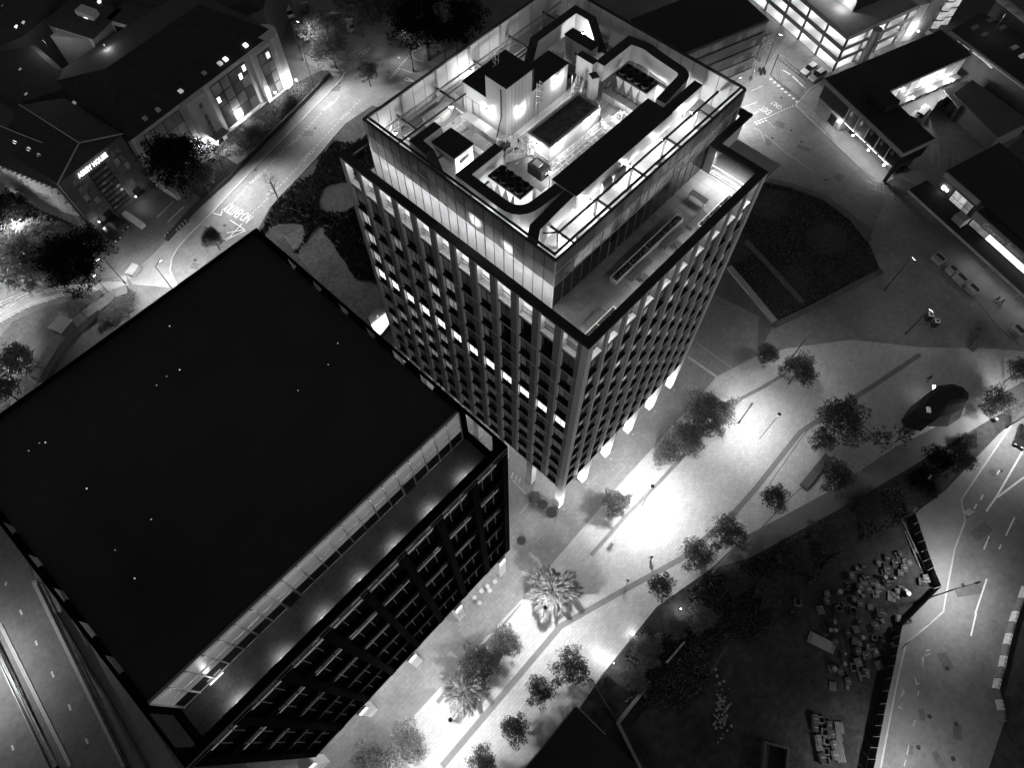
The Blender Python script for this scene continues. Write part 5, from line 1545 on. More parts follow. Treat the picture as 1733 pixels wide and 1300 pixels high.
# stair tower with zigzag glazing and folded-plate block behind
SF = Frame(CF.p(28.5, 1.2), (0.957, -0.29))
stt = thing('stair_tower', 'glazed stair tower with zigzag glass front beside the car park', 'tower', (*SF.p(3, -3), 0))
part('wall', fbox(SF, 0, 6, -6, -.5, 0, 9.5), 'concrete_dark', stt)
for k in range(4):
    part('glazing', MB().prism([SF.p(.3, -.5), SF.p(1.8, .4), SF.p(3.2, -.2), SF.p(4.6, .5), SF.p(5.6, -.5)], .4 + k * 2.3, 2.3 + k * 2.3), 'lit_mid', stt)
    part('glazing_frame', MB().ribbon([SF.p(.3, -.45), SF.p(1.8, .45), SF.p(3.2, -.15), SF.p(4.6, .55), SF.p(5.6, -.45)], .12, 2.3 + k * 2.3, 2.5 + k * 2.3), 'dark_metal', stt)
fp = thing('folded_roof', 'strip of grey and white triangular folded roof plates at the top right corner', 'roof', (*G2(1710, 20, 9), 0))
part('wall', MB().prism(GL([(1690, -5), (1760, 55), (1830, 20), (1760, -60)], 9), 0, 8.9), 'concrete_dark', fp)
for k in range(6):
    a, b = Vector((1668 + k * 16, -14 + k * 13)), Vector((1684 + k * 16, -1 + k * 13))
    for s_, mm in ((0, 'render_white'), (1, 'concrete')):
        q = [a, b, b + Vector((8, -9))] if s_ == 0 else [a, b + Vector((8, -9)), a + Vector((8, -9))]
        part('roof_plate', MB().prism(GL([tuple(v) for v in q], 9), 9.0 + .004 * s_, 9.1 + .15 * s_), mm, fp)
light('roof_light', 'POINT', (*G2(1700, 25, 12), 12), 120, fp, .3)
part('roof_lamp', MB().obox((*G2(1700, 25, 12), 12.2), (.15, .15, .1)).tube((*G2(1700, 25, 12), 8.9), (*G2(1700, 25, 12), 12.1), .06), 'steel', fp)
# ---- U-shaped station offices
UF = Frame((95.6, -3.4), (0.322, 0.947))     # along the street front, outwards to the west
ub = thing('station_offices', 'U-shaped black-roofed station offices with glazed street front and lit courtyard', 'offices', (103, 8, 0))
UF = Frame((103.3, 18.9), (-0.322, -0.947))
# street wing (u 0..23.6, depth 9) and courtyard wing
part('roof', fbox(UF, 0, 23.6, -8.4, 0, 7.75, 8.0).prism([UF.p(0.02, -8.41), UF.p(9.0, -8.41), UF.p(9.0, -32), UF.p(0.02, -32)], 7.76, 8.01), 'roof_black', ub)
part('fascia', MB().ribbon([UF.p(0, -.05), UF.p(23.6, -.05), UF.p(23.6, -8.4)], .3, 7.3, 8.1), 'concrete', ub)
part('wall', fbox(UF, .5, 23.2, -8.0, -.6, 3.4, 7.7), 'brick_dark', ub)
part('wall', MB().prism([UF.p(.5, -8.05), UF.p(8.7, -8.05), UF.p(8.7, -31.6), UF.p(.5, -31.6)], .02, 7.72), 'brick_mid', ub)
part('ground_wall', fbox(UF, .5, 8.0, -8.0, -1.2, 0, 3.38), 'brick_mid', ub)
part('ground_wall', fbox(UF, 8.0, 22.4, -8.0, -3.0, 0, 3.38), 'concrete_dark', ub)
g1 = part('upper_panel', fbox(UF, .8, 8.2, -.6, -.45, 3.9, 7.2), 'black_metal', ub)
for k in range(5):
    u = 8.5 + k * 3.0
    o = part('upper_window', fbox(UF, u, u + 2.75, -.6, -.5, 3.9, 7.2), 'glass_blind' if k < 2 else 'glass_dark', ub)
    part('pane_lit', fbox(UF, u + .5, u + 1.1, -.5, -.47, 5.6, 6.6), 'lit_low' if k < 2 else 'lit_faint', o)
    part('mullion', fbox(UF, u - .14, u - .04, -.62, -.3, 3.6, 7.3), 'kerb', ub)
part('upper_window', MB().prism([UF.p(23.22, -.8), UF.p(23.3, -.8), UF.p(23.3, -7.8), UF.p(23.22, -7.8)], 3.8, 7.2), 'black_metal', ub)
for k in range(4):
    part('strip_lamp', fbox(UF, 8.8 + k * 3.4, 11.6 + k * 3.4, -.9, -.65, 3.3, 3.4), 'lamp_soft', ub)
part('white_strip', fbox(UF, .3, 5.0, -1.15, -.9, 3.0, 3.5), 'white_stone', ub)
for k in range(4):
    x, y = UF.p(7.6 + k * 4.6, -.1)
    part('wall_lamp', MB().obox((x, y, 3.1), (.14, .14, .1)), 'lamp', ub)
    light('wall_light', 'POINT', (x, y, 2.8), 330, ub, .12)
part('corner_column', fbox(UF, 23.0, 23.6, -.7, -.1, 0, 7.3), 'black_metal', ub)
part('door', fbox(UF, 4.6, 6.4, -1.2, -1.14, 0.1, 2.4), 'glass_dark', ub)
part('door', fbox(UF, 9.2, 10.4, -3.0, -2.94, 0.1, 2.4), 'glass_dark', ub)
rp = part('roof_box', fbox(UF, 8.6, 13.4, -7.6, -4.0, 8.01, 9.6), 'roof_black', ub)
# courtyard facade of the rear wing: windows, doors, bright lamps
CY = Frame(UF.p(8.72, -8.4), (Vector(UF.p(0, -32)) - Vector(UF.p(0, -8.4))))
for k in range(9):
    rs = ('lit_low', 'lit_mid', 'lit_low', 'lit_mid', 'lit_white', 'lit_white', 'lit_mid', 'lit_low', 'lit_low')[k]
    part('courtyard_window', fbox(CY, .5 + k * 2.55, 2.7 + k * 2.55, .01, .06, 4.6, 6.9), rs, ub)
    part('courtyard_door', fbox(CY, .5 + k * 2.55, 2.5 + k * 2.55, .01, .06, .1, 2.5), 'dark_metal' if k % 3 else 'glass_dark', ub)
part('courtyard_canopy', fbox(CY, 0, 23.2, .01, 1.3, 3.1, 3.3), 'concrete', ub)
for k, (u, p_) in enumerate(((3, 200), (9, 350), (15, 900), (20, 900))):
    x, y = CY.p(u, 1.6)
    part('courtyard_lamp', MB().obox((x, y, 4.0), (.2, .2, .1)), 'lamp', ub)
    light('courtyard_light', 'POINT', (x, y, 3.7), p_, ub, .2)
# side range with sloping dark roof east of the courtyard
sh = thing('courtyard_range', 'low range with sloping grey roof and glazed end along the station courtyard', 'building', (*G2(1660, 160), 0))
pr_ = [G2(x, y, 4.2) for x, y in ((1614, 158), (1645, 134), (1745, 205), (1690, 232))]
part('wall', MB().prism([G2(x, y, 4) for x, y in ((1615, 160), (1645, 136), (1744, 205), (1690, 230))], 0, 4.0), 'brick_mid', sh)
part('roof', MB().prism(pr_, 4.02, 4.2), 'concrete_dark', sh)
gl_ = part('glazed_end', MB().ribbon(GL([(1585, 176), (1614, 160), (1622, 186)], 3.0), .12, .1, 3.6), 'glass_blind', sh)
part('lean_to_roof', MB().prism(GL([(1597, 152), (1638, 136), (1650, 160), (1622, 182)], 3.8), 3.7, 3.85), 'concrete', sh)
for k in range(5):
    a = Vector(G2(1588 + k * 7, 174 - k * 3, 2)); part('glazing_bar', MB().tube((a.x, a.y, .1), (a.x + .4, a.y + .2, 3.6), .07, 5), 'white_stone', gl_)
sr = thing('station_shed', 'long black-roofed shed with pale gutter line and glowing rooflights at the far right', 'building', (*G2(1700, 110), 0))
p = GL([(1608, 52), (1660, 20), (1790, 90), (1790, 190)], 7.5)
part('wall', MB().prism(p, 0, 7.4), 'concrete_dark', sr)
part('roof', MB().prism(p, 7.42, 7.6), 'roof_black', sr)
part('gutter', MB().ribbon(GL([(1608, 53), (1790, 188)], 7.7), .7, 7.4, 7.75), 'concrete', sr)
for k, (px, py, lv) in enumerate(((1650, 45, 'lit_faint'), (1667, 57, 'lit_faint'), (1678, 32, 'lit_faint'), (1717, 79, 'lit_dim'), (1732, 93, 'lit_low'), (1697, 45, 'lit_faint'))):
    x, y = G2(px, py, 7.8)
    part('rooflight', MB().obox((x, y, 7.7), (.9, .5, .12), -.3), lv, sr)
for a, b in (((1622, 67), (1627, 71)), ((1630, 73), (1642, 83)), ((1647, 87), (1661, 98)), ((1662, 98), (1679, 114))):
    part('lit_strip', MB().ribbon(GL([a, b], 7.0), .5, 6.9, 7.0), 'lit_mid', sr)
# ---- station with sign, canopy
TFm = Frame((97.3, -11.8), (-0.285, -0.958))
sn = thing('railway_station', 'dark station building with a lit fascia reading Coventry Station and a long black canopy', 'station', (96, -26, 0))
part('wall', fbox(TFm, 0, 34, -14, 0, 0, 7.9), 'concrete_dark', sn)
part('roof', fbox(TFm, -.3, 34, -14.2, .2, 7.9, 8.15), 'roof_black', sn)
part('fascia', fbox(TFm, 0, 8.4, .21, .6, 7.2, 8.2), 'concrete', sn)
lw = part('lit_window', fbox(TFm, 3.4, 8.0, .02, .1, 3.4, 6.4), 'dark_metal', sn)
for k in range(3):
    for j in range(2):
        part('pane', fbox(TFm, 3.5 + k * 1.5, 4.9 + k * 1.5, .1, .13, 3.5 + j * 1.5, 4.85 + j * 1.5), ('lit_mid', 'lit_mid', 'lit_low')[k], lw)
for u, s in ((1.4, .35), (2.2, .2)):
    part('round_lamp', MB().obox((*TFm.p(u, .25), 5.2), (s, .12, s), TFm.a), 'lamp_soft', sn)
sgn = part('sign_band', fbox(TFm, 9.5, 34, 2.2, 2.5, 6.2, 7.8), 'concrete', sn)
part('sign_block', fbox(TFm, 9.5, 34, .05, 2.18, 6.6, 7.7), 'roof_black', sn)
tm = text_mesh('Coventry Station', depth=0.03).copy(); tm.materials.clear()
w_ = max(v.co.x for v in tm.vertices) - min(v.co.x for v in tm.vertices)
emat('sign_faint', 0.07, 0.6)
so = put('sign_lettering', tm, 'sign_faint', sn)
s_ = 9.0 / w_
so.matrix_local = Matrix.Translation(Vector((*TFm.p(16.6, 2.56), 7.0)) - world_org(sn)) @ Matrix.Rotation(TFm.a, 4, 'Z') @ Matrix.Rotation(math.pi / 2, 4, 'X') @ Matrix.Diagonal((s_, s_ * 1.0, s_, 1))
part('clerestory', fbox(TFm, 14.0, 34, 2.1, 2.19, 4.6, 6.15), 'lit_white', sn)
part('clerestory', fbox(TFm, 10.0, 14.0, 2.1, 2.19, 4.6, 6.15), 'lit_low', sn)
part('canopy', fbox(TFm, -2.0, 34, .65, 5.6, 4.1, 4.4), 'roof_black', sn)
part('canopy_edge', fbox(TFm, -2.0, 34, 5.61, 5.8, 4.05, 4.5), 'kerb', sn)
pc = Vector(TFm.p(8.6, 3.6))
part('projecting_sign', MB().obox((pc.x, pc.y, 5.6), (1.1, .9, .7), TFm.a), 'concrete', sn)
part('projecting_sign_edge', MB().obox((*TFm.p(9.75, 3.6), 5.6), (.06, .9, .75), TFm.a), 'lit_low', sn)
for k in range(5):
    x, y = TFm.p(16 + k * 4, 4.6)
    part('canopy_lamp', MB().obox((x, y, 4.03), (.3, .3, .03), TFm.a), 'lamp_soft', sn)
    light('canopy_light', 'SPOT', (x, y, 3.95), 190, sn, .3, 160, (TFm.n.x * .4, TFm.n.y * .4, -1), .9)
# ---- black roof directly below, bottom edge of the picture
kb = thing('corner_building', 'small black-roofed building at the bottom edge with a thin pale eave line', 'building', (-25.5, -26, 0))
part('wall', MB().box(-31, -34, 0, -20.6, -20.7, 6.9), 'concrete_dark', kb)
part('roof', MB().box(-31.2, -34.2, 6.9, -20.4, -20.5, 7.1), 'roof_black', kb)
part('eave_trim', MB().box(-20.39, -25.5, 6.95, -20.3, -20.5, 7.12), 'kerb', kb)
part('gutter', MB().box(-31.2, -20.49, 6.8, -20.4, -20.3, 7.0), 'steel', kb)
# link canopy seen between tower and block
lk = thing('link_canopy', 'small lit entrance canopy squeezed between the black block and the tower', 'canopy', (*G2(650, 545), 0))
q = GL([(628, 550), (655, 527), (662, 545), (640, 572)], 4.0)
part('roof', MB().prism(q, 3.8, 4.1), 'white_stone', lk)
part('back_wall', MB().prism(GL([(622, 540), (650, 515), (656, 527), (628, 550)], 4.0), 0, 4.6), 'dark_metal', lk)
for p in q[2:]:
    part('post', MB().tube((*p, 0), (*p, 3.8), .12), 'white_stone', lk)
x, y = G2(640, 540, 6)
light('canopy_light', 'SPOT', (x, y, 7.0), 1700, lk, .3, 130, (0, 0, -1), .8)  # hidden lamp added to brighten the ground by the canopy
part('lamp', MB().obox((x, y, 7.15), (.2, .2, .1)).tube((x, y, 4.1), (x, y, 7.1), .05), 'steel', lk)
# black pavilion on the plaza
kp = GL([(1562, 671), (1587, 652), (1613, 649), (1631, 655), (1641, 666), (1640, 676), (1608, 681), (1580, 713), (1552, 707), (1546, 695)], 4.0)
kc = (sum(p[0] for p in kp) / len(kp), sum(p[1] for p in kp) / len(kp))
ks = thing('pavilion', 'black faceted pavilion with one small lit rooflight on the plaza', 'pavilion', (*kc, 0))
base = [(kc[0] + (p[0] - kc[0]) * 1.02 , kc[1] + (p[1] - kc[1]) * 1.02) for p in kp]
part('shell', MB().prism(base, 0.005, 4.0, [(kc[0] + (p[0] - kc[0]) * 0.97, kc[1] + (p[1] - kc[1]) * 0.97) for p in kp]), 'black_metal', ks)
part('roof', MB().prism([(kc[0] + (p[0] - kc[0]) * 0.96, kc[1] + (p[1] - kc[1]) * 0.96) for p in kp], 4.01, 4.5, [(kc[0] + (p[0] - kc[0]) * 0.7, kc[1] + (p[1] - kc[1]) * 0.7) for p in kp]), 'roof_black', ks)
x, y = G2(1571, 694, 4.4)
part('rooflight', MB().obox((x, y, 4.4), (.5, .35, .12), .6), 'lit_low', ks)
a, b_ = Vector(kp[5]), Vector(kp[6]); 
part('facet', MB().prism(GL([(1641, 676), (1637, 699), (1615, 714), (1581, 714), (1608, 682)], 2.0), .01, 3.0, GL([(1638, 676), (1632, 690), (1612, 700), (1590, 705), (1608, 682)], 3.4)), 'concrete_dark', ks)
x, y = G2(1580, 658, 3.0)
part('wall_lamp', MB().obox((x, y, 3.2), (.5, .2, .12), .6), 'lamp_soft', ks)
light('wall_light', 'POINT', (x - .6, y + .7, 2.6), 45, ks, .15)
# ================================================================== TREES AND PLANTS
def rdir(rs):
    z = rs.uniform(-1, 1); t = rs.uniform(0, 2 * math.pi); r = math.sqrt(1 - z * z)
    return Vector((r * math.cos(t), r * math.sin(t), z))
def crown_mesh(kind, seed, hollow=0.35):
    rs = random.Random(seed)
    mb = MB()
    tips, per, ls, el = {'leafy': (230, 30, .09, 1.9), 'clumpy': (120, 34, .1, 2.0), 'strands': (420, 12, .22, 5.0), 'dense': (300, 40, .062, 1.6), 'sparse': (90, 22, .075, 1.4)}[kind]
    for i in range(tips):
        d = rdir(rs)
        if d.z < -.35:
            d.z *= -1
        rad = rs.uniform(.25, 1.05) ** .55
        an_ = math.atan2(d.y, d.x)
        lob = .86 + .2 * math.sin(an_ * 3 + seed) + .14 * math.sin(an_ * 7 + seed * 2)
        c = Vector((d.x * rad * lob, d.y * rad * lob, d.z * rad * .85))
        cs = {'leafy': .17, 'clumpy': .2, 'strands': .05, 'dense': .16, 'sparse': .12}[kind] * rs.uniform(.6, 1.3)
        for k in range(per):
            p = c + rdir(rs) * cs * rs.random() ** .4
            if kind == 'strands':
                out = (Vector((c.x, c.y, .25 * c.z)).normalized() + rdir(rs) * .25).normalized()
            elif kind == 'clumpy':
                out = ((p - c).normalized() + rdir(rs) * .5).normalized()
            else:
                out = (rdir(rs) + Vector((0, 0, .2))).normalized()
            s = ls * rs.uniform(.6, 1.4)
            side = out.cross(rdir(rs))
            if side.length < 1e-3:
                continue
            side = side.normalized() * (s / el)
            tip = out * s
            mb.face(p - side * .3, p + tip * .5 + side * .5, p + tip, p + tip * .5 - side * .5)
    return mb.mesh('crown')
def trunk_mesh(seed, bare=False):
    rs = random.Random(seed)
    mb = MB()
    mb.tube((0, 0, 0), (.02, 0, .45), .035, 7, .028)
    mb.tube((.02, 0, .45), (0, .02, 1.0), .028, 7, .01)
    def branch(p, d, ln, r, lv):
        q = p + d * ln
        mb.tube(p, q, r, 5 if lv < 2 else 4, r * .55)
        if lv < (4 if bare else 2):
            for k in range(3 if bare else 2):
                branch(p.lerp(q, rs.uniform(.5, 1.0)), (d + rdir(rs) * .75 + Vector((0, 0, .2))).normalized(), ln * rs.uniform(.5, .75), r * .5, lv + 1)
    for k in range(9):
        z = rs.uniform(.35, .95); a = k * 2.4 + rs.random()
        branch(Vector((0, 0, z)), Vector((math.cos(a), math.sin(a), .55)).normalized(), rs.uniform(.2, .34), .014, 0)
    return mb.mesh('trunk')
CR = {}
def crown(kind, v, m):
    key = (kind, v, m)
    if key not in CR:
        me = crown_mesh(kind, v * 17 + len(kind)); me.materials.append(M[m]); CR[key] = me
    return CR[key]
TR = []
for s in range(3):
    me = trunk_mesh(s + 3); me.materials.append(M['trunk']); TR.append(me)
bare_me = trunk_mesh(11, True); bare_me.materials.append(M['trunk'])
_tn = [0]
def tree(px, py, rpx, h, kind, m, label, group=None, flat=.75, name='tree', cat='tree'):
    _tn[0] += 1
    k = _tn[0]
    zc = h * .62
    x, y = G2(px, py, zc)
    ex = Vector(G2(px + rpx, py, zc)) - Vector((x, y)); ey = Vector(G2(px, py + rpx, zc)) - Vector((x, y))
    r = (ex.length + ey.length * .9) / 2
    t = thing(name, label, cat, (x, y, 0.0), group=group)
    put('trunk', TR[k % 3] if kind != 'bare' else bare_me, None, t, (0, 0, 0.0), k * 1.3, (r * 1.1 + .8, r * 1.1 + .8, h * .8))
    if kind != 'bare':
        hz = min(h * .42, r * 1.15) if name == 'tree' else h * .6
        put('crown', crown(kind, k % 3, m), None, t, (0, 0, h - hz * .95 if name == 'tree' else h * .45), k * 2.1, (r, r, hz))
    return t
PT = 'young plaza trees beside the tower'
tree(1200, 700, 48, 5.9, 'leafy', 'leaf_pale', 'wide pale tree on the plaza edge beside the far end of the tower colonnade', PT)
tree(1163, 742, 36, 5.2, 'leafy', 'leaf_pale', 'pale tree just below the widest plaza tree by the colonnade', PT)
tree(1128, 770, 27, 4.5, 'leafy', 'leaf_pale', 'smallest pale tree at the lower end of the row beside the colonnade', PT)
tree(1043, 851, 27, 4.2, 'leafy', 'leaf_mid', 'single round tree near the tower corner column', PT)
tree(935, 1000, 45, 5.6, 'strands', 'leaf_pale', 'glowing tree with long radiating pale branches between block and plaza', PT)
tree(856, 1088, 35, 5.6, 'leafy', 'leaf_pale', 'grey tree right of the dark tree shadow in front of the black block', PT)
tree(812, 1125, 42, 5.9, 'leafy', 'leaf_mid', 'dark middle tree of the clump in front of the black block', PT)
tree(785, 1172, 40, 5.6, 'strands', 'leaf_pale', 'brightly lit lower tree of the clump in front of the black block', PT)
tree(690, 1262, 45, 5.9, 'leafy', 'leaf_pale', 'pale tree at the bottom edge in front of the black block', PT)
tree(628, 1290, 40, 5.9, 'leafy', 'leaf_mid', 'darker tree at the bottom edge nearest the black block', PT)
DT = 'dark clumpy trees along the lower plaza'
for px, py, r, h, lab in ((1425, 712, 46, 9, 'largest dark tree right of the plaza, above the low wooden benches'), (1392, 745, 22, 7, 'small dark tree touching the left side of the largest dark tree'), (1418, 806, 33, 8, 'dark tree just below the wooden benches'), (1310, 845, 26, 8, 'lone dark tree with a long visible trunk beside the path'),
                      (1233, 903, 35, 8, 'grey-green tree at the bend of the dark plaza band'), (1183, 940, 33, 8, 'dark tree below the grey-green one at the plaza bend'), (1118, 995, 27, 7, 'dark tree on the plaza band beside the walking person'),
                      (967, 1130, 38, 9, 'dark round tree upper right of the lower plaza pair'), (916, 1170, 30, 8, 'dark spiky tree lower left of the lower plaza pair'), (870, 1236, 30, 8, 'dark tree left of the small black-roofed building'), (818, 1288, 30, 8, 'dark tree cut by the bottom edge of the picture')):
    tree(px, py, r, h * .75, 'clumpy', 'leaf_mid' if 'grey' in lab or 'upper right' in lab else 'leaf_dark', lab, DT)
for px, py, r, h, kind, m, lab in ((1530, 737, 18, 5, 'sparse', 'leaf_dark', 'thin little tree right of the largest dark tree'), (1490, 742, 24, 4, 'sparse', 'leaf_dark', 'sparse foliage standing in for a shadow left of the black pavilion'), (1688, 680, 28, 6, 'clumpy', 'leaf_dark', 'dark tree beside the path right of the pavilion'),  # the sparse one left of the pavilion stands in for a shadow
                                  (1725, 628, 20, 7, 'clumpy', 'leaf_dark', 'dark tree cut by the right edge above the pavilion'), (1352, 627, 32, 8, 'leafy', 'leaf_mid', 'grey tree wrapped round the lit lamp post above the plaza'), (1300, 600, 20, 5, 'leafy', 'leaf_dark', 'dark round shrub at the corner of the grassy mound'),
                                  (45, 425, 78, 9, 'dense', 'leaf_pale', 'huge pale round tree at the left edge'), (125, 440, 62, 12, 'dense', 'leaf_black', 'broad black tree right of the huge pale one'), (22, 362, 40, 10, 'dense', 'leaf_black', 'black tree behind the huge pale one under the brick wing'), (298, 275, 56, 13, 'dense', 'leaf_black', 'tall black tree in front of the white apartments'), (340, 300, 24, 9, 'leafy', 'leaf_mid', 'paler tree added as the lit flank of the tall black tree'),  # last one: lit side of the tall black tree, made as paler leaves
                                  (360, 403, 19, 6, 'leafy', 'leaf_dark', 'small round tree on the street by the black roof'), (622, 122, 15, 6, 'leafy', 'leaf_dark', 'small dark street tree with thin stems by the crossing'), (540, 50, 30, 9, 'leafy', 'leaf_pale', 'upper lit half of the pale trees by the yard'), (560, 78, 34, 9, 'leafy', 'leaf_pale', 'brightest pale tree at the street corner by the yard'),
                                  (605, 15, 45, 11, 'sparse', 'leaf_mid', 'loose grey tree at the top edge above the yard'), (650, 20, 36, 10, 'leafy', 'leaf_mid', 'grey tree at the top edge beside the street'), (718, 38, 58, 15, 'dense', 'leaf_black', 'very large black tree at the top edge left of the tower'), (770, 40, 48, 13, 'dense', 'leaf_black', 'black tree between the very large one and the tower roof'), (748, 45, 20, 14, 'leafy', 'leaf_pale', 'pale foliage added as the lit patch of the very large black tree'),  # last one: lit patch of the black tree, made as pale leaves
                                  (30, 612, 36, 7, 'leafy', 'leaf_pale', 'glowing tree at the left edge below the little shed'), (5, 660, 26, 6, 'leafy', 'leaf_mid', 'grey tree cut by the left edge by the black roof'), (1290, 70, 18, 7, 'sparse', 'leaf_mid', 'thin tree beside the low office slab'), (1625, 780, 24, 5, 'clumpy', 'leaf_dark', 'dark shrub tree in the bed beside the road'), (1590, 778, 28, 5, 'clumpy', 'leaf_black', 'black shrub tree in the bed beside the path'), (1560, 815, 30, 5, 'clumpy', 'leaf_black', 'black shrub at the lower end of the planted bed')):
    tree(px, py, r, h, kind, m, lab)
tree(460, 312, 20, 8, 'bare', '', 'leafless little tree on the edge of the taxi street')
BS_ = 'low bushes'
for px, py, r, lab in ((142, 508, 29, 'round dark bush beside the white-railed path'), (205, 512, 26, 'rough hedge bush at the top of the block garden wall'), (185, 535, 22, 'hedge bush halfway down the block garden wall'), (1300, 1000, 30, 'dark bush among the planting below the path'), (1350, 940, 34, 'dark bush near the lone tree with a long trunk'), (1250, 985, 28, 'bush at the left end of the dark planting'), (1400, 905, 34, 'dark bush in the planting near the fenced lot'), (1470, 860, 38, 'black bush at the top of the fenced lot'), (1190, 1045, 30, 'grey bush on the bank below the walking person'), (1095, 1100, 34, 'long grey bush on the bank beside the lower plaza'), (1075, 1150, 30, 'pale bush on the bank above the small wall'), (1030, 1155, 18, 'black round bush by the small black-roofed building'), (1145, 1060, 24, 'grey bush at the top of the bank'), (425, 222, 18, 'low bush in the apartment garden near the lit wall lamp'), (490, 170, 16, 'low bush in the apartment garden by the rounded end'), (1640, 745, 18, 'small bush by the path edge near the road')):
    tree(px, py, r, 1.8, 'leafy', 'leaf_dark' if 'grey' not in lab and 'pale' not in lab else 'leaf_mid', lab, BS_, name='bush', cat='bush')
# ground cover: uncountable blades and low growth on the dark bank and the mound
def cover(name, poly, n, m, hmax, seed):
    rs = random.Random(seed)
    P = GL(poly)
    xs = [p[0] for p in P]; ys = [p[1] for p in P]
    def inside(x, y):
        c = False; j = len(P) - 1
        for i in range(len(P)):
            if (P[i][1] > y) != (P[j][1] > y) and x < (P[j][0] - P[i][0]) * (y - P[i][1]) / (P[j][1] - P[i][1]) + P[i][0]:
                c = not c
            j = i
        return c
    mb = MB(); k = 0; tries = 0
    while k < n and tries < n * 8:
        tries += 1
        x, y = rs.uniform(min(xs), max(xs)), rs.uniform(min(ys), max(ys))
        if not inside(x, y) or math.sin(x * .45 + seed) + math.cos(y * .5 - seed) < -.6:
            continue
        k += 1
        h = rs.uniform(.2, 1) * hmax; a = rs.uniform(0, 6.3); w = rs.uniform(.08, .22)
        mb.face((x - w * math.cos(a), y - w * math.sin(a), .02), (x + w * math.cos(a), y + w * math.sin(a), .02), (x + rs.uniform(-.25, .25), y + rs.uniform(-.25, .25), h))
    o = struct(name, mb, m, 'stuff')
    return o
cover('grass', MOUND, 9000, 'leaf_dark', .35, 2)
cover('ground_cover', [(1111, 1028), (1200, 975), (1268, 950), (1428, 865), (1521, 810), (1540, 880), (1430, 930), (1300, 1060), (1150, 1200), (1060, 1190), (1030, 1150)], 14000, 'leaf_mid', .7, 5)
cover('grass', [(361, 268), (390, 224), (448, 175), (487, 150), (520, 134), (529, 158), (423, 266), (388, 303)], 5000, 'leaf_mid', .3, 7)
cover('ground_cover', [(440, 396), (460, 352), (530, 278), (590, 212), (640, 185), (760, 215), (690, 300), (660, 480), (600, 470), (540, 380), (500, 430)], 16000, 'leaf_black', .8, 9)
# ================================================================== STREET FURNITURE, VEHICLES, PEOPLE
def lamp_post(px, py, h, label, power, arm=None, spot=150, group=None, headlit=True, z0=0.0, r=.3, tilt=.0):
    x, y = G2(px, py, z0)
    t = thing('street_lamp', label, 'street lamp', (x, y, z0), group=group)
    part('pole', MB().tube((x, y, z0), (x, y, h), .11, 8, .06), 'dark_metal', t)
    part('base', MB().tube((x, y, z0), (x, y, z0 + .8), .17, 8), 'dark_metal', t)
    hx, hy = x, y
    if arm:
        d = Vector(G2(px + arm[0], py + arm[1], z0)) - Vector((x, y))
        hx, hy = x + d.x, y + d.y
        part('arm', MB().tube((x, y, h - .05), (hx, hy, h + .25), .05, 6), 'dark_metal', t)
    a = math.atan2(hy - y, hx - x) if arm else 0
    part('head', MB().obox((hx, hy, h + .3), (.45, .17, .07), a, .8), 'steel', t)
    if headlit:
        part('lens', MB().obox((hx, hy, h + .2), (.34, .13, .03), a), 'lamp', t)
        v_ = Vector((hx - x, hy - y)).normalized() * tilt if arm else Vector((0, 0))
        light('street_light', 'SPOT', (hx, hy, h + .1), power * 2.6, t, r, spot, (v_.x, v_.y, -1), .9, wide=h)
    return t
lamp_post(388, 305, 10, 'street lamp on the apartment side of the taxi street', 8200, (16, 12), 125, tilt=.75)
lamp_post(534, 155, 10, 'street lamp at the corner of the taxi street nearest the rounded apartment end', 7600, (16, 10), 125, tilt=.75)
lamp_post(513, 102, 10, 'street lamp beside the rounded apartment end by the yard', 2600, (12, 3), tilt=.5)
lamp_post(212, 480, 8, 'short street lamp at the white-railed path', 2600, (-8, 4))
lamp_post(188, 500, 6, 'low lamp post under the broad black tree', 1200)
lamp_post(300, 500, 9, 'street lamp half behind the black roof at the street bend', 6200, (8, -8))
lamp_post(700, 120, 10, 'street lamp beside the marked parking bay left of the tower', 4500, (-6, 0))
lamp_post(20, 640, 6, 'lamp hidden in the glowing tree at the left edge', 2600)
lamp_post(-35, 480, 13, 'street lamp just beyond the left edge beside the huge pale tree', 9000, (6, 0))
lamp_post(-40, 560, 9, 'street lamp just beyond the left edge below the railed path', 3500, (6, 0))
lamp_post(1497, 491, 10, 'tall thin lamp post in the dark square nearest the grassy mound', 70, (3, 3))
lamp_post(1533, 565, 8, 'lamp post beside the two ticket machines', 70, (3, 2))
lamp_post(1328, 622, 10.4, 'lamp post standing inside the grey tree above the plaza', 700, (4, -1))
lamp_post(1250, 716, 7, 'short bright-headed lamp at the top of the lit plaza', 1700, None)
lamp_post(1571, 1013, 8, 'dark street lamp arching over the south-east road from the fence', 2600, (30, -8))
lamp_post(1703, 724, 7.5, 'street lamp at the right edge beside the parked dark car', 3600, (-3, 4))
lamp_post(1520, 880, 5, 'thin leaning lamp post at the top of the fenced lot', 60, headlit=False)
lamp_post(1545, 826, 5, 'low dim lamp post in the planted bed', 60, headlit=False)
lamp_post(1488, 1350, 9, 'added street lamp out of view below the bottom edge beside the south-east road', 3000, (24, -4))  # unseen lamp, kept outside the view to light this road
lamp_post(1222, 195, 9, 'added street lamp hidden behind the tower to light the station road', 7500, (10, -4))  # unseen lamp added to brighten the station road
lamp_post(1292, 118, 9, 'street lamp beside the ivy bank by the car park gate', 2600, (6, 2))
lamp_post(-40, 1150, 9, 'ring road lamp beyond the left edge', 3000, (10, 2))
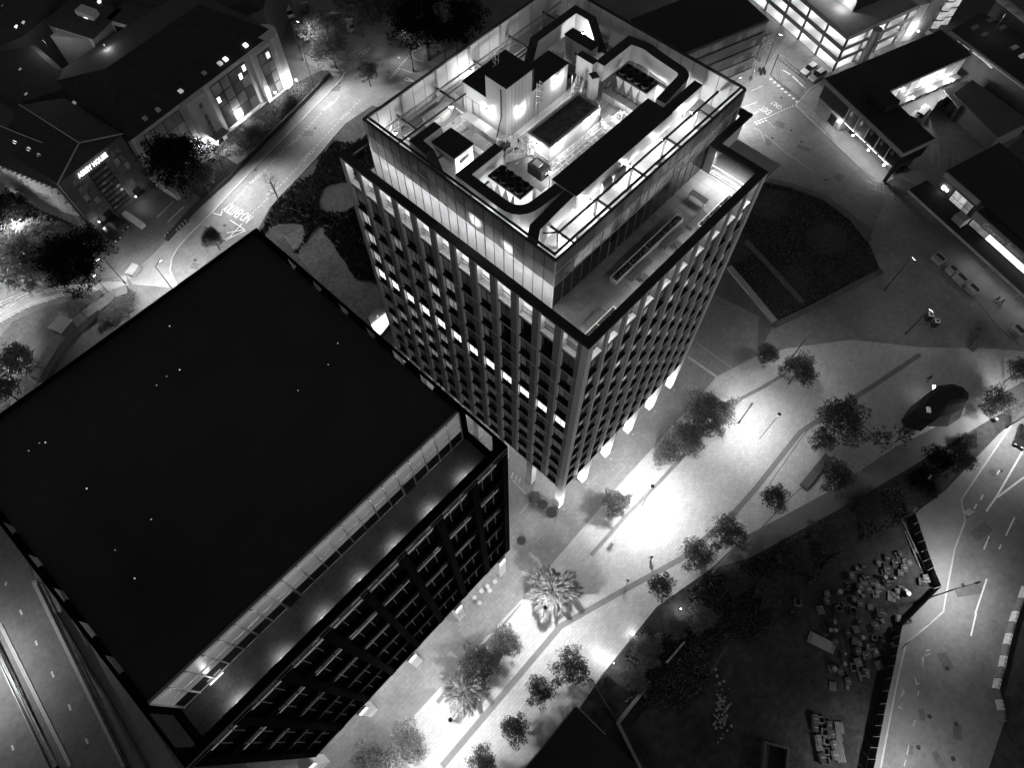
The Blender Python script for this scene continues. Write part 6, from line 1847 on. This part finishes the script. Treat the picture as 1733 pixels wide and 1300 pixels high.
# plaza masts: small dark caps seen from straight above over the hottest pools of light
for px, py, pw, lab in ((1105, 822, 8500, 'slim plaza lamp over the brightest pool of light beside the tower corner'), (923, 1028, 5200, 'slim plaza lamp just below the glowing radiating tree'), (762, 1219, 5200, 'slim plaza lamp below the clump of trees by the black block'), (1320, 700, 2000, 'slim plaza lamp in the upper plaza near the grey tree'), (655, 1325, 2600, 'slim plaza lamp at the bottom edge')):
    HP = 10.0
    x, y = G2(px, py, HP)
    t = thing('plaza_lamp', lab, 'lamp', (x, y, 0))
    part('pole', MB().tube((x, y, 0), (x, y, HP - .3), .07, 8, .05), 'steel', t)
    part('cap', MB().tube((x, y, HP - .25), (x, y, HP - .05), .3, 12, .18), 'dark_metal', t)
    part('lens', MB().tube((x, y, HP - .34), (x, y, HP - .26), .22, 12), 'lamp', t)
    light('plaza_light', 'SPOT', (x, y, HP - .5), pw * 1.5, t, .25, 158, (0, 0, -1), .9, wide=HP)
    light('plaza_light', 'SPOT', (x, y, HP - .55), pw * 0.45, t, .25, 120, (0, 0, -1), .9)
for px, py, lab in ((1014, 1108, 'low bollard light near the round dark tree at the bank edge'), (1039, 1123, 'low bollard light at the bank beside the black bush'), (1152, 1031, 'low bollard light on the bank below the tree by the walking person'), (1070, 1075, 'low bollard light halfway down the bank edge')):
    x, y = G2(px, py, .8)
    t = thing('bollard_light', lab, 'light', (x, y, 0))
    part('shaft', MB().tube((x, y, 0), (x, y, .75), .09, 8), 'steel', t)
    part('lens', MB().tube((x, y, .75), (x, y, .9), .08, 8), 'lamp_soft', t)
    light('bollard_glow', 'POINT', (x, y, 1.25), 170, t, .1)
# ---- cars
def car(px, py, ang, body, label, ln=4.3, wd=1.75, van=False):
    x, y = G2(px, py, .6)
    t = thing('van' if van else 'car', label, 'van' if van else 'car', (x, y, 0.0), ang)
    h1, h2 = (.85, 1.5) if not van else (1.0, 1.95)
    L, W = ln / 2, wd / 2
    # body: side profile swept across the width
    prof = [(-L, .28), (-L, .62), (-L + .12, h1 - .05), (-L + .6, h1), (L - 1.1, h1), (L - .25, h1 - .18), (L, h1 - .38), (L, .28)]
    mb = MB(); n = len(prof)
    for s, ins in ((-W, 1), (W, 1)):
        mb.v += [(a, s * (.94 if z > .7 else 1), z) for a, z in prof]
    mb.f = [tuple(range(n)), tuple(reversed(range(n, 2 * n)))] + [(i, i + n, (i + 1) % n + n, (i + 1) % n) for i in range(n)]
    put('body', mb.mesh('body'), body, t)
    cb = MB()
    g0, g1, g2, g3 = (-L + .35, -L + .75, L - 2.0, L - 1.25) if not van else (-L + .1, -L + .25, L - 1.7, L - 1.0)
    cb.v = [(g0, -W * .9, h1), (g3, -W * .9, h1), (g3, W * .9, h1), (g0, W * .9, h1), (g1, -W * .72, h2), (g2, -W * .72, h2), (g2, W * .72, h2), (g1, W * .72, h2)]
    cb.f = [(0, 1, 5, 4), (1, 2, 6, 5), (2, 3, 7, 6), (3, 0, 4, 7)]
    put('glasshouse', cb.mesh('glasshouse'), 'glass_dark', t)
    put('roof', MB().box(g1 - .03, -W * .74, h2, g2 + .03, W * .74, h2 + .05).mesh('roof'), body, t)
    for sx in (-1, 1):
        for sy in (-1, 1):
            wb = MB().tube((sx * L * .62, sy * (W - .2), .32), (sx * L * .62, sy * W * 1.0, .32), .32, 12)
            w = put('wheel', wb.mesh('wheel'), 'tyre', t)
            put('rim', MB().tube((sx * L * .62, sy * W * 1.0, .32), (sx * L * .62, sy * (W + .02), .32), .2, 8).mesh('rim'), 'steel', w)
    for sy in (-1, 1):
        put('headlight', MB().box(L - .12, sy * W * .62 - .18, .5, L + .02, sy * W * .62 + .18, .66).mesh('headlight'), 'white_stone', t)
        put('tail_light', MB().box(-L - .02, sy * W * .7 - .14, .6, -L + .1, sy * W * .7 + .14, .78).mesh('tail_light'), 'clutter', t)
        put('mirror', MB().box(L - 1.75, sy * (W + .04) - .08, h1, L - 1.55, sy * (W + .04) + .08, h1 + .14).mesh('mirror'), body, t)
    return t
def pang(p, q):
    a, b = Vector(G2(*p)), Vector(G2(*q))
    return math.atan2((b - a).y, (b - a).x)
A1 = pang((1383, 112), (1354, 130))
car(1370, 116, A1, 'car_white', 'white car parked at the gate, left of a silver estate')
car(1384, 126, A1, 'car_silver', 'silver estate car parked at the gate next to the car park wall', 4.6)
A2 = pang((193, 370), (212, 385))
car(201, 378, A2, 'car_black', 'black car parked nearest the dark brick facade under the glowing sign')
car(188, 396, A2, 'car_black', 'dark car with a lit windscreen parked outside the brick building, lower of two')
car(1730, 738, pang((1733, 715), (1722, 745)), 'car_black', 'dark car cut by the right edge on the south-east road')
car(560, 28, .3, 'car_white', 'pale car under the trees in the yard at the top')
car(592, 40, 1.0, 'car_silver', 'silver car beside the trees in the yard, right of the pale one')
car(515, 12, .9, 'car_black', 'dark car at the top edge of the yard with one glinting lamp')
car(487, 17, 1.2, 'car_white', 'white van at the rounded end of the apartments', 4.8, 1.9, True)
A3 = pang((1538, 193), (1560, 205))
car(1562, 190, A3 + 1.57, 'car_white', 'white van parked in the lit station courtyard beside the roof edge', 5.0, 1.95, True)
car(1548, 197, A3 + 1.57, 'car_silver', 'pale car half hidden by the roof edge in the station courtyard')
car(1520, 282, pang((1500, 278), (1530, 270)), 'car_black', 'dark car under the lit corner of the station offices', 4.0)
# ---- people
def person(px, py, ang, label, top='cloth_dark', legs='cloth_dark', stride=.25, arm=.1):
    x, y = G2(px, py, .9)
    t = thing('person', label, 'person', (x, y, 0), ang)
    V = [(0, 0, .95), (0, 0, 1.2), (0, 0, 1.42), (0, 0, 1.52), (0, 0, 1.62), (.02, 0, 1.72),
         (0, .1, .9), (stride, .1, .48), (stride * .9, .1, .08), (stride * .9 + .16, .1, .04),
         (0, -.1, .9), (-stride * .5, -.1, .48), (-stride * 1.5, -.1, .1), (-stride * 1.5 + .15, -.1, .04),
         (0, .2, 1.4), (-arm, .25, 1.12), (arm, .24, .9), (0, -.2, 1.4), (arm, -.25, 1.12), (arm * 2.4, -.22, .92)]
    E = [(0, 1), (1, 2), (2, 3), (3, 4), (4, 5), (0, 6), (6, 7), (7, 8), (8, 9), (0, 10), (10, 11), (11, 12), (12, 13), (2, 14), (14, 15), (15, 16), (2, 17), (17, 18), (18, 19)]
    Rr = [.15, .15, .16, .06, .1, .085, .09, .065, .05, .045, .09, .065, .05, .045, .065, .05, .04, .065, .05, .04]
    me = bpy.data.meshes.new('body')
    me.from_pydata(V, E, [])
    o = put('body', me, top, t)
    md = o.modifiers.new('skin', 'SKIN')
    for i, s in enumerate(me.skin_vertices[0].data if me.skin_vertices else []):
        s.radius = (Rr[i], Rr[i] * (1.3 if i in (1, 2) else 1))
        s.use_root = i == 0
    sb = o.modifiers.new('subd', 'SUBSURF'); sb.levels = 1; sb.render_levels = 1
    hd = MB()
    for k in range(5):
        z0 = 1.56 + k * .055
    hd.tube((0.02, 0, 1.7), (0.0, 0, 1.80), .1, 8, .07)
    put('hair', hd.mesh('hair'), 'cloth_dark', t)
    put('face', MB().obox((.1, 0, 1.66), (.012, .06, .07)).mesh('face'), 'skin', t)
    tr = MB().tube((0, .1, .95), (stride * .95, .1, .5), .1, 8, .08).tube((stride * .95, .1, .5), (stride * .9, .1, .12), .08, 8, .065).tube((0, -.1, .95), (-stride * .55, -.1, .5), .1, 8, .08).tube((-stride * .55, -.1, .5), (-stride * 1.45, -.1, .12), .08, 8, .065)
    put('trousers', tr.mesh('trousers'), legs, t)
    return t
person(1102, 944, pang((1102, 960), (1102, 930)), 'person in dark top and pale trousers walking across the plaza beside the dark tree', 'cloth_dark', 'cloth_light')
person(1062, 984, pang((1055, 1000), (1070, 975)), 'faint person in grey clothes on the plaza band left of the walker', 'clutter', 'cloth_light')
person(1688, 506, 1.0, 'person in dark clothes pushing a bicycle on the station pavement, left of another')
person(1696, 511, 1.0, 'person in dark clothes on the station pavement, right of the bicycle')
person(1573, 640, .4, 'person in dark clothes standing alone on the upper plaza')
def bicycle(px, py, ang, label):
    x, y = G2(px, py, .5)
    t = thing('bicycle', label, 'bicycle', (x, y, 0), ang)
    for sx in (-.52, .52):
        pts = [(sx + .33 * math.cos(a * .524), .34 + .33 * math.sin(a * .524)) for a in range(12)]
        w = MB()
        for i in range(12):
            a, b = pts[i], pts[(i + 1) % 12]
            w.tube((a[0], 0, a[1]), (b[0], 0, b[1]), .025, 5)
        put('wheel', w.mesh('wheel'), 'tyre', t)
    put('frame', MB().tube((-.52, 0, .34), (-.15, 0, .85), .02, 5).tube((-.15, 0, .85), (.38, 0, .85), .02, 5).tube((.38, 0, .85), (0, 0, .32), .02, 5).tube((0, 0, .32), (-.52, 0, .34), .02, 5).tube((.52, 0, .34), (.36, 0, .98), .02, 5).mesh('frame'), 'steel', t)
    put('saddle', MB().obox((-.2, 0, .95), (.12, .06, .03)).mesh('saddle'), 'tyre', t)
    put('handlebar', MB().tube((.36, -.26, 1.0), (.36, .26, 1.0), .02, 5).mesh('handlebar'), 'dark_metal', t)
bicycle(1692, 512, .8, 'bicycle held by the people on the station pavement')
# ---- benches, seats, planters on the squares
def seat_block(px, py, ang, label, ln, wd, h=.45):
    x, y = G2(px, py, h)
    t = thing('bench', label, 'bench', (x, y, 0), ang)
    put('plinth', MB().box(-ln / 2 + .05, -wd / 2 + .08, 0.02, ln / 2 - .05, wd / 2 - .02, h - .08).mesh('plinth'), 'concrete_dark', t)
    n = 4
    for i in range(n):
        put('slat', MB().box(-ln / 2, -wd / 2 + i * wd / n + .015, h - .08, ln / 2, -wd / 2 + (i + 1) * wd / n - .015, h).mesh('slat'), 'wood' if i else 'wood_light', t)
    return t
ab_ = pang((1362, 820), (1402, 772))
seat_block(1393, 783, ab_, 'upper of two dark wooden platform benches under the largest dark tree', 3.4, 1.3)
seat_block(1372, 809, ab_, 'lower of two dark wooden platform benches beside the path', 4.2, 1.3)
seat_block(1656, 578, pang((1648, 592), (1666, 566)), 'long low block seat on the upper square right of the ticket machines', 4.0, 1.0, .8)
seat_block(1664, 549, pang((1648, 592), (1666, 566)), 'short low block seat above the long one on the upper square', 2.0, 1.0, .8)
SPL = 'square planters in front of the station'
for px, py, lab in ((1590, 436, 'dim square planter farthest up the station pavement'), (1612, 455, 'small dim planter second along the station pavement'), (1627, 470, 'pale-sided planter third along the station pavement'), (1648, 488, 'pale-sided planter fourth along the station pavement'), (1724, 558, 'pale-sided planter at the right edge of the square')):
    x, y = G2(px, py, .8)
    s = .75 if 'small' in lab else 1.05
    t = thing('planter', lab, 'planter', (x, y, 0), -1.86, group=SPL)
    put('box', MB().box(-s, -.8, 0.01, s, .8, .9).mesh('box'), 'concrete', t)
    put('soil_bed', MB().box(-s + .12, -.1, .9, s - .12, .68, .93).mesh('soil_bed'), 'planter_soil', t)
    put('rim', MB().box(-s, .7, .9, s, .8, 1.0).box(-s, -.8, .9, -s + .1, .7, 1.0).box(s - .1, -.8, .9, s, .7, 1.0).mesh('rim'), 'kerb', t)
for px, py, lab in ((1576, 532, 'left one of two small machines with pale tops on the dark square'), (1587, 543, 'right one of two small machines with pale tops on the dark square')):
    x, y = G2(px, py, 1.6)
    t = thing('ticket_machine', lab, 'machine', (x, y, 0), .6)
    put('cabinet', MB().box(-.45, -.45, 0.01, .45, .45, 1.6).mesh('cabinet'), 'dark_metal', t)
    put('top_frame', MB().box(-.45, -.45, 1.6, .45, -.25, 1.66).box(-.45, .25, 1.6, .45, .45, 1.66).box(-.45, -.25, 1.6, -.25, .25, 1.66).box(.25, -.25, 1.6, .45, .25, 1.66).mesh('top_frame'), 'lit_low', t)
    put('top', MB().box(-.25, -.25, 1.6, .25, .25, 1.63).mesh('top'), 'black_metal', t)
for px, py, lab in ((1036, 921, 'pale round-topped bollard bin alone on the bright plaza'), (1684, 711, 'dark litter bin on the path by the road')):
    x, y = G2(px, py, .5)
    t = thing('litter_bin', lab, 'bin', (x, y, 0))
    part('drum', MB().tube((x, y, 0.01), (x, y, .95), .3, 12), 'white_stone' if 'pale' in lab else 'dark_metal', t)
    part('lid', MB().tube((x, y, .95), (x, y, 1.1), .32, 12, .15), 'steel', t)
for px, py, r, lab, pl_ in ((905, 843, 1.0, 'left round planter with a shrub by the tower corner', True), (918, 855, .9, 'middle round grey planter by the tower corner', False), (933, 868, 1.0, 'right round dark planter by the tower corner column', False), (882, 916, .75, 'round planter standing alone between tower and black block', False)):
    x, y = G2(px, py, .5)
    t = thing('round_planter', lab, 'planter', (x, y, 0))
    part('bowl', MB().tube((x, y, 0.01), (x, y, .7), r * .8, 18, r), 'concrete_dark', t)
    part('soil_bed', MB().tube((x, y, .7), (x, y, .72), r * .85, 18), 'planter_soil', t)
    if pl_:
        put('plant', crown('leafy', 1, 'leaf_mid'), None, t, (0, 0, .9), 0, (1.2, 1.2, .8))
# cafe tables in front of the block
for k, (px, py) in enumerate(((803, 1012), (815, 1001), (825, 993), (838, 985), (812, 1021), (829, 1000))):
    x, y = G2(px, py, .7)
    t = thing('cafe_table', 'small pale cafe table under the front edge of the black block', 'table', (x, y, 0), group='cafe tables under the black block')
    part('top', MB().tube((x, y, .7), (x, y, .74), .34, 12), 'steel', t)
    part('stem', MB().tube((x, y, 0.01), (x, y, .7), .05, 6), 'steel', t)
CYC = 'hoop cycle stands'
for px, py in ((867, 804), (873, 810), (879, 815)):
    x, y = G2(px, py, .4)
    t = thing('cycle_stand', 'thin steel hoop stand in the row between the black block and the tower', 'cycle stand', (x, y, 0), .4, group=CYC)
    put('hoop', MB().tube((-.4, 0, 0), (-.4, 0, .7), .04).tube((-.4, 0, .7), (-.2, 0, .85), .04).tube((-.2, 0, .85), (.2, 0, .85), .04).tube((.2, 0, .85), (.4, 0, .7), .04).tube((.4, 0, .7), (.4, 0, 0), .04).mesh('hoop'), 'galv', t)
    put('foot_plate', MB().box(-.5, -.1, 0.006, .5, .1, .03).mesh('foot_plate'), 'steel', t)
# posts below the station canopy
for k, (px, py) in enumerate(((1556, 338), (1562, 344), (1596, 375), (1603, 384), (1632, 412), (1640, 418), (1676, 462), (1716, 505))):
    x, y = G2(px, py)
    t = thing('canopy_post', ('first', 'second', 'third', 'fourth', 'fifth', 'sixth', 'seventh', 'eighth')[k] + ' slim pale post along the station canopy edge, counted from the top', 'post', (x, y, 0.1), group='posts along the station canopy')
    part('shaft', MB().tube((x, y, .1), (x, y, 2.6), .06, 6), 'steel', t)
    part('foot', MB().tube((x, y, .1), (x, y, .3), .12, 8), 'steel', t)
for px, py, lab in ((1647, 428, 'upper dark bench below the station canopy'), (1663, 443, 'lower dark bench below the station canopy')):
    seat_block(px, py, -1.86, lab, 2.4, 1.0, .5)
# ---- railings
def railing(pts, label, h=1.1, m='galv', name='railing', step=1.5, z0=0.0):
    P = [Vector((*q, z0)) for q in GL(pts, z0)]
    t = thing(name, label, 'railing', tuple(P[0]))
    for i in range(len(P) - 1):
        for hh in (h, h * .5):
            part('rail', MB().tube(P[i] + Vector((0, 0, hh)), P[i + 1] + Vector((0, 0, hh)), .045, 5), m, t)
        n = max(1, int((P[i + 1] - P[i]).length / step))
        for k in range(n + (i == len(P) - 2)):
            p = P[i].lerp(P[i + 1], k / n)
            part('post', MB().tube(p, p + Vector((0, 0, h)), .04, 5), m, t)
railing([(-10, 525), (50, 498), (75, 490)], 'upper white railing of the curving path at the left edge', m='white_stone')
railing([(-10, 541), (45, 505), (100, 492), (148, 487), (182, 499)], 'lower white railing of the curving path at the left edge', m='white_stone')
railing([(-10, 555), (50, 522), (110, 502)], 'third white railing below the curving path at the left edge', m='white_stone')
railing([(110, 483), (150, 475), (205, 477)], 'dark railing of the curving path under the black tree', m='concrete_dark')
railing([(1374, 197), (1404, 228), (1410, 235)], 'double steel handrail on the ramp along the station offices', m='galv')
railing([(1372, 203), (1402, 235)], 'outer steel handrail on the ramp along the station offices', m='galv')
railing([(1533, 1089), (1568, 1058)], 'grey guard rail at the kink of the south-east pavement', m='steel')
railing([(1200, 1140), (1225, 1100)], 'thin short rail lost in the dark lot', m='concrete_dark')
t = thing('garden_wall', 'curving wall of dark rectangular blocks beside the pale lawn at the left', 'wall', (*G2(140, 560), 0))
P = GL([(66, 645), (85, 612), (104, 585), (122, 566), (142, 548), (160, 534), (178, 520), (198, 505), (222, 497)])
for i in range(len(P) - 1):
    a, b = Vector(P[i]), Vector(P[i + 1])
    for k in range(2):
        p = a.lerp(b, .25 + .5 * k)
        part('block', MB().obox((p.x, p.y, .65 + .08 * ((i + k) % 3)), ((b - a).length * .245, 1.0, .65 + .08 * ((i + k) % 3)), math.atan2((b - a).y, (b - a).x)), 'concrete_dark', t)
q = Vector(G2(103, 549, 2.2))
t = thing('shed', 'small dark box shed with white-framed pale roof on the lawn at the left', 'shed', (q.x, q.y, 0), .35)
put('wall', MB().box(-1.5, -1.3, 0.01, 1.5, 1.3, 2.3).mesh('wall'), 'concrete_dark', t)
put('roof', MB().box(-1.5, -1.3, 2.3, 1.5, 1.3, 2.4).mesh('roof'), 'concrete', t)
put('roof_trim', MB().box(-1.6, -1.4, 2.3, 1.6, -1.3, 2.5).box(-1.6, 1.3, 2.3, 1.6, 1.4, 2.5).mesh('roof_trim'), 'white_stone', t)
x, y = G2(90, 540, 4)
# gate at the car park
t = thing('barrier_gate', 'tall steel lattice gate frame across the car park entrance', 'gate', (*G2(1303, 128), 0))
a, b = Vector((*G2(1304, 126), 0)), Vector((*G2(1352, 165), 0))
z = Vector((0, 0, 1))
part('post', MB().tube(a, a + z * 5.2, .1, 6), 'dark_metal', t)
part('post', MB().tube(b, b + z * 5.2, .1, 6), 'steel', t)
part('beam', MB().tube(a + z * 5.2, b + z * 5.2, .08, 5).tube(a + z * 4.4, b + z * 4.4, .06, 5), 'dark_metal', t)
for i in range(10):
    p = a.lerp(b, i / 9)
    part('lattice_bar', MB().tube(p + z * 4.4, p + z * 5.2, .05, 4), 'dark_metal', t)
part('wire', MB().tube(a + z * 4.2, a.lerp(b, .4) + z * .1, .03, 4).tube(a + z * 3.2, a.lerp(b, .3) + z * .1, .03, 4), 'dark_metal', t)
t = thing('sign_board', 'small blank white board leaning on the ivy bank by the gate', 'board', (*G2(1273, 131), 0), .6)
put('panel', MB().box(-.7, -.05, .3, .7, .03, 1.6).mesh('panel'), 'white_stone', t)
put('post', MB().box(-.6, .03, 0, -.5, .1, 1.5).box(.5, .03, 0, .6, .1, 1.5).mesh('post'), 'dark_metal', t)
t = thing('motorbike', 'motorbikes parked as a dark jumble left of the gate', 'motorbike', (*G2(1292, 122), 0), .9)
for k in range(2):
    put('frame', MB().obox((.0, k * .8, .6), (.7, .14, .22)).tube((.6, k * .8, .9), (.6, k * .8 + .4, 1.0), .04).mesh('frame'), 'car_black', t)
    for sx in (-.65, .65):
        put('wheel', MB().tube((sx, k * .8 - .06, .32), (sx, k * .8 + .06, .32), .32, 12).mesh('wheel'), 'tyre', t)
# ---- hoarding fence round the fenced lot
t = thing('hoarding', 'dark hoarding fence along the kinked edge of the cluttered lot', 'fence', (*G2(1581, 998), 0))
pts = [(1538, 876), (1568, 967), (1581, 998), (1515, 1064), (1502, 1130), (1488, 1193), (1462, 1325)]
P = [Vector(p) for p in GL(pts)]
for i in range(len(P) - 1):
    n = max(1, int((P[i + 1] - P[i]).length / 1.4))
    for k in range(n):
        a, b = P[i].lerp(P[i + 1], k / n), P[i].lerp(P[i + 1], (k + .95) / n)
        part('board', MB().ribbon([tuple(a), tuple(b)], .06, .02, 2.1 + .05 * (k % 2)), 'dark_metal', t)
for pts, lab in (([(1330 / 7.2 + 1340, 880), (1565, 965)], 'fallen pale pole along the hoarding at the top of the lot'), ([(1530, 900), (1556, 962)], 'second thin pole lying inside the hoarding')):
    A, B = [Vector((*p, .3)) for p in GL(pts)]
    solo('pole', MB().tube(A, B, .07, 6), 'steel', lab, 'pole')
solo('low_wall', MB().ribbon(GL([(1091, 1166), (1064, 1200), (1045, 1225), (1082, 1300), (1090, 1330)]), .45, 0.0, .8), 'concrete', 'pale angled wall right of the small black-roofed building', 'wall')
solo('kerb_wall', MB().ribbon(GL([(1127, 1123), (1157, 1088)]), .3, 0.0, .6), 'concrete', 'short faint wall stub on the dark bank', 'wall')
solo('low_wall', MB().ribbon(GL([(1000, 1150), (1045, 1225)]), .12, 0.0, .7), 'concrete_dark', 'thin dark wall running down to the pale angled wall', 'wall')
t = thing('skip', 'grey open box skip cut by the bottom edge of the dark lot', 'skip', (*G2(1308, 1290), 0), .5)
for x0, y0, x1, y1 in ((-2.2, -1.7, 2.2, -1.4), (-2.2, 1.4, 2.2, 1.7), (-2.2, -1.4, -1.9, 1.4), (1.9, -1.4, 2.2, 1.4)):
    put('side', MB().box(x0, y0, 0.02, x1, y1, 1.2).mesh('side'), 'concrete_dark', t)
put('bottom', MB().box(-1.9, -1.4, 0.02, 1.9, 1.4, .1).mesh('bottom'), 'soil', t)
# ---- traffic barriers along the road
pb = [(1733, 995), (1726, 1015), (1717, 1037), (1711, 1055), (1706, 1074), (1701, 1093), (1697, 1112), (1693, 1131), (1687, 1150), (1683, 1168), (1688, 1185), (1692, 1203), (1694, 1222)]
for i in range(len(pb) - 1):
    a, b = Vector(G2(*pb[i])), Vector(G2(*pb[i + 1]))
    c = (a + b) / 2; ln = (b - a).length
    lt = i % 2 == 0
    t = thing('road_barrier', ('first', 'second', 'third', 'fourth', 'fifth', 'sixth')[i // 2] + (' white' if lt else ' dark') + ' water-filled road barrier of the row, counted from the right edge', 'barrier', (c.x, c.y, 0), math.atan2((b - a).y, (b - a).x), group=('white' if lt else 'dark') + ' barriers along the road')
    mb = MB(); prof = [(-.38, 0.01), (-.3, .5), (-.16, .95), (.16, .95), (.3, .5), (.38, 0.01)]
    n = len(prof)
    for s in (-ln * .48, ln * .48):
        mb.v += [(s, u, w) for u, w in prof]
    mb.f = [tuple(range(n)), tuple(reversed(range(n, 2 * n)))] + [(k, k + n, (k + 1) % n + n, (k + 1) % n) for k in range(n)]
    put('shell', mb.mesh('shell'), 'barrier_white' if lt else 'barrier_grey', t)
    put('filler_cap', MB().tube((ln * .2, 0, .95), (ln * .2, 0, 1.0), .08, 8).tube((-ln * .2, 0, .95), (-ln * .2, 0, 1.0), .08, 8).mesh('filler_cap'), 'black_metal', t)
# sign plate over the road edge
t = thing('road_sign', 'white road sign plate on the pavement where the path meets the south-east road', 'sign', (*G2(1633, 882), 0))
a = Vector((*G2(1633, 882), 0)); 
part('post', MB().tube(a, a + z * 2.6, .06, 6), 'steel', t)
part('plate', MB().prism(GL([(1628, 866), (1640, 861), (1651, 867), (1640, 873)], 2.6), 2.55, 2.65), 'white_stone', t)
# ---- clutter stored on the fenced lot
rs = random.Random(21)
CL = 'clutter stored on the fenced lot'
def crate(px, py, s, ang, kind):
    x, y = G2(px, py, .4)
    where = 'in the upper spread of clutter' if py < 1045 else ('in the middle of the clutter' if py < 1160 else 'in the lower packed stack')
    lab = {'crate': 'small pale crate ' + where + ' on the dark lot', 'pallet': 'flat stack of planks ' + where + ' on the dark lot', 'drum': 'round drum ' + where + ' on the dark lot', 'frame': 'open square frame ' + where + ' on the dark lot'}[kind]
    t = thing({'crate': 'crate', 'pallet': 'pallet', 'drum': 'drum', 'frame': 'open_crate'}[kind], lab, kind, (x, y, 0.01), ang, group=CL)
    if kind == 'crate':
        put('box', MB().box(-s, -s * .8, 0, s, s * .8, s * .9).mesh('box'), 'clutter', t)
        put('lid', MB().box(-s * 1.05, -s * .85, s * .9, s * 1.05, s * .3, s * .98).mesh('lid'), 'clutter', t)
        put('strap', MB().box(-s * .1, -s * .86, s * .98, s * .1, s * .31, s).mesh('strap'), 'concrete', t)
    elif kind == 'pallet':
        for i in range(5):
            put('plank', MB().box(-s * 1.3, -s + i * s * .42, .12, s * 1.3, -s + i * s * .42 + s * .3, .2).mesh('plank'), 'wood_light', t)
        put('bearer', MB().box(-s, -s, 0, -s * .8, s, .12).box(s * .8, -s, 0, s, s, .12).mesh('bearer'), 'wood', t)
    elif kind == 'drum':
        put('shell', MB().tube((0, 0, 0), (0, 0, .9), s * .6, 12).mesh('shell'), 'clutter', t)
        put('rim', MB().tube((0, 0, .9), (0, 0, .95), s * .64, 12).mesh('rim'), 'steel', t)
    else:
        for x0, y0, x1, y1 in ((-s, -s, s, -s * .6), (-s, s * .6, s, s), (-s, -s * .6, -s * .6, s * .6), (s * .6, -s * .6, s, s * .6)):
            put('side', MB().box(x0, y0, 0, x1, y1, s * .7).mesh('side'), 'clutter', t)
spots = [(1487, 953), (1515, 953), (1533, 950), (1501, 963), (1498, 968), (1512, 980), (1524, 970), (1530, 962), (1477, 988), (1465, 985), (1455, 995), (1436, 990), (1452, 1003), (1468, 998), (1494, 995), (1484, 1003), (1483, 1005), (1503, 985), (1528, 997), (1535, 1006), (1560, 985), (1568, 980), (1398, 1018), (1390, 1033), (1340, 1036), (1351, 1020), (1420, 1003), (1400, 1005), (1456, 1022), (1490, 1038), (1487, 1045), (1481, 1060), (1410, 1055), (1404, 1068), (1398, 1075), (1434, 1072), (1458, 1080), (1450, 1065), (1455, 1090), (1481, 1080), (1466, 1095), (1450, 1103), (1465, 1110), (1452, 1122), (1470, 1107), (1459, 1145), (1446, 1130), (1428, 1125), (1465, 1140), (1500, 970), (1440, 975), (1510, 1010)]
for i, (px, py) in enumerate(spots):
    crate(px, py, rs.uniform(.3, .62), .75 + rs.uniform(-.25, .25), ('crate', 'crate', 'pallet', 'crate', 'frame', 'drum', 'crate')[i % 7])
for i in range(75):
    u_, v_ = rs.random(), rs.random()
    px = 1425 + u_ * 125 - v_ * 40 + (v_ > .55) * 10; py = 945 + v_ * 215 + (.5 - u_) * 30
    if px > 1565 - max(0, py - 1000) * .55 or px < 1385:
        continue
    crate(px, py, rs.uniform(.25, .55), .75 + rs.uniform(-.35, .35), ('crate', 'frame', 'crate', 'pallet', 'crate', 'drum')[i % 6])
for i in range(18):
    crate(1380 + (i % 4) * 13 + rs.uniform(-3, 3) + (i // 4) * 2, 1217 + (i // 4) * 17 - (i % 4) * -5 + rs.uniform(-3, 3), rs.uniform(.4, .6), .7 + rs.uniform(-.2, .2), ('crate', 'frame', 'crate', 'pallet')[i % 4])
t = thing('cabin_panel', 'long pale panel lying beside the stack of boards in the cluttered lot', 'panel', (*G2(1391, 1088, .3), 0.01), pang((1376, 1082), (1408, 1098)))
put('sheet', MB().box(-1.9, -.8, 0, 1.9, .8, .25).mesh('sheet'), 'concrete', t)
put('batten', MB().box(-1.7, -.7, .25, -1.6, .7, .3).box(1.6, -.7, .25, 1.7, .7, .3).mesh('batten'), 'wood', t)
rb = MB()
for i in range(90):
    x, y = G2(1222 + rs.gauss(0, 7), 1205 + rs.gauss(0, 26), .1)
    q_ = rs.uniform(.06, .22)
    rb.obox((x, y, q_ * .7), (q_, q_ * .8, q_ * .7), rs.uniform(0, 3), .6)
struct('rubble', rb, 'concrete', 'stuff')
# things on the pavement at Abbey House
t = thing('bike_rack', 'bright row of bicycle racks on the pavement outside the brick building', 'rack', (*G2(300, 390), 0), pang((285, 398), (318, 370)))
for i in range(7):
    put('hoop', MB().tube((-2.5 + i * .8, -.3, 0.1), (-2.5 + i * .8, -.3, .9), .05).tube((-2.5 + i * .8, -.3, .9), (-2.5 + i * .8, .3, .9), .05).tube((-2.5 + i * .8, .3, .9), (-2.5 + i * .8, .3, 0.1), .05).mesh('hoop'), 'white_stone', t)
put('base_rail', MB().box(-2.9, -.35, .1, 2.9, .35, .14).mesh('base_rail'), 'dark_metal', t)
for a, b in (((267, 368), (293, 342)), ((284, 376), (312, 350))):
    part('bay_line', MB().ribbon(GL([a, b]), .14, .125, .13), 'paint', pavement_nw)
solo('service_box', MB().obox((*G2(226, 458, .6), .6), (1.2, .8, .59), .4), 'concrete', 'pale boxy utility cabinet with pipes at the street corner by the black tree', 'cabinet')
